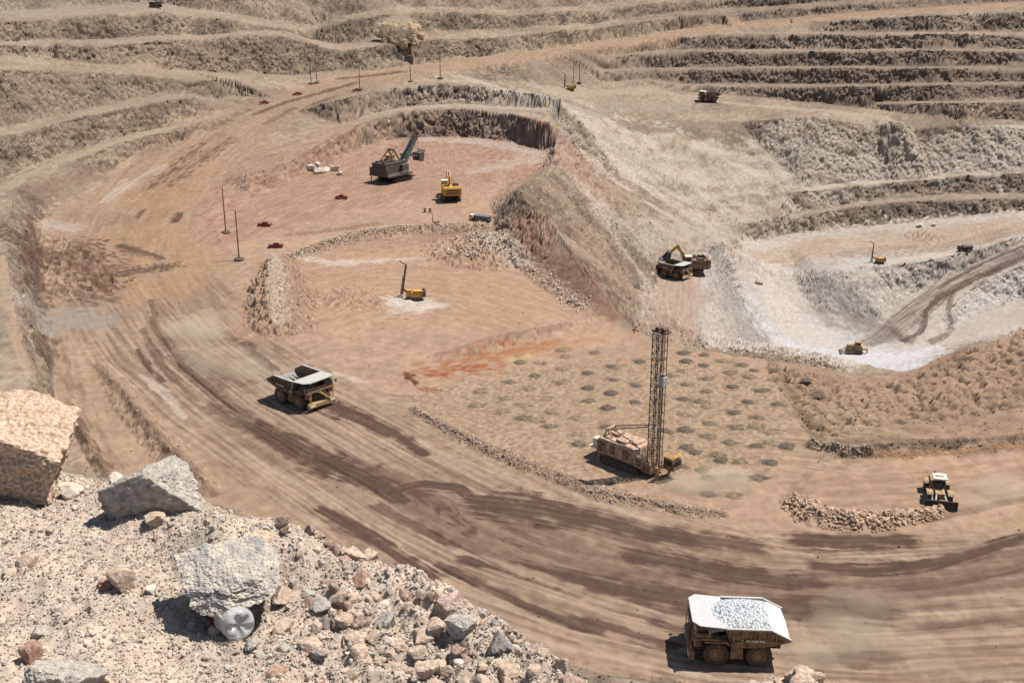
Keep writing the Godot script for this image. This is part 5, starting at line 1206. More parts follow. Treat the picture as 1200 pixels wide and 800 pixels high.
# a bent sheet: a polyline in xy with thickness, from z0 to z1
func sheet(st: SurfaceTool, line: Array, th: float, z0: float, z1: float) -> void:
	var up := []
	for i in line.size():
		var a: Vector2 = line[maxi(i - 1, 0)]
		var b: Vector2 = line[mini(i + 1, line.size() - 1)]
		var t := (b - a).normalized()
		up.append(Vector2(-t.y, t.x) * th)
	for i in line.size() - 1:
		var a: Vector2 = line[i]
		var b: Vector2 = line[i + 1]
		var c: Vector2 = b + up[i + 1]
		var d: Vector2 = a + up[i]
		ext(st, [a, b, c, d], z0, z1)

func crawler(parent: Node, called: String, length: float, h: float, w: float, at: Vector3) -> void:
	var o := []
	var r := h * 0.5
	for k in 9:
		var t := -PI / 2 + PI * k / 8
		o.append(Vector2(length / 2 - r + r * cos(t), r + r * sin(t)))
	for k in 9:
		var t := PI / 2 + PI * k / 8
		o.append(Vector2(-length / 2 + r + r * cos(t), r + r * sin(t)))
	var st := new_st()
	ext(st, o, -w / 2 + w * 0.08, w / 2 - w * 0.08)
	# shoes
	var n := int(length / (h * 0.28))
	for k in n:
		var x := -length / 2 + r + (length - 2 * r) * (k + 0.5) / n
		bx(st, Vector3(x, h - 0.02, 0), Vector3((length - 2 * r) / n * 0.7, h * 0.09, w))
		bx(st, Vector3(x, 0.03, 0), Vector3((length - 2 * r) / n * 0.7, h * 0.09, w))
	for s in [-1.0, 1.0]:
		for k in 5:
			var t: float = (-PI / 2 + PI * (k + 0.5) / 5) if s > 0 else (PI / 2 + PI * (k + 0.5) / 5)
			var cx: float = s * (length / 2 - r)
			bx(st, Vector3(cx + r * cos(t), r + r * sin(t), 0), Vector3(h * 0.24, h * 0.09, w), Basis(Vector3(0, 0, 1), t - PI / 2))
	var tr := part(parent, called, st, mats.track)
	tr.position = at
	st = new_st()
	for s in [-1.0, 1.0]:
		bx(st, Vector3(0, r, s * w * 0.47), Vector3(length - 2.2 * r, r * 0.9, w * 0.04))
		for k in 5:
			var x := -length / 2 + r + (length - 2 * r) * k / 4.0
			cyl(st, Vector3(x, r, s * w * 0.4), Vector3(x, r, s * w * 0.47), r * 0.62, r * 0.62, 12)
	part(tr, "track_frame", st, mats.dark_steel)

func tyre_mesh(r: float, w: float) -> ArrayMesh:
	var st := new_st()
	lathe(st, [Vector2(r * 0.52, -w * 0.42), Vector2(r * 0.75, -w * 0.5), Vector2(r * 0.93, -w * 0.47), Vector2(r * 0.985, -w * 0.36), Vector2(r * 0.985, w * 0.36), Vector2(r * 0.93, w * 0.47), Vector2(r * 0.75, w * 0.5), Vector2(r * 0.52, w * 0.42)], 36)
	for k in 36:
		var t := TAU * k / 36.0
		for s in [-1.0, 1.0]:
			bx(st, Vector3(cos(t + s * 0.04) * r * 0.985, sin(t + s * 0.04) * r * 0.985, s * w * 0.24), Vector3(r * 0.05, r * 0.1, w * 0.4), Basis(Vector3(0, 0, 1), t + s * 0.04))
	return finish(st, mats.rubber)

func rim_mesh(r: float, w: float, m: Material) -> ArrayMesh:
	var st := new_st()
	lathe(st, [Vector2(r * 0.53, -w * 0.4), Vector2(r * 0.53, w * 0.41), Vector2(r * 0.46, w * 0.43), Vector2(r * 0.42, w * 0.26), Vector2(r * 0.3, w * 0.24), Vector2(r * 0.26, w * 0.4), Vector2(r * 0.14, w * 0.43), Vector2(0.0, w * 0.43)], 24)
	for k in 10:
		var t := TAU * k / 10.0
		cyl(st, Vector3(cos(t) * r * 0.36, sin(t) * r * 0.36, w * 0.22), Vector3(cos(t) * r * 0.36, sin(t) * r * 0.36, w * 0.3), r * 0.035, r * 0.035, 6)
	return finish(st, m)

func wheel(parent: Node, tm: Mesh, rm: Mesh, at: Vector3, flip: bool) -> void:
	var o := Node3D.new()
	o.name = "wheel"
	o.position = at
	o.rotation.y = PI if flip else 0.0
	parent.add_child(o, true)
	part_mesh(o, "tyre", tm, Vector3.ZERO)
	part_mesh(o, "rim", rm, Vector3.ZERO)

func dusty(c: Color, dust: Color, seed_: int, rough := 0.75, metal := 0.0, scale := 0.35) -> StandardMaterial3D:
	# paint worn and dusted in patches; colours are sRGB
	var m := StandardMaterial3D.new()
	var nt := NoiseTexture2D.new()
	nt.width = 256
	nt.height = 256
	nt.seamless = true
	nt.noise = noise(FastNoiseLite.TYPE_SIMPLEX, 0.018, 5, seed_)
	var g := Gradient.new()
	g.offsets = PackedFloat32Array([0.0, 0.38, 0.62, 1.0])
	g.colors = PackedColorArray([c.darkened(0.25), c, c.lerp(dust, 0.55), dust])
	nt.color_ramp = g
	m.albedo_texture = nt
	m.roughness = rough
	m.metallic = metal
	m.uv1_triplanar = true
	m.uv1_scale = Vector3.ONE * scale
	return m

func plain(c: Color, rough := 0.7, metal := 0.0) -> StandardMaterial3D:
	var m := StandardMaterial3D.new()
	m.albedo_color = c
	m.roughness = rough
	m.metallic = metal
	return m

func machine_materials() -> void:
	var dust := Color(0.60, 0.51, 0.42)
	mats.yellow = dusty(Color(0.72, 0.52, 0.10), dust, 61)
	mats.dull_yellow = dusty(Color(0.53, 0.43, 0.25), dust, 62)
	mats.bright_yellow = plain(Color(0.86, 0.70, 0.10), 0.6)
	mats.rust_body = dusty(Color(0.50, 0.38, 0.29), Color(0.60, 0.50, 0.41), 63, 0.75, 0.0, 0.14)
	mats.rust_dark = dusty(Color(0.38, 0.29, 0.23), Color(0.52, 0.43, 0.36), 64, 0.75, 0.0, 0.18)
	mats.pale_steel = dusty(Color(0.58, 0.59, 0.58), Color(0.67, 0.65, 0.62), 65, 0.6)
	mats.liner = dusty(Color(0.42, 0.45, 0.45), Color(0.60, 0.58, 0.54), 66, 0.5, 0.2)
	mats.dark_steel = dusty(Color(0.20, 0.18, 0.17), Color(0.40, 0.34, 0.29), 67)
	mats.charcoal = dusty(Color(0.22, 0.20, 0.19), Color(0.37, 0.32, 0.29), 68)
	mats.teal = dusty(Color(0.20, 0.25, 0.27), Color(0.38, 0.39, 0.38), 69, 0.6)
	mats.track = dusty(Color(0.21, 0.19, 0.17), Color(0.45, 0.38, 0.32), 70, 0.8, 0.1, 0.6)
	mats.rubber = dusty(Color(0.22, 0.19, 0.17), Color(0.46, 0.39, 0.33), 71, 0.9, 0.0, 0.5)
	mats.drill_house = dusty(Color(0.56, 0.46, 0.39), Color(0.68, 0.59, 0.52), 72, 0.75, 0.0, 0.15)
	mats.mast = dusty(Color(0.24, 0.18, 0.15), Color(0.44, 0.36, 0.30), 73)
	mats.white_paint = dusty(Color(0.82, 0.80, 0.76), Color(0.68, 0.61, 0.53), 74, 0.5)
	mats.red_paint = dusty(Color(0.46, 0.08, 0.09), Color(0.46, 0.25, 0.21), 75, 0.4, 0.0, 0.6)
	mats.glass = plain(Color(0.05, 0.06, 0.07), 0.08)
	mats.wood = dusty(Color(0.30, 0.22, 0.15), Color(0.44, 0.35, 0.27), 76, 0.9)
	mats.bluegrey = dusty(Color(0.20, 0.20, 0.25), Color(0.36, 0.34, 0.36), 77, 0.6)
	mats.lamp = plain(Color(0.9, 0.9, 0.86), 0.2)
	mats.dozer = dusty(Color(0.47, 0.39, 0.29), Color(0.64, 0.55, 0.45), 79)
	mats.pale_hull = dusty(Color(0.80, 0.74, 0.62), Color(0.86, 0.84, 0.80), 78)
# ---- stones: balls of directions cut by random planes, then roughened
var rocks := []
var gravel_mat: StandardMaterial3D

func ico(sub: int) -> Array:
	var t := (1.0 + sqrt(5.0)) / 2.0
	var v := []
	for p in [[-1, t, 0], [1, t, 0], [-1, -t, 0], [1, -t, 0], [0, -1, t], [0, 1, t], [0, -1, -t], [0, 1, -t], [t, 0, -1], [t, 0, 1], [-t, 0, -1], [-t, 0, 1]]:
		v.append(Vector3(p[0], p[1], p[2]).normalized())
	var f := [0, 11, 5, 0, 5, 1, 0, 1, 7, 0, 7, 10, 0, 10, 11, 1, 5, 9, 5, 11, 4, 11, 10, 2, 10, 7, 6, 7, 1, 8, 3, 9, 4, 3, 4, 2, 3, 2, 6, 3, 6, 8, 3, 8, 9, 4, 9, 5, 2, 4, 11, 6, 2, 10, 8, 6, 7, 9, 8, 1]
	for s in sub:
		var mid := {}
		var nf := []
		for i in range(0, f.size(), 3):
			var m := []
			for k in 3:
				var a: int = f[i + k]
				var b: int = f[i + (k + 1) % 3]
				var key := Vector2i(mini(a, b), maxi(a, b))
				if not mid.has(key):
					mid[key] = v.size()
					v.append(((v[a] as Vector3) + (v[b] as Vector3)).normalized())
				m.append(mid[key])
			nf.append_array([f[i], m[0], m[2], f[i + 1], m[1], m[0], f[i + 2], m[2], m[1], m[0], m[1], m[2]])
		f = nf
	return [v, f]

func rock_mesh(seed_: int, sub: int, size: Vector3, cuts: int, rough: float, round_ := 0.0, blocky := false) -> ArrayMesh:
	var rng := RandomNumberGenerator.new()
	rng.seed = seed_ * 977 + 5
	var planes := []
	for k in cuts:
		var n := Vector3(rng.randfn(), rng.randfn(), rng.randfn()).normalized()
		planes.append([n, rng.randf_range(0.5, 0.88)])
	if blocky:
		# a block broken along three joint sets
		for n in [Vector3.UP, Vector3.DOWN, Vector3.LEFT, Vector3.RIGHT, Vector3.FORWARD, Vector3.BACK]:
			planes.append([((n as Vector3) + Vector3(rng.randfn(), rng.randfn(), rng.randfn()) * 0.16).normalized(), rng.randf_range(0.55, 0.7)])
	var nz := noise(FastNoiseLite.TYPE_SIMPLEX, 1.4, 4, seed_)
	var g := ico(sub)
	var out := []
	for d in g[0]:
		var r := 1.3
		for p in planes:
			var c: float = (p[0] as Vector3).dot(d)
			if c > 0.05:
				r = minf(r, p[1] / c)
		r = lerpf(r, 0.88, round_)
		r *= 1.0 + rough * nz.get_noise_3dv((d as Vector3) * 1.6) + rough * 0.6 * nz.get_noise_3dv((d as Vector3) * 5.0)
		out.append((d as Vector3) * r * size)
	# fit the stone to its size
	var lo := Vector3.ONE * 1e9
	var hi := -lo
	for p in out:
		lo = lo.min(p)
		hi = hi.max(p)
	for i in out.size():
		out[i] = ((out[i] as Vector3) - (lo + hi) * 0.5) * (size * 2.0 / (hi - lo))
	var st := SurfaceTool.new()
	st.begin(Mesh.PRIMITIVE_TRIANGLES)
	st.set_smooth_group(-1)
	var f: Array = g[1]
	for i in range(0, f.size(), 3):
		st.add_vertex(out[f[i]])
		st.add_vertex(out[f[i + 2]])
		st.add_vertex(out[f[i + 1]])
	st.generate_normals()
	return st.commit()

func stone_mat(a: Color, b: Color, c: Color, seed_: int, scale: float) -> StandardMaterial3D:
	var m := StandardMaterial3D.new()
	var nt := NoiseTexture2D.new()
	nt.width = 512
	nt.height = 512
	nt.seamless = true
	nt.noise = noise(FastNoiseLite.TYPE_SIMPLEX, 0.012, 6, seed_)
	var g := Gradient.new()
	g.offsets = PackedFloat32Array([0.0, 0.42, 0.58, 1.0])
	g.colors = PackedColorArray([a, b.lerp(a, 0.3), b, c])
	nt.color_ramp = g
	m.albedo_texture = nt
	var nn := NoiseTexture2D.new()
	nn.width = 512
	nn.height = 512
	nn.seamless = true
	nn.as_normal_map = true
	nn.bump_strength = 12.0
	nn.noise = noise(FastNoiseLite.TYPE_SIMPLEX, 0.05, 5, seed_ + 1)
	m.normal_enabled = true
	m.normal_texture = nn
	m.normal_scale = 0.9
	m.roughness = 0.95
	m.metallic_specular = 0.2
	m.uv1_triplanar = true
	m.uv1_scale = Vector3.ONE * scale
	return m

func rock_materials() -> void:
	mats.pink_rock = stone_mat(Color(0.42, 0.33, 0.28), Color(0.70, 0.62, 0.55), Color(0.79, 0.73, 0.67), 101, 7.0)
	mats.grey_rock = stone_mat(Color(0.45, 0.44, 0.43), Color(0.61, 0.59, 0.565), Color(0.72, 0.685, 0.64), 103, 4.0)
	mats.slab_rock = stone_mat(Color(0.46, 0.45, 0.46), Color(0.63, 0.61, 0.58), Color(0.71, 0.67, 0.60), 105, 2.2)
	mats.tan_rock = stone_mat(Color(0.52, 0.45, 0.40), Color(0.68, 0.61, 0.55), Color(0.77, 0.71, 0.65), 107, 8.0)
	mats.red_rock = stone_mat(Color(0.44, 0.33, 0.29), Color(0.59, 0.48, 0.43), Color(0.70, 0.61, 0.55), 109, 8.0)
	mats.purple_rock = stone_mat(Color(0.44, 0.35, 0.34), Color(0.66, 0.58, 0.55), Color(0.82, 0.78, 0.75), 111, 8.0)
	mats.blue_rock = stone_mat(Color(0.35, 0.34, 0.35), Color(0.50, 0.48, 0.47), Color(0.66, 0.61, 0.57), 113, 8.0)
	mats.maroon_rock = stone_mat(Color(0.38, 0.30, 0.28), Color(0.57, 0.49, 0.45), Color(0.71, 0.64, 0.58), 115, 8.0)
	mats.white_rock = stone_mat(Color(0.66, 0.60, 0.56), Color(0.76, 0.71, 0.67), Color(0.85, 0.82, 0.79), 117, 8.0)
	mats.ore = stone_mat(Color(0.64, 0.66, 0.68), Color(0.74, 0.76, 0.78), Color(0.81, 0.83, 0.84), 119, 0.5)
	mats.ore_dust = stone_mat(Color(0.60, 0.60, 0.61), Color(0.70, 0.71, 0.73), Color(0.78, 0.79, 0.80), 121, 0.4)
	for k in 6:
		var rng := RandomNumberGenerator.new()
		rng.seed = 300 + k
		rocks.append(rock_mesh(300 + k, 1, Vector3(1.0, rng.randf_range(0.55, 0.85), rng.randf_range(0.7, 1.0)), 7, 0.12))
	gravel_mat = StandardMaterial3D.new()
	gravel_mat.vertex_color_use_as_albedo = true
	gravel_mat.roughness = 0.95
	gravel_mat.metallic_specular = 0.2

func scatter(called: String, label: String, category: String, xfs: Array, cols: Array, which: int) -> MultiMeshInstance3D:
	var mm := MultiMesh.new()
	mm.transform_format = MultiMesh.TRANSFORM_3D
	mm.use_colors = true
	mm.mesh = rocks[which]
	mm.instance_count = xfs.size()
	for i in xfs.size():
		mm.set_instance_transform(i, xfs[i])
		mm.set_instance_color(i, cols[i])
	var mi := MultiMeshInstance3D.new()
	mi.name = numbered(called)
	mi.multimesh = mm
	mi.material_override = gravel_mat
	mi.set_meta("kind", "stuff")
	mi.set_meta("label", label)
	mi.set_meta("category", category)
	add_child(mi)
	return mi

func turn_any(rng: RandomNumberGenerator, s: float) -> Basis:
	return Basis.from_euler(Vector3(rng.randf_range(0, TAU), rng.randf_range(0, TAU), rng.randf_range(0, TAU))).scaled(Vector3.ONE * s)

# ---- the gravel slope at the photographer's feet
const FY := 103.1
var rim := PackedVector2Array()
var fn_lo: FastNoiseLite
var fn_hi: FastNoiseLite
var fn_fine: FastNoiseLite

func rim_z(x: float) -> float:
	if x <= rim[0].x:
		return rim[0].y
	for i in rim.size() - 1:
		if x < rim[i + 1].x:
			return lerpf(rim[i].y, rim[i + 1].y, (x - rim[i].x) / (rim[i + 1].x - rim[i].x))
	return rim[rim.size() - 1].y

func fg_height(x: float, z: float) -> float:
	var d := (rim_z(x) - z) * 0.85
	var lumpy := clampf((x + 0.9) * 1.3, 0.15, 1.0)          # cloddier towards the lower right
	var y := FY + 0.035 * fn_lo.get_noise_2d(x, z) + (0.008 + 0.034 * lumpy) * fn_hi.get_noise_2d(x, z) + 0.0045 * fn_fine.get_noise_2d(x, z)
	if d > -0.12:
		var k := d + 0.12
		y -= 0.9 * k * k / (k + 0.25) + maxf(d, 0.0) * 0.25
	# the bank that carries the slab
	var bk := Vector2((x + 0.84) / 0.22, (z + 3.26) / 0.15).length_squared()
	y += 0.12 * exp(-bk * bk)
	bk = Vector2((x + 0.84) / 0.16, (z + 2.93) / 0.10).length_squared()
	y -= 0.035 * exp(-bk)
	# two cracks where the crust has broken
	for c in [[-1.62, -3.13, -1.22, -3.18, 0.014], [-0.30, -3.02, -0.10, -2.66, 0.02], [-0.02, -2.92, 0.02, -2.66, 0.018]]:
		var a := Vector2(c[0], c[1])
		var b := Vector2(c[2], c[3])
		var p := Vector2(x, z) + Vector2(fn_hi.get_noise_2d(z * 2.0, x * 2.0), fn_hi.get_noise_2d(x * 2.0, z * 2.0)) * 0.045
		var q := Geometry2D.get_closest_point_to_segment(p, a, b)
		var r := p.distance_to(q)
		if r < c[4]:
			y -= 0.03 * (1.0 - r / c[4])
	return y

func foreground() -> void:
	for p in RIM:
		rim.append(Vector2(p[0], p[1]))
	fn_lo = noise(FastNoiseLite.TYPE_SIMPLEX, 1.6, 3, 201)
	fn_hi = noise(FastNoiseLite.TYPE_SIMPLEX, 8.0, 4, 202)
	fn_fine = noise(FastNoiseLite.TYPE_SIMPLEX, 55.0, 3, 203)
	var cn := noise(FastNoiseLite.TYPE_SIMPLEX, 2.2, 4, 204)
	var cf := noise(FastNoiseLite.TYPE_SIMPLEX, 70.0, 2, 205)
	var x0 := -2.7
	var x1 := 1.3
	var nx := 430
	var nz := 300
	var ps := PackedVector3Array()
	var cs := PackedColorArray()
	for i in nx + 1:
		var x := lerpf(x0, x1, float(i) / nx)
		var zf := rim_z(x) - 0.55
		for j in nz + 1:
			var z := lerpf(-1.7, zf, float(j) / nz)
			ps.append(Vector3(x, fg_height(x, z), z))
			var k := 1.0 + 0.18 * cn.get_noise_2d(x, z) + 0.3 * cf.get_noise_2d(x, z)
			var pk := 0.5 + 0.8 * cn.get_noise_2d(x * 2.0 + 9.0, z * 2.0)
			cs.append(Color(0.325 * k, lerpf(0.276, 0.262, pk) * k, lerpf(0.232, 0.225, pk) * k))
	var st := SurfaceTool.new()
	st.begin(Mesh.PRIMITIVE_TRIANGLES)
	st.set_smooth_group(0)
	for i in nx:
		for j in nz:
			var a := i * (nz + 1) + j
			for v in [a, a + 1, a + nz + 2, a, a + nz + 2, a + nz + 1]:
				st.set_color(cs[v])
				st.add_vertex(ps[v])
	st.index()
	st.generate_normals()
	var o := MeshInstance3D.new()
	o.name = "gravel_slope"
	o.mesh = st.commit()
	o.mesh.surface_set_material(0, gravel_mat)
	o.set_meta("kind", "structure")
	o.set_meta("label", "pale stony gravel crest in the foreground")
	o.set_meta("category", "ground")
	add_child(o)
	# the steep slope from the crest down to the foot of the wall, and the ground underfoot
	st = SurfaceTool.new()
	st.begin(Mesh.PRIMITIVE_TRIANGLES)
	var rn := noise(FastNoiseLite.TYPE_SIMPLEX, 0.25, 4, 206)
	var g := []
	var na := 120
	var nr := 50
	for i in na + 1:
		var az := lerpf(-0.63, 0.63, float(i) / na)
		# where this azimuth meets the far border of the crest
		var r0 := 2.0
		for s in 40:
			var x := r0 * sin(az)
			if -r0 * cos(az) < rim_z(clampf(x, x0, x1)) - 0.5:
				break
			r0 += 0.08
		for j in nr + 1:
			var f := float(j) / nr
			var r := r0 * pow(52.0 / r0, f)
			var x := r * sin(az)
			var z := -r * cos(az)
			var y := FY - 0.62 - (r - r0) * 1.12
			y = maxf(y, 47.0) + clampf((r - r0) * 0.2, 0.0, 1.2) * rn.get_noise_2d(x, z)
			g.append(Vector3(x, y, z))
	for i in na:
		for j in nr:
			var a := i * (nr + 1) + j
			quad(st, g[a], g[a + 1], g[a + nr + 2], g[a + nr + 1])
	st.index()
	st.generate_normals()
	o = MeshInstance3D.new()
	o.name = "rim_slope"
	o.mesh = st.commit()
	o.mesh.surface_set_material(0, mats.slope)
	o.set_meta("kind", "structure")
	o.set_meta("label", "steep loose slope falling from the viewpoint")
	o.set_meta("category", "slope")
	add_child(o)

	# gravel grains
	var rng := RandomNumberGenerator.new()
	rng.seed = 77
	var tones := [Color(0.44, 0.36, 0.28), Color(0.48, 0.40, 0.33), Color(0.42, 0.33, 0.26), Color(0.52, 0.45, 0.38), Color(0.38, 0.30, 0.24), Color(0.44, 0.34, 0.28), Color(0.27, 0.21, 0.18), Color(0.58, 0.53, 0.48), Color(0.36, 0.24, 0.19), Color(0.40, 0.33, 0.28)]
	for w in 5:
		var xf := []
		var cl := []
		for k in 18000:
			var x := rng.randf_range(-2.25, 0.8)
			var z := rng.randf_range(-2.1, rim_z(x) - 0.25)
			var s: float = 0.0016 * exp(absf(rng.randfn()) * 0.6)
			if rng.randf() < 0.03 + 0.05 * clampf(x + 1.0, 0.0, 1.0):
				s *= 2.2
			s = minf(s, 0.012)
			xf.append(Transform3D(turn_any(rng, s), Vector3(x, fg_height(x, z) + s * 0.25, z)))
			var c: Color = (tones[rng.randi_range(0, tones.size() - 1)] as Color).lerp(Color(0.42, 0.345, 0.275), 0.3)
			cl.append(c.lerp(Color(c.g, c.g, c.g), 0.22) * rng.randf_range(0.62, 0.98))
		scatter("gravel", "loose pale pebbles and grit covering the foreground slope", "gravel", xf, cl, w)
	slab()
	for s in STONES:
		var size := Vector3(s[6], s[7], s[8])
		var m := rock_mesh(s[12], 5 if s[13] == 4 else s[13], size, 8 if s[13] < 3 else (6 if s[12] == 4 else 9), 0.07 if s[13] < 4 else 0.085, 0.0, s[12] == 4)
		m.surface_set_material(0, mats[s[11]])
		o = MeshInstance3D.new()
		o.name = numbered(s[0])
		o.mesh = m
		o.position = Vector3(s[3], fg_height(s[3], s[5]) + size.y * (1.0 - 2.0 * s[10]) * 0.9, s[5])
		o.rotation.y = s[9]
		o.set_meta("label", s[1])
		o.set_meta("category", s[2])
		if s[0] == "clod":
			o.set_meta("group", "clods along the gravel crest")
		elif s[12] >= 90 and s[12] < 200:
			o.set_meta("group", "stones piled at the foot of the view")
		add_child(o)
	# loose stones big enough to pick out, of a few kinds
	var kinds := [["tan_rock", "small tan stone lying loose on the gravel"], ["white_rock", "small whitish stone lying loose on the gravel"], ["grey_rock", "small grey stone lying loose on the gravel"], ["red_rock", "small reddish stone lying loose on the gravel"], ["blue_rock", "small dark stone lying loose on the gravel"]]
	var protos := []
	for k in 10:
		protos.append(rock_mesh(400 + k, 2, Vector3(1.0, rng.randf_range(0.6, 0.9), rng.randf_range(0.75, 1.0)), 9, 0.1))
	for k in 110:
		var x := rng.randf_range(-1.95, 0.3)
		var zr := rim_z(x)
		var z := rng.randf_range(-2.45, zr + 0.02)
		if k >= 45:
			x = rng.randf_range(-0.95, 0.25)
			zr = rim_z(x)
			z = rng.randf_range(-2.5, zr)
		var s := rng.randf_range(0.011, 0.021) * (1.35 if k >= 45 and rng.randf() < 0.4 else 1.0)
		var kd: Array = kinds[[0, 0, 0, 1, 2, 3, 4, 0, 0, 0, 1][rng.randi_range(0, 10)]]
		o = MeshInstance3D.new()
		o.name = numbered("pebble")
		o.mesh = protos[k % 10]
		o.material_override = mats[kd[0]]
		o.transform = Transform3D(turn_any(rng, s), Vector3(x, fg_height(x, z) + s * 0.12, z))
		o.set_meta("label", kd[1])
		o.set_meta("category", "stone")
		o.set_meta("group", kd[1] + "s")
		add_child(o)
	bottle()

func slab() -> void:
	var o := MeshInstance3D.new()
	o.name = numbered("boulder")
	o.mesh = rock_mesh(17, 5, Vector3(0.16, 0.06, 0.14), 8, 0.09, 0.0, true)
	o.mesh.surface_set_material(0, mats.slab_rock)
	o.transform = Transform3D(Basis.from_euler(Vector3(0.16, 0.25, -0.06)), SLAB)
	o.set_meta("label", "grey and yellowish slab overhanging the plastic bottle")
	o.set_meta("category", "boulder")
	add_child(o)

func bottle() -> void:
	var ax := Vector3(-0.56, -0.16, -0.81).normalized()
	var t := thing("plastic_bottle", "clear plastic bottle lying base outward under the grey slab", "bottle", Vector3(BOTTLE.x, fg_height(BOTTLE.x, BOTTLE.z) + 0.05, BOTTLE.z))
	var u := ax.cross(Vector3.UP).normalized()
	var v := u.cross(ax)
	var st := SurfaceTool.new()
	st.begin(Mesh.PRIMITIVE_TRIANGLES)
	var prof := [[0.0, 0.012], [0.012, 0.010], [0.024, 0.0], [0.036, -0.001], [0.044, 0.008], [0.0485, 0.022], [0.0495, 0.05], [0.0495, 0.085]]
	var n := 60
	var ring := func(k: int, i: int) -> Vector3:
		var r: float = prof[k][0]
		var z: float = prof[k][1]
		var a := TAU * i / n
		var lobe := 0.5 + 0.5 * cos(5.0 * a)
		if k > 0 and k < 4:
			z += 0.012 * (1.0 - lobe) * [0.0, 0.6, 1.0, 0.5][k]
		return (u * cos(a) + v * sin(a)) * r + ax * z
	st.set_smooth_group(0)
	for k in prof.size() - 1:
		for i in n:
			quad(st, ring.call(k, i), ring.call(k, i + 1), ring.call(k + 1, i + 1), ring.call(k + 1, i))
	part(t, "base", st, mats.plastic)
	st = new_st()
	cyl(st, ax * 0.085, ax * 0.19, 0.0485, 0.0485, 40)
	part(t, "wrapper", st, mats.wrapper)
	st = new_st()
	cyl(st, ax * 0.19, ax * 0.255, 0.0485, 0.014, 32)
	cyl(st, ax * 0.255, ax * 0.29, 0.014, 0.014, 20)
	part(t, "neck", st, mats.plastic)

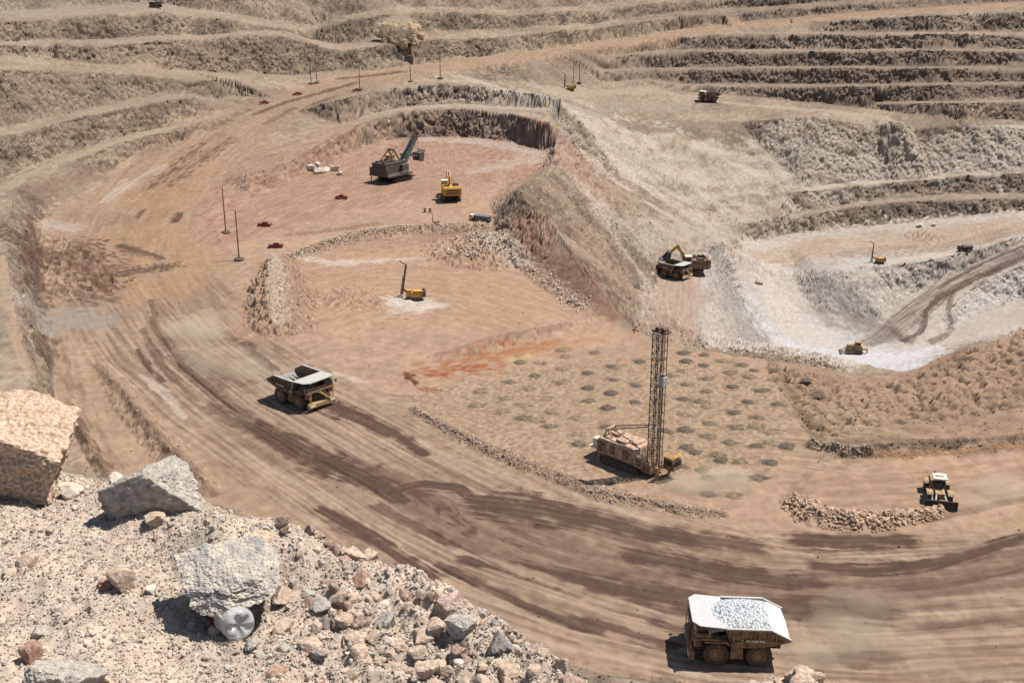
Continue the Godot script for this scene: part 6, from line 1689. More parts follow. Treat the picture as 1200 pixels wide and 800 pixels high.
# ---- loose rock further off
func far_rubble() -> void:
	var rng := RandomNumberGenerator.new()
	rng.seed = 501
	var kinds := [
		[0, 3600, 0.06, 0.22, [Color(0.30, 0.225, 0.18), Color(0.23, 0.17, 0.14), Color(0.38, 0.29, 0.23)], "windrow of purplish rubble between the haul road and the drilling bench"],
		[1, 2200, 0.12, 0.42, [Color(0.34, 0.245, 0.18), Color(0.40, 0.30, 0.22), Color(0.26, 0.18, 0.135)], "spill of coarse brown rubble in front of the wheel dozer"],
		[2, 2600, 0.10, 0.34, [Color(0.34, 0.28, 0.22), Color(0.40, 0.33, 0.27), Color(0.26, 0.20, 0.16)], "grey gravel windrow at the edge of the red floor"],
		[4, 120, 0.08, 0.28, [Color(0.27, 0.21, 0.17), Color(0.34, 0.27, 0.22)], "rubble on the berm beside the haul road bend"],
		[5, 650, 0.08, 0.28, [Color(0.34, 0.27, 0.22), Color(0.26, 0.20, 0.17), Color(0.42, 0.36, 0.31)], "loose rock on the flanks of the ramp mound"],
		[6, 1100, 0.12, 0.42, [Color(0.38, 0.33, 0.28), Color(0.28, 0.22, 0.18), Color(0.46, 0.41, 0.36)], "grey rock dumped on the mound by the pink slope"],
		[8, 900, 0.12, 0.40, [Color(0.28, 0.21, 0.16), Color(0.22, 0.16, 0.13)], "rubble along the brown lip of the inner pit"],
		[9, 260, 0.08, 0.28, [Color(0.27, 0.23, 0.19), Color(0.34, 0.28, 0.23)], "rubble bank in front of the cracked ground"],
		[10, 420, 0.12, 0.4, [Color(0.36, 0.32, 0.28), Color(0.28, 0.22, 0.18), Color(0.44, 0.40, 0.36)], "broken rock at the foot of the pink slope"]]
	for kd in kinds:
		var flat: Array = RIDGES[kd[0]][2]
		var n := flat.size() / 4
		var xf := []
		var cl := []
		for k in kd[1]:
			var i := rng.randi_range(0, n - 2)
			var f := rng.randf()
			var a := Vector2(flat[4 * i], flat[4 * i + 1])
			var b := Vector2(flat[4 * i + 4], flat[4 * i + 5])
			var w := lerpf(flat[4 * i + 2], flat[4 * i + 6], f)
			var t := (b - a).normalized()
			var p := a.lerp(b, f) + Vector2(-t.y, t.x) * clampf(rng.randfn(0.0, 0.5), -1.2, 1.2) * w
			var s: float = rng.randf_range(kd[2], kd[3]) * (1.0 if rng.randf() < 0.9 else 1.7)
			xf.append(Transform3D(turn_any(rng, s), Vector3(p.x, surface(p.x, p.y) + s * 0.2, p.y)))
			cl.append((kd[4][rng.randi_range(0, kd[4].size() - 1)] as Color) * rng.randf_range(0.85, 1.15))
		scatter("rubble", kd[5], "rubble", xf, cl, (kd[0] as int) % 6)
	# blocks caught on the walls
	var xf := []
	var cl := []
	var n := NA * NR
	while xf.size() < 16000:
		var id := rng.randi_range(0, n - 1)
		if vslope[id] < 0.62 or crow[id] < 235.0 or absf(vx[id]) > 0.55 * crow[id] or vy[id] > 95.0:
			continue
		var s := rng.randf_range(0.15, 0.5) * crow[id] / 700.0 * (2.0 if rng.randf() < 0.06 else 1.0)
		xf.append(Transform3D(turn_any(rng, s), Vector3(vx[id], vy[id] + s * 0.2, vz[id])))
		var m := rng.randf_range(1.0, 1.7)
		cl.append(Color(cr[id] * m, cg[id] * m, cb[id] * m))
	scatter("scree", "loose blocks of rock strewn over the pit walls", "scree", xf, cl, 2)
	# crumbs on the cracked ground and along the road berms
	xf = []
	cl = []
	while xf.size() < 9000:
		var id := rng.randi_range(0, n - 1)
		if region[id] != 4 and not (region[id] == 5 and crow[id] > 110.0) and rng.randf() > 0.02:
			continue
		var s := rng.randf_range(0.06, 0.3)
		xf.append(Transform3D(turn_any(rng, s), Vector3(vx[id], vy[id] + s * 0.2, vz[id])))
		var m := rng.randf_range(0.65, 1.15)
		cl.append(Color(cr[id] * m, cg[id] * m, cb[id] * m))
	scatter("rubble", "scattered crumbs of rock on the rough ground", "rubble", xf, cl, 4)
	# boulders one can tell apart far off
	var names := ["pale domed boulder beside its twin on the pit ledge", "smaller pale domed boulder beside its twin on the pit ledge", "dark boulder alone on the pale spiral road"]
	for k in FAR_BOULDERS.size():
		var b: Array = FAR_BOULDERS[k]
		var o := MeshInstance3D.new()
		o.name = numbered("boulder")
		o.mesh = rock_mesh(600 + k, 2, Vector3(b[3], b[3] * 0.75, b[3] * 0.9), 9, 0.1)
		o.material_override = mats.white_rock if k != 2 else mats.tan_rock
		o.position = Vector3(b[0], surface(b[0], b[2]) + b[3] * 0.4, b[2])
		o.set_meta("label", names[k] if k < 3 else "pale boulder in the cluster at the back of the red floor")
		o.set_meta("category", "boulder")
		if k >= 3:
			o.set_meta("group", "boulders at the back of the red floor")
		add_child(o)

func surface(x: float, z: float) -> float:
	# height of the finished mesh at the nearest vertex
	var q := clampi(find_col(atan2(x, -z)), 0, NA - 1)
	var k := clampi(find_row(q, sqrt(x * x + z * z)), 0, NR - 1)
	return vy[q * NR + k]

func cuttings() -> void:
	var rng := RandomNumberGenerator.new()
	rng.seed = 701
	var bn := noise(FastNoiseLite.TYPE_SIMPLEX, 1.2, 3, 702)
	var tones := [Color(0.26, 0.22, 0.18), Color(0.33, 0.275, 0.225), Color(0.40, 0.34, 0.26)]
	var labels := ["dark brown heap of drill cuttings round a blast hole", "grey brown heap of drill cuttings round a blast hole", "tan brown heap of drill cuttings round a blast hole"]
	var mm := []
	for k in 3:
		mm.append(dusty(tones[k], tones[k].lightened(0.18), 710 + k, 0.95, 0.0, 0.5))
	var meshes := []
	for v in 4:
		var st := SurfaceTool.new()
		st.begin(Mesh.PRIMITIVE_TRIANGLES)
		st.set_smooth_group(0)
		var prof := [[0.07, -0.2], [0.12, 0.42], [0.24, 0.62], [0.5, 0.44], [0.78, 0.18], [1.0, -0.12]]
		var n := 18
		var pt := func(k: int, i: int) -> Vector3:
			var a := TAU * (i % n) / n
			var r: float = prof[k][0] * 1.55
			var w: float = 1.0 + 0.42 * bn.get_noise_3d(cos(a) * 1.5, sin(a) * 1.5, v * 7.0 + 0.15 * k)
			# cuttings lie a little squarish, as the rig's skirt leaves them
			w *= 1.0 + 0.10 * cos(4.0 * a)
			return Vector3(cos(a) * r * w * 1.1, prof[k][1] * (1.0 + 0.3 * bn.get_noise_2d(i * 0.7, v * 3.0 + k)), sin(a) * r * w)
		for k in prof.size() - 1:
			for i in n:
				quad(st, pt.call(k, i), pt.call(k, i + 1), pt.call(k + 1, i + 1), pt.call(k + 1, i))
		st.generate_normals()
		meshes.append(st.commit())
	for i in range(0, PILES.size(), 2):
		var x: float = PILES[i]
		var z: float = PILES[i + 1]
		var tone: int = [0, 0, 1, 0, 1, 2][rng.randi_range(0, 5)]
		if x < 15.0:
			tone = [1, 2, 2][rng.randi_range(0, 2)]
		var o := MeshInstance3D.new()
		o.name = numbered("drill_cuttings")
		o.mesh = meshes[rng.randi_range(0, 3)]
		o.material_override = mm[tone]
		o.position = Vector3(x, surface(x, z) + 0.02, z)
		o.rotation.y = rng.randf_range(-0.5, 0.5)
		var s := rng.randf_range(0.72, 1.15)
		o.scale = Vector3(s, s * rng.randf_range(0.7, 1.1), s)
		o.set_meta("label", labels[tone])
		o.set_meta("category", "spoil heap")
		o.set_meta("group", labels[tone].replace("heap", "heaps"))
		add_child(o)

func drum(at: Vector3) -> void:
	var t := thing("steel_drum", "ochre steel drum of the pair by the little drill", "drum", at, 0.0, "pair of drums")
	var st := new_st()
	lathe_up(st, [Vector2(0.0, 0.0), Vector2(0.55, 0.0), Vector2(0.55, 0.55), Vector2(0.6, 0.6), Vector2(0.55, 0.65), Vector2(0.55, 1.2), Vector2(0.6, 1.25), Vector2(0.55, 1.3), Vector2(0.55, 1.9), Vector2(0.5, 1.92), Vector2(0.0, 1.9)], 16)
	part(t, "body", st, mats.dull_yellow)
	st = new_st()
	cyl(st, Vector3(0.25, 1.9, 0), Vector3(0.25, 1.98, 0), 0.1, 0.1, 8)
	part(t, "bung", st, mats.dark_steel)

func flat_tyre(at: Vector3) -> void:
	var t := thing("scrap_tyre", "scrap tyre lying flat by the gravel windrow", "tyre", at)
	var st := new_st()
	lathe_up(st, [Vector2(0.7, 0.1), Vector2(0.9, 0.0), Vector2(1.4, 0.05), Vector2(1.6, 0.4), Vector2(1.4, 0.8), Vector2(0.9, 0.85), Vector2(0.7, 0.75), Vector2(0.7, 0.1)], 20)
	part(t, "carcass", st, mats.rubber)

func service_truck_small(label: String, at: Vector3, turn: float) -> void:
	var t := thing("water_truck", label, "truck", at, turn)
	var st := new_st()
	bx(st, Vector3(0, 1.0, 0), Vector3(8.0, 0.6, 2.2))
	part(t, "chassis", st, mats.dark_steel)
	st = new_st()
	ext(st, [Vector2(2.4, 1.0), Vector2(4.2, 1.0), Vector2(4.2, 2.2), Vector2(3.8, 3.3), Vector2(2.4, 3.3)], -1.4, 1.4)
	part(t, "cab", st, mats.charcoal)
	st = new_st()
	var o := []
	for k in 14:
		o.append(Vector2(cos(TAU * k / 14) * 1.5, 2.5 + sin(TAU * k / 14) * 1.2))
	ext(st, o, -3.0, 3.0, Transform3D(Basis(Vector3.UP, PI / 2), Vector3(-1.2, 0, 0)))
	part(t, "tank", st, mats.charcoal)
	var tm := tyre_mesh(0.9, 0.6)
	var rm := rim_mesh(0.9, 0.6, mats.pale_steel)
	for x in [2.9, -1.6, -3.3]:
		for s in [-1.0, 1.0]:
			wheel(t, tm, rm, Vector3(x, 0.9, s * 1.3), s < 0)

func puff(parent: Node, at: Vector3, size: Vector3, density: float, tint: Color) -> void:
	var f := FogVolume.new()
	f.name = "puff"
	f.shape = RenderingServer.FOG_VOLUME_SHAPE_ELLIPSOID
	f.size = size
	var m := FogMaterial.new()
	m.density = density
	m.albedo = tint
	f.material = m
	f.position = at
	parent.add_child(f, true)

func dust_cloud() -> void:
	var rng := RandomNumberGenerator.new()
	rng.seed = 811
	var tan_dust := Color(1.0, 0.93, 0.83)
	var t := thing("dust_cloud", "billowing tan dust cloud on the far upper wall", "dust cloud", DUST)
	# billows: x right, y up along the wall, radius, in metres
	var nz := noise(FastNoiseLite.TYPE_SIMPLEX, 0.22, 5, 812)
	nz.fractal_gain = 0.6
	var nb := noise(FastNoiseLite.TYPE_CELLULAR, 0.30, 3, 813)
	nb.cellular_return_type = FastNoiseLite.RETURN_DISTANCE
	var g := ico(4)
	var st := SurfaceTool.new()
	st.begin(Mesh.PRIMITIVE_TRIANGLES)
	st.set_smooth_group(0)
	for b in [[-9, 11, 6.0], [-3, 10, 6.5], [4, 10, 6.0], [10, 9.5, 6.0], [-4, 3.5, 5.2], [-8, 6, 4.6], [3, 6, 4.4], [11, 4.0, 4.4], [12, 1.0, 3.6], [-3, 0.5, 4.4], [-9, 1.0, 4.0], [4, 0.0, 4.6], [16, 6, 3.6], [-14, 8, 3.6], [-1, 15, 4.0], [7, 14, 4.2], [13, 12, 4.0], [-12, 13, 3.4]]:
		var c := Vector3(b[0] * 0.95, b[1] * 0.8 + 0.5, 1.0 - 0.6 * b[1])
		var out := []
		for d in g[0]:
			var p: Vector3 = c + (d as Vector3) * (b[2] as float)
			var r: float = b[2] * (0.62 + 0.30 * nz.get_noise_3dv(p) - 0.28 * nb.get_noise_3dv(p))
			out.append(c + (d as Vector3) * r)
		var f: Array = g[1]
		for i in range(0, f.size(), 3):
			st.add_vertex(out[f[i]])
			st.add_vertex(out[f[i + 2]])
			st.add_vertex(out[f[i + 1]])
	part(t, "billow", st, mats.dust)
	for b in [[-8, 9, 15.0], [0, 10, 17.0], [8, 9, 15.0], [2, 4, 14.0], [4, 20, 10.0], [7, 26, 7.0]]:
		puff(t, Vector3(b[0], b[1] + 1.0, 2.0 - 0.6 * b[1]), Vector3(b[2] * 1.2, b[2], b[2]), 0.035, tan_dust)
	# dust hanging behind the wheels and round the working machines
	for d in DUST_TRAILS:
		var o := thing("dust_cloud", d[0], "dust cloud", on(d[1], d[2]))
		var n: int = d[6]
		for k in n:
			var f := (k + 0.5) / n
			var sz: float = d[5] * lerpf(0.6, 1.3, f) * rng.randf_range(0.8, 1.2)
			puff(o, Vector3(d[3] * f + rng.randfn() * d[5] * 0.45, sz * 0.16, d[4] * f + rng.randfn() * d[5] * 0.45), Vector3(sz * 1.5, sz * 0.55, sz * 1.2), d[7] / sz, tan_dust)
# ---- machines: every one looks along its own +x, right-hand side at +z
func haul_truck(label: String, at: Vector3, turn: float, body: Material, trim: Material, top: Material, loaded: bool) -> Node3D:
	var t := thing("haul_truck", label, "haul truck", at, turn, "haul trucks in the pit")
	var st := new_st()
	for s in [-1.0, 1.0]:
		bx(st, Vector3(-0.2, 2.35, s * 1.5), Vector3(13.2, 1.0, 0.55))
	for x in [-6.2, -3.2, 0.2, 3.3, 5.6]:
		bx(st, Vector3(x, 2.3, 0), Vector3(0.6, 0.8, 3.0))
	cyl(st, Vector3(-3.2, 1.95, -3.2), Vector3(-3.2, 1.95, 3.2), 0.75, 0.75, 14)
	cyl(st, Vector3(3.3, 1.95, -3.0), Vector3(3.3, 1.95, 3.0), 0.4, 0.4, 10)
	part(t, "chassis", st, mats.dark_steel)
	var tm := tyre_mesh(1.95, 1.25)
	var rm := rim_mesh(1.95, 1.25, mats.rust_body)
	for s in [-1.0, 1.0]:
		wheel(t, tm, rm, Vector3(3.3, 1.95, s * 3.55), s < 0)
		wheel(t, tm, rm, Vector3(-3.2, 1.95, s * 3.75), s < 0)
		wheel(t, tm, rm, Vector3(-3.2, 1.95, s * 2.35), s < 0)
	# nose
	st = new_st()
	ext(st, [Vector2(6.6, 0.9), Vector2(7.45, 1.05), Vector2(7.45, 1.95), Vector2(7.1, 2.2), Vector2(6.6, 2.2)], -4.1, 4.1)
	var bump := part(t, "bumper", st, trim)
	for z in [-3.4, -2.7, 2.7, 3.4]:
		st = new_st()
		bx(st, Vector3(7.48, 1.55, z), Vector3(0.1, 0.34, 0.5))
		part(bump, "headlight", st, mats.lamp)
	st = new_st()
	bx(st, Vector3(6.35, 3.3, 0), Vector3(0.7, 2.5, 3.7))
	for k in 9:
		bx(st, Vector3(6.74, 2.3 + 0.25 * k, 0), Vector3(0.1, 0.09, 3.4))
	part(t, "radiator_grille", st, mats.dark_steel)
	st = new_st()
	bx(st, Vector3(4.9, 4.65, 0), Vector3(4.2, 0.22, 8.4))
	bx(st, Vector3(6.2, 3.9, -3.2), Vector3(1.0, 1.3, 1.5))
	bx(st, Vector3(6.2, 3.9, 3.2), Vector3(1.0, 1.3, 1.5))
	for s in [-1.0, 1.0]:
		ext(st, [Vector2(1.1, 3.7), Vector2(1.7, 4.3), Vector2(5.2, 4.3), Vector2(5.2, 4.05), Vector2(1.9, 4.05), Vector2(1.4, 3.6)], s * 3.5 - 0.7, s * 3.5 + 0.7)
	part(t, "front_deck", st, body)
	# cab on the left, control cabinets on the right
	st = new_st()
	ext(st, [Vector2(4.2, 4.77), Vector2(6.6, 4.77), Vector2(6.75, 5.4), Vector2(6.45, 6.45), Vector2(4.2, 6.45)], -3.9, -1.5)
	var cab := part(t, "cab", st, body)
	st = new_st()
	ext(st, [Vector2(6.78, 5.42), Vector2(6.52, 6.3), Vector2(6.48, 6.3), Vector2(6.74, 5.42)], -3.75, -1.65)
	bx(st, Vector3(5.5, 5.85, -3.92), Vector3(1.6, 0.8, 0.06))
	bx(st, Vector3(5.5, 5.85, -1.48), Vector3(1.6, 0.8, 0.06))
	part(cab, "window", st, mats.glass)
	st = new_st()
	bx(st, Vector3(5.2, 5.5, 2.6), Vector3(2.2, 1.5, 2.4))
	bx(st, Vector3(4.2, 5.3, 0.2), Vector3(1.6, 1.1, 1.8))
	for k in 3:
		bx(st, Vector3(4.6 + 0.6 * k, 5.5, 3.83), Vector3(0.45, 1.2, 0.06))
	part(t, "control_cabinet", st, mats.dark_steel)
	# stairs across the nose and rails
	st = new_st()
	for z in [-0.45, 0.45]:
		beam(st, Vector3(7.35, 2.1, -2.3 + z * 0.1), Vector3(7.15, 4.75, 0.9 + z), 0.14, 0.3)
	for k in 9:
		var f := k / 9.0
		bx(st, Vector3(7.3 - 0.2 * f, 2.2 + 2.5 * f, -2.2 + 3.1 * f), Vector3(0.75, 0.06, 0.4))
	beam(st, Vector3(7.4, 3.0, -2.3), Vector3(7.2, 5.7, 0.9), 0.08, 0.08)
	part(t, "stairs", st, trim)
	for z in [-4.1, 4.1]:
		st = new_st()
		beam(st, Vector3(4.0, 5.7, z), Vector3(6.95, 5.7, z), 0.07, 0.07)
		for x in [4.0, 5.4, 6.95]:
			beam(st, Vector3(x, 4.7, z), Vector3(x, 5.7, z), 0.07, 0.07)
		part(t, "handrail", st, mats.rust_dark)
	st = new_st()
	for y in [5.25, 5.7]:
		beam(st, Vector3(6.98, y, -1.2), Vector3(6.98, y, 4.1), 0.07, 0.07)
	for z in [-1.2, 1.4, 2.8, 4.1]:
		beam(st, Vector3(6.98, 4.7, z), Vector3(6.98, 5.7, z), 0.07, 0.07)
	part(t, "handrail", st, mats.rust_dark)
	for s in [-1.0, 1.0]:
		st = new_st()
		wedge(st, Vector3(0.15, 2.35, s * 3.15), Vector3(2.1, 2.3, 1.5), Vector2(0.25, 0.2))
		part(t, "fuel_tank" if s < 0 else "hydraulic_tank", st, body)
		st = new_st()
		cyl(st, Vector3(0.9, 2.4, s * 1.95), Vector3(-0.6, 4.6, s * 1.95), 0.22, 0.22, 10)
		cyl(st, Vector3(-0.6, 4.6, s * 1.95), Vector3(-1.2, 5.4, s * 1.95), 0.15, 0.15, 10)
		part(t, "hoist_cylinder", st, mats.pale_steel)
	for s in [-1.0, 1.0]:
		st = new_st()
		for z in [0.0, 0.5]:
			beam(st, Vector3(7.3, 0.7, s * (3.2 + z)), Vector3(7.15, 4.6, s * (3.2 + z)), 0.07, 0.09)
		for k in 12:
			bx(st, Vector3(7.28 - 0.012 * k, 0.9 + 0.32 * k, s * 3.45), Vector3(0.08, 0.06, 0.5))
		part(t, "ladder", st, trim)
		st = new_st()
		beam(st, Vector3(6.4, 5.9, s * 4.0), Vector3(6.8, 5.9, s * 4.7), 0.06, 0.06)
		bx(st, Vector3(6.85, 5.75, s * 4.75), Vector3(0.12, 0.8, 0.45))
		part(t, "mirror", st, mats.dark_steel)
	st = new_st()
	for k in 4:
		bx(st, Vector3(5.9, 4.05 - 0.55 * k, -3.98), Vector3(1.2, 0.08, 0.1))
	part(t, "step", st, mats.dark_steel)
	st = new_st()
	bx(st, Vector3(4.4, 3.4, 0), Vector3(3.4, 2.0, 2.2))
	part(t, "engine", st, mats.dark_steel)
	for z in [-1.0, 1.0]:
		st = new_st()
		cyl(st, Vector3(2.6, 3.0, z), Vector3(2.6, 4.5, z), 0.28, 0.28, 10)
		part(t, "muffler", st, mats.dark_steel)
	# the tipping body
	var db := Node3D.new()
	db.name = "dump_body"
	t.add_child(db, true)
	st = new_st()
	sheet(st, [Vector2(2.15, 6.75), Vector2(0.9, 3.75), Vector2(-1.5, 3.55), Vector2(-4.3, 3.85), Vector2(-7.7, 4.75)], 0.14, -4.25, 4.25)
	part(db, "floor", st, mats.liner)
	st = new_st()
	ext(st, [Vector2(2.0, 6.72), Vector2(7.1, 7.15), Vector2(7.1, 7.32), Vector2(2.0, 6.92)], -3.3, 3.3)
	for s in [-1.0, 1.0]:
		var xs := Transform3D(Basis(Vector3(1, 0, 0), Vector3(0, 0, s), Vector3(0, -1, 0) * s), Vector3.ZERO)
		# chamfered wings of the canopy
		var p := [Vector3(2.0, 6.72, s * 3.3), Vector3(7.1, 7.15, s * 3.3), Vector3(6.0, 7.06, s * 4.45), Vector3(2.0, 6.72, s * 4.45)]
		var q := []
		for v in p:
			q.append(v + Vector3(0, 0.19, 0))
		if s > 0:
			p.reverse()
			q.reverse()
		hexa(st, [p[3], p[2], p[1], p[0], q[3], q[2], q[1], q[0]])
	part(db, "canopy", st, top)
	st = new_st()
	for z in [-3.0, -1.5, 0.0, 1.5, 3.0]:
		beam(st, Vector3(2.1, 6.55, z), Vector3(7.0, 7.0, z), 0.16, 0.3)
	part(db, "canopy_beam", st, body)
	for s in [-1.0, 1.0]:
		st = new_st()
		var z0: float = s * 4.3 - 0.07
		ext(st, [Vector2(2.05, 6.8), Vector2(0.75, 3.75), Vector2(-1.5, 3.5), Vector2(-4.3, 3.8), Vector2(-7.7, 4.7), Vector2(-7.75, 5.1), Vector2(-4.6, 6.75)], z0, z0 + 0.14)
		var w := part(db, "side_wall", st, body)
		st = new_st()
		var z: float = s * 4.44
		beam(st, Vector3(2.05, 6.82, z), Vector3(-4.6, 6.78, z), 0.42, 0.26)
		beam(st, Vector3(-4.6, 6.78, z), Vector3(-7.8, 5.1, z), 0.36, 0.24)
		part(w, "top_rail", st, mats.pale_steel)
		for k in 6:
			st = new_st()
			var x := 0.9 - 1.3 * k
			var lo := 3.9 if k < 4 else 4.1 + 0.2 * (k - 4)
			var hi := 6.7 if k < 5 else 6.2
			beam(st, Vector3(x * 0.96, lo, s * 4.52), Vector3(x, hi, s * 4.52), 0.34, 0.24)
			part(w, "rib", st, body)
		st = new_st()
		beam(st, Vector3(0.6, 4.55, s * 4.58), Vector3(-6.6, 4.85, s * 4.58), 0.2, 0.28)
		part(w, "rub_rail", st, body)
		st = new_st()
		bx(st, Vector3(-2.4, 4.95, s * 4.66), Vector3(2.9, 0.32, 0.05))
		part(w, "stripe", st, mats.white_paint)
	st = new_st()
	for z in [-3.6, -2.4, -1.2, 0.0, 1.2, 2.4, 3.6]:
		beam(st, Vector3(0.5, 3.55, z), Vector3(-7.4, 4.4, z), 0.2, 0.34)
	part(db, "floor_beam", st, body)
	if loaded:
		ore_load(t, at, turn)
	return t

func ore_load(_truck: Node3D, at: Vector3, turn: float) -> void:
	# the heap in the body: lies in the truck, a thing of its own
	var o := thing("ore_load", "heap of pale grey crushed ore filling the truck body", "ore", at, turn)
	var nz := noise(FastNoiseLite.TYPE_SIMPLEX, 0.9, 4, 81, FastNoiseLite.FRACTAL_RIDGED)
	var st := new_st()
	var nx := 70
	var nw := 62
	var grid := []
	for i in nx + 1:
		for j in nw + 1:
			var x := lerpf(-7.55, 4.6, float(i) / nx)
			var z := lerpf(-4.2, 4.2, float(j) / nw)
			var u := (x + 1.2) / 6.6
			var v := z / 4.4
			var y := 7.75 - 1.25 * u * u - 1.15 * v * v + 0.28 * nz.get_noise_2d(x, z) + 0.12 * nz.get_noise_2d(x * 3.0, z * 3.0)
			y = minf(y, 6.62 if absf(z) > 4.0 and x > -4.6 and x < 2.0 else y)
			if x < -4.6:
				y = minf(y, lerpf(6.8, 5.15, (-4.6 - x) / 3.0) + 0.5 * (1.0 - absf(v)))
			grid.append(Vector3(x, y, z))
	for i in nx:
		for j in nw:
			var a := i * (nw + 1) + j
			quad(st, grid[a], grid[a + nw + 1], grid[a + nw + 2], grid[a + 1])
	part(o, "heap", st, mats.ore)
	var rng := RandomNumberGenerator.new()
	rng.seed = 83
	var mm := MultiMesh.new()
	mm.transform_format = MultiMesh.TRANSFORM_3D
	mm.mesh = rocks[1]
	mm.instance_count = 900
	for k in 900:
		var p: Vector3 = grid[rng.randi_range(0, grid.size() - 1)]
		var s := rng.randf_range(0.03, 0.09) * (2.4 if rng.randf() < 0.05 else 1.0)
		mm.set_instance_transform(k, Transform3D(Basis.from_euler(Vector3(rng.randf() * 6, rng.randf() * 6, 0)).scaled(Vector3.ONE * s), p))
	var mi := MultiMeshInstance3D.new()
	mi.name = "lump"
	mi.multimesh = mm
	mi.material_override = mats.ore
	mi.set_meta("kind", "stuff")
	o.add_child(mi, true)

func lattice(st: SurfaceTool, x0: float, x1: float, z0: float, z1: float, y0: float, y1: float, step: float, chord: float, lace: float) -> void:
	for x in [x0, x1]:
		for z in [z0, z1]:
			beam(st, Vector3(x, y0, z), Vector3(x, y1, z), chord, chord)
	var n := int((y1 - y0) / step)
	for k in n:
		var a := y0 + (y1 - y0) * k / n
		var b := y0 + (y1 - y0) * (k + 1) / n
		var flip := k % 2 == 0
		for z in [z0, z1]:
			beam(st, Vector3(x0 if flip else x1, a, z), Vector3(x1 if flip else x0, b, z), lace, lace)
			beam(st, Vector3(x0, b, z), Vector3(x1, b, z), lace, lace)
		for x in [x0, x1]:
			beam(st, Vector3(x, a, z0 if flip else z1), Vector3(x, b, z1 if flip else z0), lace, lace)
			beam(st, Vector3(x, b, z0), Vector3(x, b, z1), lace, lace)

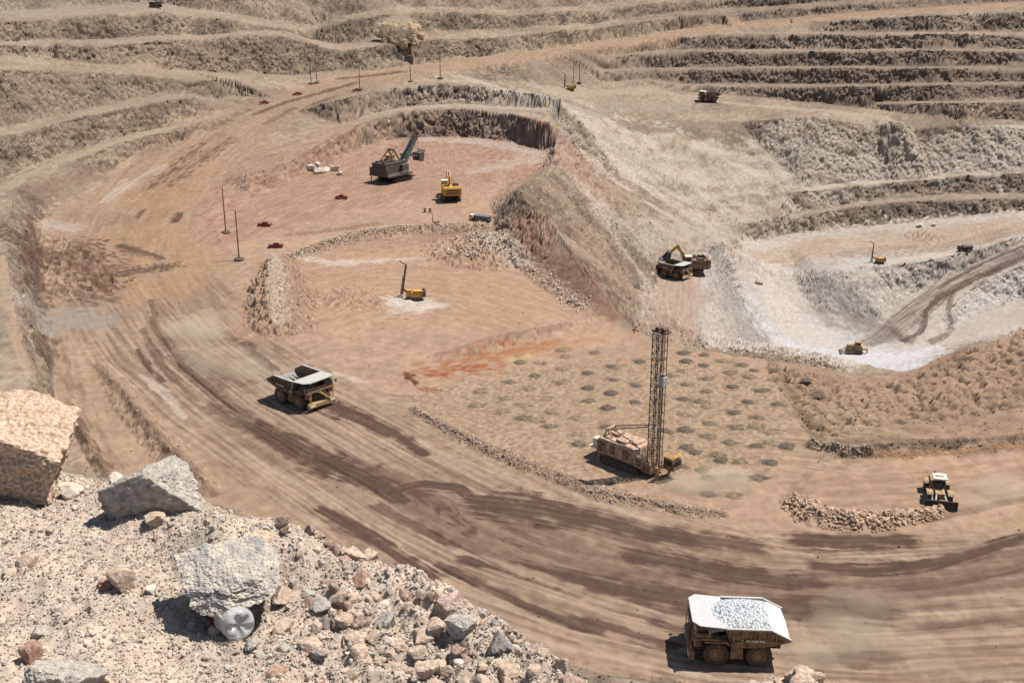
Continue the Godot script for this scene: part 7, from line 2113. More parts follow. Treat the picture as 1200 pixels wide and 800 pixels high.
func blasthole_drill(label: String, at: Vector3, turn: float) -> void:
	var t := thing("blasthole_drill", label, "drill rig", at, turn)
	crawler(t, "crawler", 9.5, 1.7, 1.2, Vector3(-0.6, 0, -2.6))
	crawler(t, "crawler", 9.5, 1.7, 1.2, Vector3(-0.6, 0, 2.6))
	var st := new_st()
	bx(st, Vector3(-0.3, 1.95, 0), Vector3(13.6, 0.6, 5.4))
	bx(st, Vector3(6.0, 1.7, 0), Vector3(2.4, 1.0, 5.0))
	part(t, "main_frame", st, mats.rust_dark)
	st = new_st()
	ext(st, [Vector2(-6.9, 2.25), Vector2(3.6, 2.25), Vector2(3.6, 5.4), Vector2(-6.3, 5.4), Vector2(-6.9, 4.9)], -2.9, 2.9)
	var house := part(t, "machinery_house", st, mats.drill_house)
	st = new_st()
	bx(st, Vector3(-1.4, 5.52, 0), Vector3(9.8, 0.2, 5.9))
	bx(st, Vector3(-4.4, 5.95, -0.8), Vector3(2.4, 0.7, 2.2))
	bx(st, Vector3(-1.0, 5.85, 0.9), Vector3(2.6, 0.5, 2.4))
	bx(st, Vector3(1.6, 5.8, -0.6), Vector3(1.4, 0.4, 3.0))
	part(house, "roof", st, mats.drill_house)
	for s in [-1.0, 1.0]:
		for d in [[-5.5, 1.9, 2.4], [-2.6, 1.2, 2.0], [0.9, 1.6, 2.2]]:
			st = new_st()
			bx(st, Vector3(d[0], 3.8, s * 2.93), Vector3(d[1], d[2], 0.08))
			for k in 6:
				bx(st, Vector3(d[0], 3.0 + 0.3 * k, s * 2.98), Vector3(d[1] * 0.86, 0.07, 0.07))
			part(house, "louvre", st, mats.rust_dark)
	# dust hood and number plate at the mast end
	st = new_st()
	bx(st, Vector3(4.4, 3.3, 2.1), Vector3(1.8, 2.4, 1.9))
	var box := part(t, "equipment_box", st, mats.drill_house)
	st = new_st()
	bx(st, Vector3(4.4, 3.2, 3.07), Vector3(1.3, 1.4, 0.05))
	var plate := part(box, "number_plate", st, mats.charcoal)
	var txt := TextMesh.new()
	txt.text = "107"
	var fnt := SystemFont.new()
	fnt.font_names = PackedStringArray(["Droid Sans"])
	txt.font = fnt
	txt.font_size = 48
	txt.pixel_size = 0.0125
	txt.depth = 0.04
	txt.material = mats.bright_yellow
	part_mesh(plate, "number", txt, Vector3(4.4, 3.1, 3.11))
	st = new_st()
	lattice(st, 5.0, 6.5, -0.75, 0.75, 1.6, 31.0, 1.35, 0.15, 0.085)
	part(t, "mast", st, mats.mast)
	st = new_st()
	for x in [7.1, 7.8]:
		beam(st, Vector3(x, 2.0, -0.5), Vector3(x, 32.2, -0.5), 0.12, 0.12)
		beam(st, Vector3(x, 2.0, 0.5), Vector3(x, 32.2, 0.5), 0.12, 0.12)
	for k in 16:
		var y := 3.0 + 1.9 * k
		bx(st, Vector3(7.45, y, -0.5), Vector3(0.7, 0.1, 0.1))
		bx(st, Vector3(7.45, y, 0.5), Vector3(0.7, 0.1, 0.1))
		bx(st, Vector3(6.9, y, 0.5), Vector3(0.7, 0.1, 0.1))
		bx(st, Vector3(7.8, y, 0.0), Vector3(0.1, 0.1, 1.0))
	part(t, "guide_rail", st, mats.mast)
	st = new_st()
	bx(st, Vector3(6.6, 31.6, 0), Vector3(3.4, 0.35, 1.9))
	cyl(st, Vector3(6.0, 32.0, -0.7), Vector3(6.0, 32.0, 0.7), 0.5, 0.5, 12)
	cyl(st, Vector3(7.4, 32.0, -0.7), Vector3(7.4, 32.0, 0.7), 0.5, 0.5, 12)
	part(t, "crown", st, mats.mast)
	st = new_st()
	cyl(st, Vector3(7.45, 0.3, 0), Vector3(7.45, 20.5, 0), 0.17, 0.17, 10)
	part(t, "drill_pipe", st, mats.rust_dark)
	st = new_st()
	bx(st, Vector3(7.45, 21.2, 0), Vector3(1.3, 1.9, 1.4))
	cyl(st, Vector3(7.45, 20.0, 0), Vector3(7.45, 22.8, 0), 0.5, 0.5, 10)
	part(t, "rotary_head", st, mats.pale_steel)
	st = new_st()
	for z in [-1.3, 1.3]:
		tube(st, [Vector3(-5.4, 7.2, z), Vector3(5.0, 10.8, z * 0.6)], 0.2, 8)
		tube(st, [Vector3(-5.4, 7.2, z), Vector3(-6.2, 5.4, z)], 0.18, 8)
		tube(st, [Vector3(-5.4, 7.2, z), Vector3(-3.6, 5.4, z)], 0.18, 8)
	tube(st, [Vector3(-5.4, 7.2, -1.6), Vector3(-5.4, 7.2, 1.6)], 0.25, 8)
	part(t, "mast_strut", st, mats.drill_house)
	st = new_st()
	bx(st, Vector3(-7.9, 3.6, 1.2), Vector3(1.5, 1.8, 1.6))
	bx(st, Vector3(-8.3, 2.4, 0), Vector3(2.4, 0.25, 4.6))
	part(t, "rear_platform", st, mats.white_paint)
	st = new_st()
	ext(st, [Vector2(8.7, 2.4), Vector2(11.2, 2.4), Vector2(11.2, 4.2), Vector2(10.7, 5.0), Vector2(8.7, 5.0)], -2.6, 0.2)
	var cab := part(t, "cab", st, mats.rust_dark)
	st = new_st()
	bx(st, Vector3(11.2, 3.9, -1.2), Vector3(0.08, 1.1, 2.4))
	bx(st, Vector3(9.9, 4.0, 0.22), Vector3(2.0, 1.1, 0.08))
	part(cab, "window", st, mats.glass)
	st = new_st()
	for y in [5.4, 5.9]:
		beam(st, Vector3(8.7, y, 0.2), Vector3(11.2, y, 0.2), 0.09, 0.09)
		beam(st, Vector3(11.2, y, 0.2), Vector3(11.2, y, -2.6), 0.09, 0.09)
	for x in [8.7, 9.9, 11.2]:
		beam(st, Vector3(x, 5.0, 0.2), Vector3(x, 5.9, 0.2), 0.09, 0.09)
	part(cab, "handrail", st, mats.bright_yellow)
	for p in [Vector3(-6.4, 0, -2.4), Vector3(-6.4, 0, 2.4), Vector3(8.6, 0, -2.2), Vector3(8.6, 0, 2.2)]:
		st = new_st()
		cyl(st, p, p + Vector3(0, 0.35, 0), 0.85, 0.7, 14)
		cyl(st, p + Vector3(0, 0.3, 0), p + Vector3(0, 3.2, 0), 0.36, 0.36, 12)
		part(t, "levelling_jack", st, mats.rust_body)
	st = new_st()
	for k in 7:
		cyl(st, Vector3(4.6 + 0.35 * k, 2.4, 2.6 - 0.1 * k), Vector3(4.6 + 0.35 * k, 3.1 + 0.2 * (k % 3), 2.6 - 0.1 * k), 0.22, 0.2, 8)
	part(t, "dust_curtain", st, mats.rust_body)

func rope_shovel(label: String, at: Vector3, turn: float, swing: float) -> void:
	var t := thing("rope_shovel", label, "mining shovel", at, turn)
	crawler(t, "crawler", 11.5, 2.4, 2.2, Vector3(0, 0, -4.4))
	crawler(t, "crawler", 11.5, 2.4, 2.2, Vector3(0, 0, 4.4))
	var st := new_st()
	bx(st, Vector3(0, 2.0, 0), Vector3(6.5, 1.4, 7.0))
	cyl(st, Vector3(0, 2.4, 0), Vector3(0, 3.3, 0), 4.2, 4.2, 24)
	part(t, "carbody", st, mats.dark_steel)
	var up := Node3D.new()
	up.name = "upper_works"
	up.rotation.y = swing
	t.add_child(up, true)
	st = new_st()
	bx(st, Vector3(-2.6, 3.6, 0), Vector3(15.5, 0.6, 12.5))
	bx(st, Vector3(-4.6, 6.4, 0), Vector3(11.2, 5.2, 8.6))
	bx(st, Vector3(-10.3, 5.4, 0), Vector3(0.8, 3.6, 11.0))
	part(up, "machinery_house", st, mats.charcoal)
	st = new_st()
	bx(st, Vector3(-4.6, 9.15, 0), Vector3(11.4, 0.3, 8.8))
	for x in [-8.5, -6.0, -3.5]:
		bx(st, Vector3(x, 9.7, 1.8), Vector3(1.6, 0.9, 2.2))
		bx(st, Vector3(x, 9.6, -2.2), Vector3(1.4, 0.7, 1.8))
	part(up, "roof", st, mats.dark_steel)
	st = new_st()
	bx(st, Vector3(1.8, 9.6, -4.8), Vector3(3.4, 2.6, 2.8))
	var cab := part(up, "cab", st, mats.dull_yellow)
	st = new_st()
	bx(st, Vector3(3.55, 9.9, -4.8), Vector3(0.08, 1.3, 2.4))
	bx(st, Vector3(1.8, 9.9, -6.23), Vector3(2.6, 1.2, 0.08))
	part(cab, "window", st, mats.glass)
	st = new_st()
	bx(st, Vector3(1.8, 11.0, -4.8), Vector3(3.8, 0.25, 3.2))
	part(cab, "roof", st, mats.yellow)
	st = new_st()
	bx(st, Vector3(1.6, 6.0, -4.8), Vector3(3.0, 4.6, 2.4))
	bx(st, Vector3(1.0, 5.8, 4.8), Vector3(4.0, 4.2, 2.4))
	part(up, "side_cabin", st, mats.charcoal)
	st = new_st()
	for z in [-2.6, 2.6]:
		tube(st, [Vector3(1.0, 9.0, z), Vector3(-2.0, 14.4, z * 0.6)], 0.35, 8)
		tube(st, [Vector3(-7.5, 9.0, z), Vector3(-2.0, 14.4, z * 0.6)], 0.3, 8)
	tube(st, [Vector3(-2.0, 14.4, -1.8), Vector3(-2.0, 14.4, 1.8)], 0.45, 8)
	part(up, "gantry", st, mats.dark_steel)
	st = new_st()
	var foot := Vector3(3.0, 4.8, 0)
	var tip := Vector3(13.2, 17.4, 0)
	for z in [-1.0, 1.0]:
		beam(st, foot + Vector3(0, 0, z * 1.8), tip + Vector3(0, 0, z * 0.9), 0.8, 1.5)
	for k in 7:
		var f := 0.12 + 0.13 * k
		var c := foot.lerp(tip, f)
		bx(st, c, Vector3(0.5, 0.9, 3.2 - 1.4 * f))
	part(up, "boom", st, mats.teal)
	st = new_st()
	for z in [-0.9, 0.9]:
		cyl(st, tip + Vector3(0.2, 0.4, z - 0.25), tip + Vector3(0.2, 0.4, z + 0.25), 1.3, 1.3, 20)
	part(up, "point_sheave", st, mats.dark_steel)
	st = new_st()
	for z in [-0.7, 0.7]:
		tube(st, [Vector3(-2.0, 14.4, z), tip + Vector3(-0.4, 1.0, z)], 0.09, 5)
		tube(st, [tip + Vector3(1.3, 0.4, z), Vector3(15.6, 9.6, z)], 0.08, 5)
		tube(st, [Vector3(-4.0, 9.2, z), tip + Vector3(-0.2, 1.6, z)], 0.07, 5)
	part(up, "suspension_rope", st, mats.dark_steel)
	st = new_st()
	for z in [-1.5, 1.5]:
		beam(st, Vector3(5.4, 11.0, z), Vector3(14.6, 9.6, z), 0.5, 0.9)
	beam(st, Vector3(14.4, 9.7, -1.5), Vector3(14.4, 9.7, 1.5), 0.6, 0.8)
	part(up, "dipper_handle", st, mats.charcoal)
	st = new_st()
	ext(st, [Vector2(14.2, 10.8), Vector2(17.6, 10.8), Vector2(17.9, 10.2), Vector2(17.2, 6.9), Vector2(16.5, 6.6), Vector2(14.5, 7.2)], -2.2, 2.2)
	for z in [-1.8, -0.9, 0.0, 0.9, 1.8]:
		beam(st, Vector3(17.6, 10.7, z), Vector3(18.4, 11.8, z), 0.4, 0.3)
	part(up, "dipper", st, mats.charcoal)
	for s in [-1.0, 1.0]:
		st = new_st()
		for y in [4.6, 5.0]:
			beam(st, Vector3(-10.0, y, s * 6.2), Vector3(4.8, y, s * 6.2), 0.08, 0.08)
		for k in 8:
			beam(st, Vector3(-10.0 + 2.1 * k, 3.9, s * 6.2), Vector3(-10.0 + 2.1 * k, 5.0, s * 6.2), 0.08, 0.08)
		part(up, "handrail", st, mats.pale_steel)
	st = new_st()
	tube(st, [Vector3(-11.2, 0.1, -4.6), Vector3(-10.4, 3.6, -4.6)], 0.3, 6)
	part(up, "ladder", st, mats.pale_steel)

# big face shovels: boom, stick and bucket angles in degrees, x forward
func hydraulic_shovel(label: String, at: Vector3, turn: float, swing: float, house_mat: Material, boom_mat: Material, joints: Array) -> Node3D:
	var t := thing("hydraulic_shovel", label, "excavator", at, turn, "hydraulic excavators")
	crawler(t, "crawler", 9.0, 2.2, 1.6, Vector3(0, 0, -3.1))
	crawler(t, "crawler", 9.0, 2.2, 1.6, Vector3(0, 0, 3.1))
	var st := new_st()
	bx(st, Vector3(0, 1.8, 0), Vector3(4.0, 1.4, 5.0))
	cyl(st, Vector3(0, 2.2, 0), Vector3(0, 3.0, 0), 2.4, 2.4, 20)
	part(t, "carbody", st, mats.dark_steel)
	var up := Node3D.new()
	up.name = "upper_works"
	up.rotation.y = swing
	t.add_child(up, true)
	st = new_st()
	bx(st, Vector3(-1.4, 3.2, 0), Vector3(9.4, 0.5, 7.4))
	wedge(st, Vector3(-2.2, 5.2, 2.2), Vector3(6.6, 3.6, 2.8), Vector2(0.15, 0.2))
	wedge(st, Vector3(-2.2, 5.0, -2.2), Vector3(6.6, 3.2, 2.8), Vector2(0.15, 0.2))
	bx(st, Vector3(-2.6, 4.9, 0), Vector3(5.6, 3.0, 1.8))
	part(up, "engine_house", st, house_mat)
	st = new_st()
	ext(st, [Vector2(-5.6, 3.0), Vector2(-7.0, 3.4), Vector2(-7.2, 6.2), Vector2(-6.8, 6.9), Vector2(-5.6, 6.9)], -3.7, 3.7)
	var cw := part(up, "counterweight", st, house_mat)
	st = new_st()
	for y in [4.3, 5.4]:
		bx(st, Vector3(-7.2, y, 0), Vector3(0.12, 0.5, 5.0))
	part(cw, "vent", st, mats.rust_dark)
	st = new_st()
	bx(st, Vector3(-3.4, 7.3, 2.0), Vector3(2.6, 0.6, 2.0))
	bx(st, Vector3(-0.6, 7.2, 2.2), Vector3(1.6, 0.5, 1.8))
	bx(st, Vector3(-3.0, 6.9, -1.9), Vector3(3.0, 0.6, 2.0))
	for z in [-1.2, 1.2]:
		cyl(st, Vector3(-4.6, 6.6, z), Vector3(-4.6, 8.0, z), 0.3, 0.3, 10)
	part(up, "exhaust", st, mats.dark_steel)
	st = new_st()
	bx(st, Vector3(2.0, 4.4, -2.3), Vector3(2.4, 2.4, 2.2))
	bx(st, Vector3(2.0, 6.9, -2.3), Vector3(2.6, 2.4, 2.4))
	var cab := part(up, "cab", st, boom_mat)
	st = new_st()
	bx(st, Vector3(3.34, 7.1, -2.3), Vector3(0.08, 1.5, 2.1))
	bx(st, Vector3(2.0, 7.1, -3.53), Vector3(2.1, 1.4, 0.08))
	bx(st, Vector3(2.0, 7.1, -1.07), Vector3(2.1, 1.4, 0.08))
	part(cab, "window", st, mats.glass)
	st = new_st()
	bx(st, Vector3(2.0, 8.2, -2.3), Vector3(3.0, 0.2, 2.8))
	part(cab, "roof", st, mats.white_paint)
	# joints: [boom end], [stick end] in the plane z = 0
	var b0 := Vector3(2.2, 4.0, 0)
	var be: Vector3 = joints[0]
	var se: Vector3 = joints[1]
	var mid := b0.lerp(be, 0.5) + Vector3(0, 1.1, 0)
	st = new_st()
	for z in [-0.55, 0.55]:
		beam(st, b0 + Vector3(0, 0, z), mid + Vector3(0, 0, z), 0.5, 1.5)
		beam(st, mid + Vector3(0, 0, z), be + Vector3(0, 0, z), 0.5, 1.2)
	bx(st, mid, Vector3(1.2, 1.2, 1.4))
	part(up, "boom", st, boom_mat)
	st = new_st()
	beam(st, be + (be - se).normalized() * 1.0, se, 0.9, 1.1)
	part(up, "stick", st, boom_mat)
	st = new_st()
	for z in [-0.9, 0.9]:
		tube(st, [Vector3(3.2, 3.4, z), mid + Vector3(0.4, -0.4, z)], 0.26, 8)
		tube(st, [mid + Vector3(0, 0.8, z * 0.5), be + (be - se).normalized() * 0.9 + Vector3(0, 0, z * 0.5)], 0.22, 8)
	part(up, "lift_cylinder", st, mats.pale_steel)
	st = new_st()
	var xf := Transform3D(Basis.IDENTITY, se)
	ext(st, [Vector2(-0.9, 0.9), Vector2(0.2, 1.0), Vector2(0.5, 0.2), Vector2(0.3, -1.5), Vector2(1.2, -2.4), Vector2(3.0, -2.3), Vector2(3.2, -2.6), Vector2(1.0, -2.9), Vector2(-0.5, -2.2), Vector2(-1.0, -0.6)], -2.0, 2.0, xf)
	for s in [-1.0, 1.0]:
		ext(st, [Vector2(0.2, 1.0), Vector2(0.5, 0.2), Vector2(2.6, -2.2), Vector2(3.1, -2.4), Vector2(1.0, -2.8), Vector2(-0.5, -2.2), Vector2(-1.0, -0.6), Vector2(-0.9, 0.9)], s * 2.0 - 0.1, s * 2.0 + 0.1, xf)
	for z in [-1.6, -0.8, 0.0, 0.8, 1.6]:
		beam(st, se + Vector3(3.0, -2.45, z), se + Vector3(3.9, -2.4, z), 0.34, 0.26)
	part(up, "bucket", st, mats.bluegrey)
	for s in [-1.0, 1.0]:
		st = new_st()
		beam(st, Vector3(-6.8, 4.4, s * 3.72), Vector3(3.0, 4.4, s * 3.72), 0.08, 0.08)
		for k in 6:
			beam(st, Vector3(-6.8 + 1.9 * k, 3.4, s * 3.72), Vector3(-6.8 + 1.9 * k, 4.4, s * 3.72), 0.07, 0.07)
		part(up, "handrail", st, mats.bright_yellow)
	return t

func track_drill(label: String, at: Vector3, turn: float, k_: float, mast_lean: float) -> void:
	var t := thing("track_drill", label, "drill rig", at, turn, "small crawler drills")
	t.scale = Vector3.ONE * k_
	crawler(t, "crawler", 4.2, 1.0, 0.6, Vector3(0, 0, -1.1))
	crawler(t, "crawler", 4.2, 1.0, 0.6, Vector3(0, 0, 1.1))
	var st := new_st()
	bx(st, Vector3(0.0, 1.1, 0), Vector3(4.6, 0.4, 2.0))
	wedge(st, Vector3(-0.9, 1.95, 0.2), Vector3(3.2, 1.4, 1.9), Vector2(0.2, 0.15))
	part(t, "engine_hood", st, mats.yellow)
	st = new_st()
	bx(st, Vector3(-2.7, 1.9, 0), Vector3(0.7, 1.6, 2.0))
	cyl(st, Vector3(-2.4, 2.6, 0.5), Vector3(-2.4, 3.2, 0.5), 0.35, 0.35, 10)
	part(t, "dust_collector", st, mats.bluegrey)
	st = new_st()
	bx(st, Vector3(1.5, 2.1, -0.5), Vector3(1.3, 1.8, 1.2))
	var cab := part(t, "cab", st, mats.yellow)
	st = new_st()
	bx(st, Vector3(2.17, 2.3, -0.5), Vector3(0.06, 1.0, 1.0))
	bx(st, Vector3(1.5, 2.3, 0.12), Vector3(1.0, 0.9, 0.06))
	part(cab, "window", st, mats.glass)
	st = new_st()
	beam(st, Vector3(1.6, 1.7, 0.5), Vector3(3.4, 2.9, 0.5), 0.35, 0.5)
	part(t, "boom", st, mats.dark_steel)
	var lean := Vector3(mast_lean, 1.0, 0).normalized()
	var foot := Vector3(3.7, 0.35, 0.5)
	st = new_st()
	beam(st, foot, foot + lean * 9.6, 0.42, 0.5)
	beam(st, foot + Vector3(0.45, 0.0, 0), foot + lean * 6.2 + Vector3(0.45, 0, 0), 0.2, 0.2)
	for k in 9:
		beam(st, foot + lean * (0.7 * k + 0.3), foot + lean * (0.7 * k + 0.5) + Vector3(0.45, 0, 0), 0.12, 0.12)
	part(t, "mast", st, mats.mast)
	st = new_st()
	beam(st, foot + lean * 9.5, foot + lean * 10.2 + Vector3(1.9, 0.5, 0), 0.22, 0.25)
	part(t, "hose_arm", st, mats.mast)
	st = new_st()
	bx(st, foot + Vector3(0.1, 0.5, 0), Vector3(1.1, 1.1, 1.2))
	cyl(st, foot + Vector3(0.5, 0.2, 0.6), foot + Vector3(0.5, 0.9, 0.6), 0.5, 0.5, 12)
	part(t, "dust_hood", st, mats.white_paint)

func pickup(label: String, at: Vector3, turn: float) -> Node3D:
	var t := thing("pickup_truck", label, "pickup", at, turn, "red pickups on the benches")
	var st := new_st()
	ext(st, [Vector2(-2.6, 0.5), Vector2(2.5, 0.5), Vector2(2.65, 0.9), Vector2(2.5, 1.15), Vector2(1.2, 1.25), Vector2(-2.6, 1.25)], -0.95, 0.95)
	part(t, "body", st, mats.red_paint)
	st = new_st()
	ext(st, [Vector2(1.25, 1.2), Vector2(0.55, 1.85), Vector2(-0.75, 1.85), Vector2(-0.9, 1.2)], -0.82, 0.82)
	var cab := part(t, "cab", st, mats.red_paint)
	st = new_st()
	ext(st, [Vector2(1.22, 1.27), Vector2(0.6, 1.8), Vector2(0.64, 1.82), Vector2(1.28, 1.27)], -0.72, 0.72)
	for s in [-1.0, 1.0]:
		bx(st, Vector3(0.0, 1.52, s * 0.83), Vector3(1.3, 0.4, 0.03))
	part(cab, "window", st, mats.glass)
	st = new_st()
	bx(st, Vector3(-1.75, 1.27, 0), Vector3(1.5, 0.03, 1.6))
	part(t, "bed", st, mats.dark_steel)
	var tm := tyre_mesh(0.4, 0.28)
	var rm := rim_mesh(0.4, 0.28, mats.pale_steel)
	for x in [-1.65, 1.65]:
		for s in [-1.0, 1.0]:
			wheel(t, tm, rm, Vector3(x, 0.4, s * 0.88), s < 0)
	return t

func service_truck(label: String, at: Vector3, turn: float, k_: float) -> void:
	var t := thing("service_truck", label, "truck", at, turn)
	t.scale = Vector3.ONE * k_
	var st := new_st()
	bx(st, Vector3(0, 1.0, 0), Vector3(11.5, 0.5, 2.0))
	part(t, "chassis", st, mats.dark_steel)
	st = new_st()
	ext(st, [Vector2(4.0, 0.9), Vector2(6.0, 0.9), Vector2(6.0, 1.9), Vector2(5.7, 2.9), Vector2(4.0, 2.9)], -1.3, 1.3)
	var cab := part(t, "cab", st, mats.white_paint)
	st = new_st()
	ext(st, [Vector2(6.03, 1.95), Vector2(5.76, 2.75), Vector2(5.72, 2.75), Vector2(5.98, 1.95)], -1.2, 1.2)
	bx(st, Vector3(4.9, 2.4, 1.32), Vector3(1.1, 0.7, 0.05))
	bx(st, Vector3(4.9, 2.4, -1.32), Vector3(1.1, 0.7, 0.05))
	part(cab, "window", st, mats.glass)
	st = new_st()
	bx(st, Vector3(-1.0, 1.45, 0), Vector3(9.0, 0.35, 3.2))
	bx(st, Vector3(-1.0, 2.2, 0.4), Vector3(8.4, 1.3, 1.8))
	for k in 5:
		bx(st, Vector3(-4.4 + 1.8 * k, 2.4, -0.6), Vector3(1.1, 1.2, 1.2))
	part(t, "cargo_deck", st, mats.bluegrey)
	st = new_st()
	for s in [-1.0, 1.0]:
		beam(st, Vector3(-5.4, 3.1, s * 1.6), Vector3(3.4, 3.1, s * 1.6), 0.16, 0.16)
		for k in 6:
			beam(st, Vector3(-5.4 + 1.76 * k, 1.6, s * 1.6), Vector3(-5.4 + 1.76 * k, 3.1, s * 1.6), 0.14, 0.14)
	for k in 6:
		beam(st, Vector3(-5.4 + 1.76 * k, 3.1, -1.6), Vector3(-5.4 + 1.76 * k, 3.1, 1.6), 0.12, 0.12)
	part(t, "rack", st, mats.pale_steel)
	var tm := tyre_mesh(0.75, 0.5)
	var rm := rim_mesh(0.75, 0.5, mats.pale_steel)
	for x in [4.4, -2.4, -4.0]:
		for s in [-1.0, 1.0]:
			wheel(t, tm, rm, Vector3(x, 0.75, s * 1.25), s < 0)

func wheel_dozer(label: String, at: Vector3, turn: float, k_: float) -> void:
	var t := thing("wheel_dozer", label, "bulldozer", at, turn)
	t.scale = Vector3.ONE * k_
	var st := new_st()
	ext(st, [Vector2(-4.8, 1.3), Vector2(-0.6, 1.3), Vector2(-0.6, 3.2), Vector2(-4.4, 3.0), Vector2(-4.8, 2.6)], -1.4, 1.4)
	bx(st, Vector3(1.4, 1.8, 0), Vector3(3.6, 1.2, 1.8))
	part(t, "chassis", st, mats.dozer)
	st = new_st()
	for x in [-3.6, -2.4]:
		cyl(st, Vector3(x, 2.9, 0.6), Vector3(x, 4.1, 0.6), 0.16, 0.16, 8)
	bx(st, Vector3(-4.86, 2.0, 0), Vector3(0.1, 1.0, 2.2))
	part(t, "exhaust", st, mats.dark_steel)
	for s in [-1.0, 1.0]:
		for x in [-3.0, 2.1]:
			st = new_st()
			ext(st, [Vector2(x - 1.3, 2.2), Vector2(x - 0.8, 2.55), Vector2(x + 0.9, 2.55), Vector2(x + 1.3, 2.2), Vector2(x + 1.2, 2.1), Vector2(x + 0.8, 2.4), Vector2(x - 0.8, 2.4), Vector2(x - 1.2, 2.1)], s * 1.95 - 0.6, s * 1.95 + 0.6)
			part(t, "fender", st, mats.dozer)
	var tm := tyre_mesh(1.15, 0.95)
	var rm := rim_mesh(1.15, 0.95, mats.dozer)
	for x in [-3.0, 2.1]:
		for s in [-1.0, 1.0]:
			wheel(t, tm, rm, Vector3(x, 1.15, s * 1.95), s < 0)
	st = new_st()
	ext(st, [Vector2(-1.3, 2.6), Vector2(0.7, 2.6), Vector2(0.55, 4.3), Vector2(-1.2, 4.3)], -1.0, 1.0)
	var cab := part(t, "cab", st, mats.charcoal)
	st = new_st()
	bx(st, Vector3(0.66, 3.6, 0), Vector3(0.1, 1.2, 1.8))
	for s in [-1.0, 1.0]:
		bx(st, Vector3(-0.3, 3.6, s * 1.02), Vector3(1.5, 1.1, 0.05))
	part(cab, "window", st, mats.glass)
	st = new_st()
	bx(st, Vector3(-0.3, 4.45, 0), Vector3(2.6, 0.3, 2.6))
	bx(st, Vector3(-0.6, 4.75, 0), Vector3(1.0, 0.3, 1.4))
	part(cab, "roof", st, mats.white_paint)
	st = new_st()
	for s in [-1.0, 1.0]:
		beam(st, Vector3(1.2, 1.3, s * 1.1), Vector3(4.8, 0.9, s * 1.5), 0.4, 0.5)
		tube(st, [Vector3(2.4, 2.3, s * 0.7), Vector3(4.8, 1.7, s * 1.0)], 0.16, 8)
	part(t, "push_arm", st, mats.pale_steel)
	st = new_st()
	sheet(st, [Vector2(5.6, 0.05), Vector2(5.1, 0.5), Vector2(4.95, 1.1), Vector2(5.15, 1.7), Vector2(5.5, 2.0)], 0.14, -3.0, 3.0)
	for s in [-1.0, 1.0]:
		ext(st, [Vector2(5.6, 0.05), Vector2(5.0, 0.5), Vector2(4.85, 1.1), Vector2(5.1, 1.8), Vector2(5.55, 2.0)], s * 3.0 - 0.06, s * 3.0 + 0.06)
	part(t, "blade", st, mats.dark_steel)

func crawler_dozer(label: String, at: Vector3, turn: float, k_: float) -> void:
	var t := thing("crawler_dozer", label, "bulldozer", at, turn)
	t.scale = Vector3.ONE * k_
	crawler(t, "crawler", 5.0, 1.5, 0.8, Vector3(0, 0, -1.4))
	crawler(t, "crawler", 5.0, 1.5, 0.8, Vector3(0, 0, 1.4))
	var st := new_st()
	wedge(st, Vector3(1.1, 2.0, 0), Vector3(3.0, 1.6, 1.8), Vector2(0.3, 0.2))
	bx(st, Vector3(-1.4, 1.7, 0), Vector3(2.2, 1.6, 2.0))
	part(t, "hood", st, mats.dull_yellow)
	st = new_st()
	bx(st, Vector3(-1.0, 3.1, 0), Vector3(1.8, 1.5, 1.9))
	var cab := part(t, "cab", st, mats.dull_yellow)
	st = new_st()
	bx(st, Vector3(-0.07, 3.2, 0), Vector3(0.06, 0.9, 1.6))
	bx(st, Vector3(-1.0, 3.2, 0.97), Vector3(1.3, 0.9, 0.05))
	bx(st, Vector3(-1.0, 3.2, -0.97), Vector3(1.3, 0.9, 0.05))
	part(cab, "window", st, mats.glass)
	st = new_st()
	sheet(st, [Vector2(4.2, 0.05), Vector2(3.7, 0.5), Vector2(3.6, 1.1), Vector2(3.9, 1.8)], 0.12, -2.4, 2.4)
	part(t, "blade", st, mats.pale_hull)
	st = new_st()
	for s in [-1.0, 1.0]:
		beam(st, Vector3(0.2, 0.9, s * 1.95), Vector3(3.7, 0.6, s * 1.95), 0.25, 0.35)
	part(t, "push_arm", st, mats.dull_yellow)
	st = new_st()
	beam(st, Vector3(-2.4, 1.3, 0), Vector3(-4.0, 1.6, 0), 1.2, 0.4)
	beam(st, Vector3(-3.9, 1.8, 0), Vector3(-4.1, 0.2, 0), 0.25, 0.4)
	part(t, "ripper", st, mats.dull_yellow)

func pole(label: String, at: Vector3, h: float, lamp: bool, group: String) -> void:
	var t := thing("utility_pole", label, "pole", at, 0.0, group)
	var st := new_st()
	cyl(st, Vector3(0, 0.2, 0), Vector3(0, h, 0), 0.26, 0.17, 8)
	part(t, "shaft", st, mats.wood)
	st = new_st()
	lathe_up(st, [Vector2(0.3, 0.0), Vector2(1.55, 0.0), Vector2(1.8, 0.35), Vector2(1.55, 0.75), Vector2(0.3, 0.8)], 16)
	part(t, "tyre_base", st, mats.rubber)
	if lamp:
		st = new_st()
		bx(st, Vector3(0, h - 0.2, 0), Vector3(2.2, 0.2, 0.2))
		bx(st, Vector3(-0.9, h - 0.5, 0), Vector3(0.7, 0.35, 0.5))
		bx(st, Vector3(0.9, h - 0.5, 0), Vector3(0.7, 0.35, 0.5))
		part(t, "lamp_head", st, mats.pale_steel)

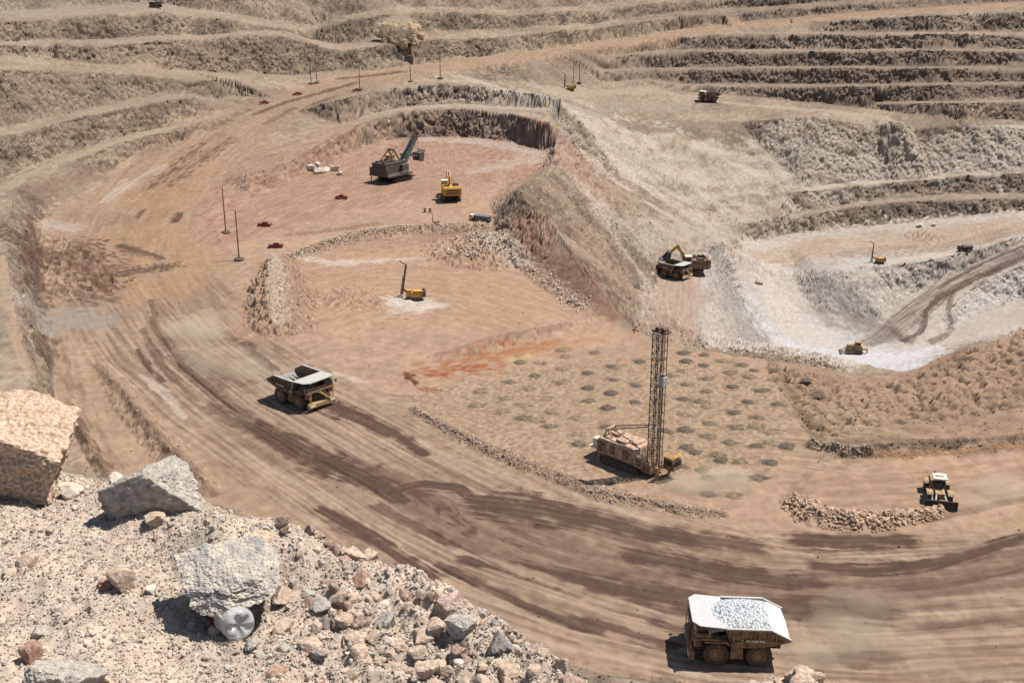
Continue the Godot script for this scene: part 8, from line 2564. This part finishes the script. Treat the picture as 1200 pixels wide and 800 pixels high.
func lathe_up(st: SurfaceTool, prof: Array, n: int) -> void:
	for i in n:
		var t0 := TAU * i / n
		var t1 := TAU * (i + 1) / n
		for k in prof.size() - 1:
			var p: Vector2 = prof[k]
			var q: Vector2 = prof[k + 1]
			quad(st, Vector3(p.x * cos(t0), p.y, p.x * sin(t0)), Vector3(q.x * cos(t0), q.y, q.x * sin(t0)), Vector3(q.x * cos(t1), q.y, q.x * sin(t1)), Vector3(p.x * cos(t1), p.y, p.x * sin(t1)))
const PILES := [46.0, -287.1, 51.2, -285.4, 55.5, -280.8, 45.7, -280.6, 50.0, -277.9, 60.2, -277.5, 43.3, -273.5, 55.7, -272.2, 62.2, -273.8, 68.0, -275.0, 49.3, -268.3, 60.1, -268.6, 66.5, -266.8, 43.0, -264.2, 54.8, -262.8, 61.2, -259.5, 47.9, -259.7, 41.2, -254.6, 56.5, -252.8, 46.6, -250.2, 63.0, -250.8, 40.1, -245.4, 52.0, -246.3, 57.2, -243.8, 45.2, -240.1, 51.2, -237.7, 39.0, -236.5, 58.2, -235.3, 43.6, -232.8, 48.0, -229.6, 53.5, -227.9, 60.1, -227.5, 38.0, -227.3, 44.1, -223.5, 48.6, -220.1, 55.0, -219.5, 39.7, -215.7, 45.9, -213.2, 50.8, -212.2, 39.1, -205.0, 43.9, -204.5, 73.9, -266.2, 74.2, -257.9, -8.5, -250.8, -8.0, -259.5, -1.6, -255.1, 2.8, -250.8, -2.4, -247.2, 2.6, -243.2, 8.7, -238.3, 14.2, -234.0, 20.0, -230.3, 21.4, -238.3, 15.2, -243.2, 9.2, -246.7, -0.6, -265.8, 5.9, -270.5, 4.2, -261.4, 12.8, -275.4, 14.5, -284.3, 19.4, -272.3, 12.6, -265.5, 18.8, -261.8, 22.6, -249.3, 22.5, -287.6, 25.7, -276.6, 25.4, -267.5, 24.2, -258.4, 6.7, -279.8, 30.8, -263.5, 29.5, -253.0, 33.6, -280.4, 35.4, -217.8, 8.2, -254.6, 18.5, -253.5, 5.5, -242.2, 14.6, -229.0, 2.2, -279.8, 13.8, -289.6, 38.4, -283.0, 40.2, -270.5, 34.9, -253.5, 34.7, -235.9, 40.5, -212.2, 57.3, -229.0, 55.4, -238.3, 45.1, -253.5, 39.7, -224.6, 44.5, -220.3]
const FAR_BOULDERS := [[254.3, -65.1, -693.8, 2.2], [263.4, -64.6, -694.1, 1.8], [134.6, -72.3, -595.1, 2.2], [-95.3, 1.8, -538.1, 2.2], [-91.2, 0.0, -534.6, 2.6], [-88.2, 0.0, -538.8, 2.0], [-84.4, 0.0, -540.9, 2.4], [-93.5, 1.0, -544.4, 1.5], [-80.9, 0.0, -530.5, 1.6]]
const DUST := Vector3(-77.1, 37.1, -791.6)
const DUST_TRAILS := [["thin dust trailing behind the loaded haul truck", 42.9, -150.1, 17.0, -5.7, 7.0, 16, 0.20], ["brown dust hanging over the road behind the empty haul truck", -59.1, -261.8, -34.6, -45.7, 9.0, 18, 0.20], ["grey dust drifting from the foot of the blasthole drill", 33.2, -210.2, 15.0, 3.8, 6.0, 14, 0.24], ["pale dust raised beside the wheel dozer", 88.2, -200.9, 13.2, -5.5, 6.0, 10, 0.16]]
func on(x: float, z: float) -> Vector3:
	return Vector3(x, surface(x, z), z)

func place_machines() -> void:
	haul_truck("rust brown haul truck loaded with pale grey ore on the haul road", on(34.67, -151.84), 3.092, mats.rust_body, mats.rust_body, mats.ore_dust, true)
	var empty_truck := haul_truck("empty haul truck with dull yellow bumper raising dust on the haul road", on(-50.30, -253.50), -0.703, mats.rust_dark, mats.dull_yellow, mats.pale_steel, false)
	copy(empty_truck, "dark haul truck waiting under the bucket of the yellow excavator in the pit", on(76.31, -514.99), -0.703)
	copy(empty_truck, "lone haul truck climbing the pale ramp under the far stepped benches", on(142.50, -834.84), 3.192)
	copy(empty_truck, "tiny dark truck crossing the highest far bench", on(-226.66, -755.37), 3.042).scale = Vector3.ONE * 0.55
	blasthole_drill("tall dusty blasthole drill with lattice mast standing among the drill cuttings", on(24.93, -218.07), -0.767)
	rope_shovel("dark electric rope shovel with raised teal boom on the red floor", on(-53.71, -518.50), 0.9, 0.0)
	hydraulic_shovel("yellow hydraulic excavator seen from behind on the red floor", on(-26.12, -476.88), 1.75, 0.0, mats.yellow, mats.yellow, [Vector3(7.5, 10.5, 0), Vector3(11.0, 6.0, 0)])
	hydraulic_shovel("excavator with orange boom loading the haul truck in the pit", on(85.51, -521.15), 2.9, 0.2, mats.rust_dark, mats.yellow, [Vector3(6.6, 11.6, 0), Vector3(10.0, 8.6, 0)]).scale = Vector3.ONE * 1.15
	track_drill("yellow crawler drill with leaning mast on a white dust patch", on(-29.94, -335.07), 3.1, 1.12, -0.16)
	track_drill("crawler drill with upright mast at the rim of the pale pit ledge", on(206.33, -617.58), 2.9, 1.1, 0.0)
	track_drill("distant crawler drill on the platform above the pink slope", on(39.90, -785.00), 3.0, 1.1, 0.0)
	track_drill("miniature drill beside two drums near the gravel windrow", on(-29.58, -433.93), 3.1, 0.38, 0.0)
	wheel_dozer("dusty wheel dozer pushing rubble with its dark blade", on(84.72, -203.44), -1.80, 1.0)
	crawler_dozer("crawler dozer with pale blade on the white pit floor", on(170.65, -534.09), 2.95, 1.55)
	service_truck("low service truck with white cab and dark rack near the excavator", on(-12.41, -438.19), 2.602, 0.8)
	service_truck_small("small dark truck parked at the rim of the pit ledge", on(261.20, -636.89), 3.3)
	var red_pickup := pickup("red pickup parked between the rope shovel and the haul road", on(-72.78, -478.56), 3.05)
	copy(red_pickup, "red pickup parked on the red floor nearest the light poles", on(-95.54, -429.75), -0.12)
	copy(red_pickup, "red pickup parked beside the end of the gravel windrow", on(-84.77, -396.65), 0.15)
	copy(red_pickup, "red pickup following another up the haul road ramp", on(-136.83, -636.97), 0.45)
	copy(red_pickup, "red pickup leading another up the haul road ramp", on(-123.00, -663.08), 0.50)
	copy(red_pickup, "bright red pickup stopped at the foot of a roadside pole", on(-89.41, -666.65), 0.30)
	pole("tall light pole standing on a tyre at the kink of the haul road", on(-107.92, -418.72), 17.5, false, "poles along the roads")
	pole("tall light pole standing on a tyre beside the ramp mound", on(-94.27, -380.35), 17.5, false, "poles along the roads")
	pole("shorter pole of the pair at the top of the haul road", on(-120.58, -696.34), 15.1, false, "poles along the roads")
	pole("taller pole of the pair at the top of the haul road", on(-117.63, -698.74), 18.4, false, "poles along the roads")
	pole("pole with a red pickup at its foot on the upper road", on(-88.68, -674.57), 14.3, true, "poles along the roads")
	pole("middle pole of the three lamp poles along the upper road", on(-61.18, -699.60), 15.8, true, "poles along the roads")
	pole("farthest of the three lamp poles along the upper road", on(-44.60, -723.19), 16.3, true, "poles along the roads")
	pole("slim pole beside the distant crawler drill", on(42.07, -794.21), 14.8, false, "poles along the roads")
	pole("slim pole behind the distant crawler drill", on(46.52, -800.69), 14.3, false, "poles along the roads")
	drum(on(-35.27, -452.94))
	drum(on(-33.20, -452.94))
	flat_tyre(on(-22.47, -431.14))
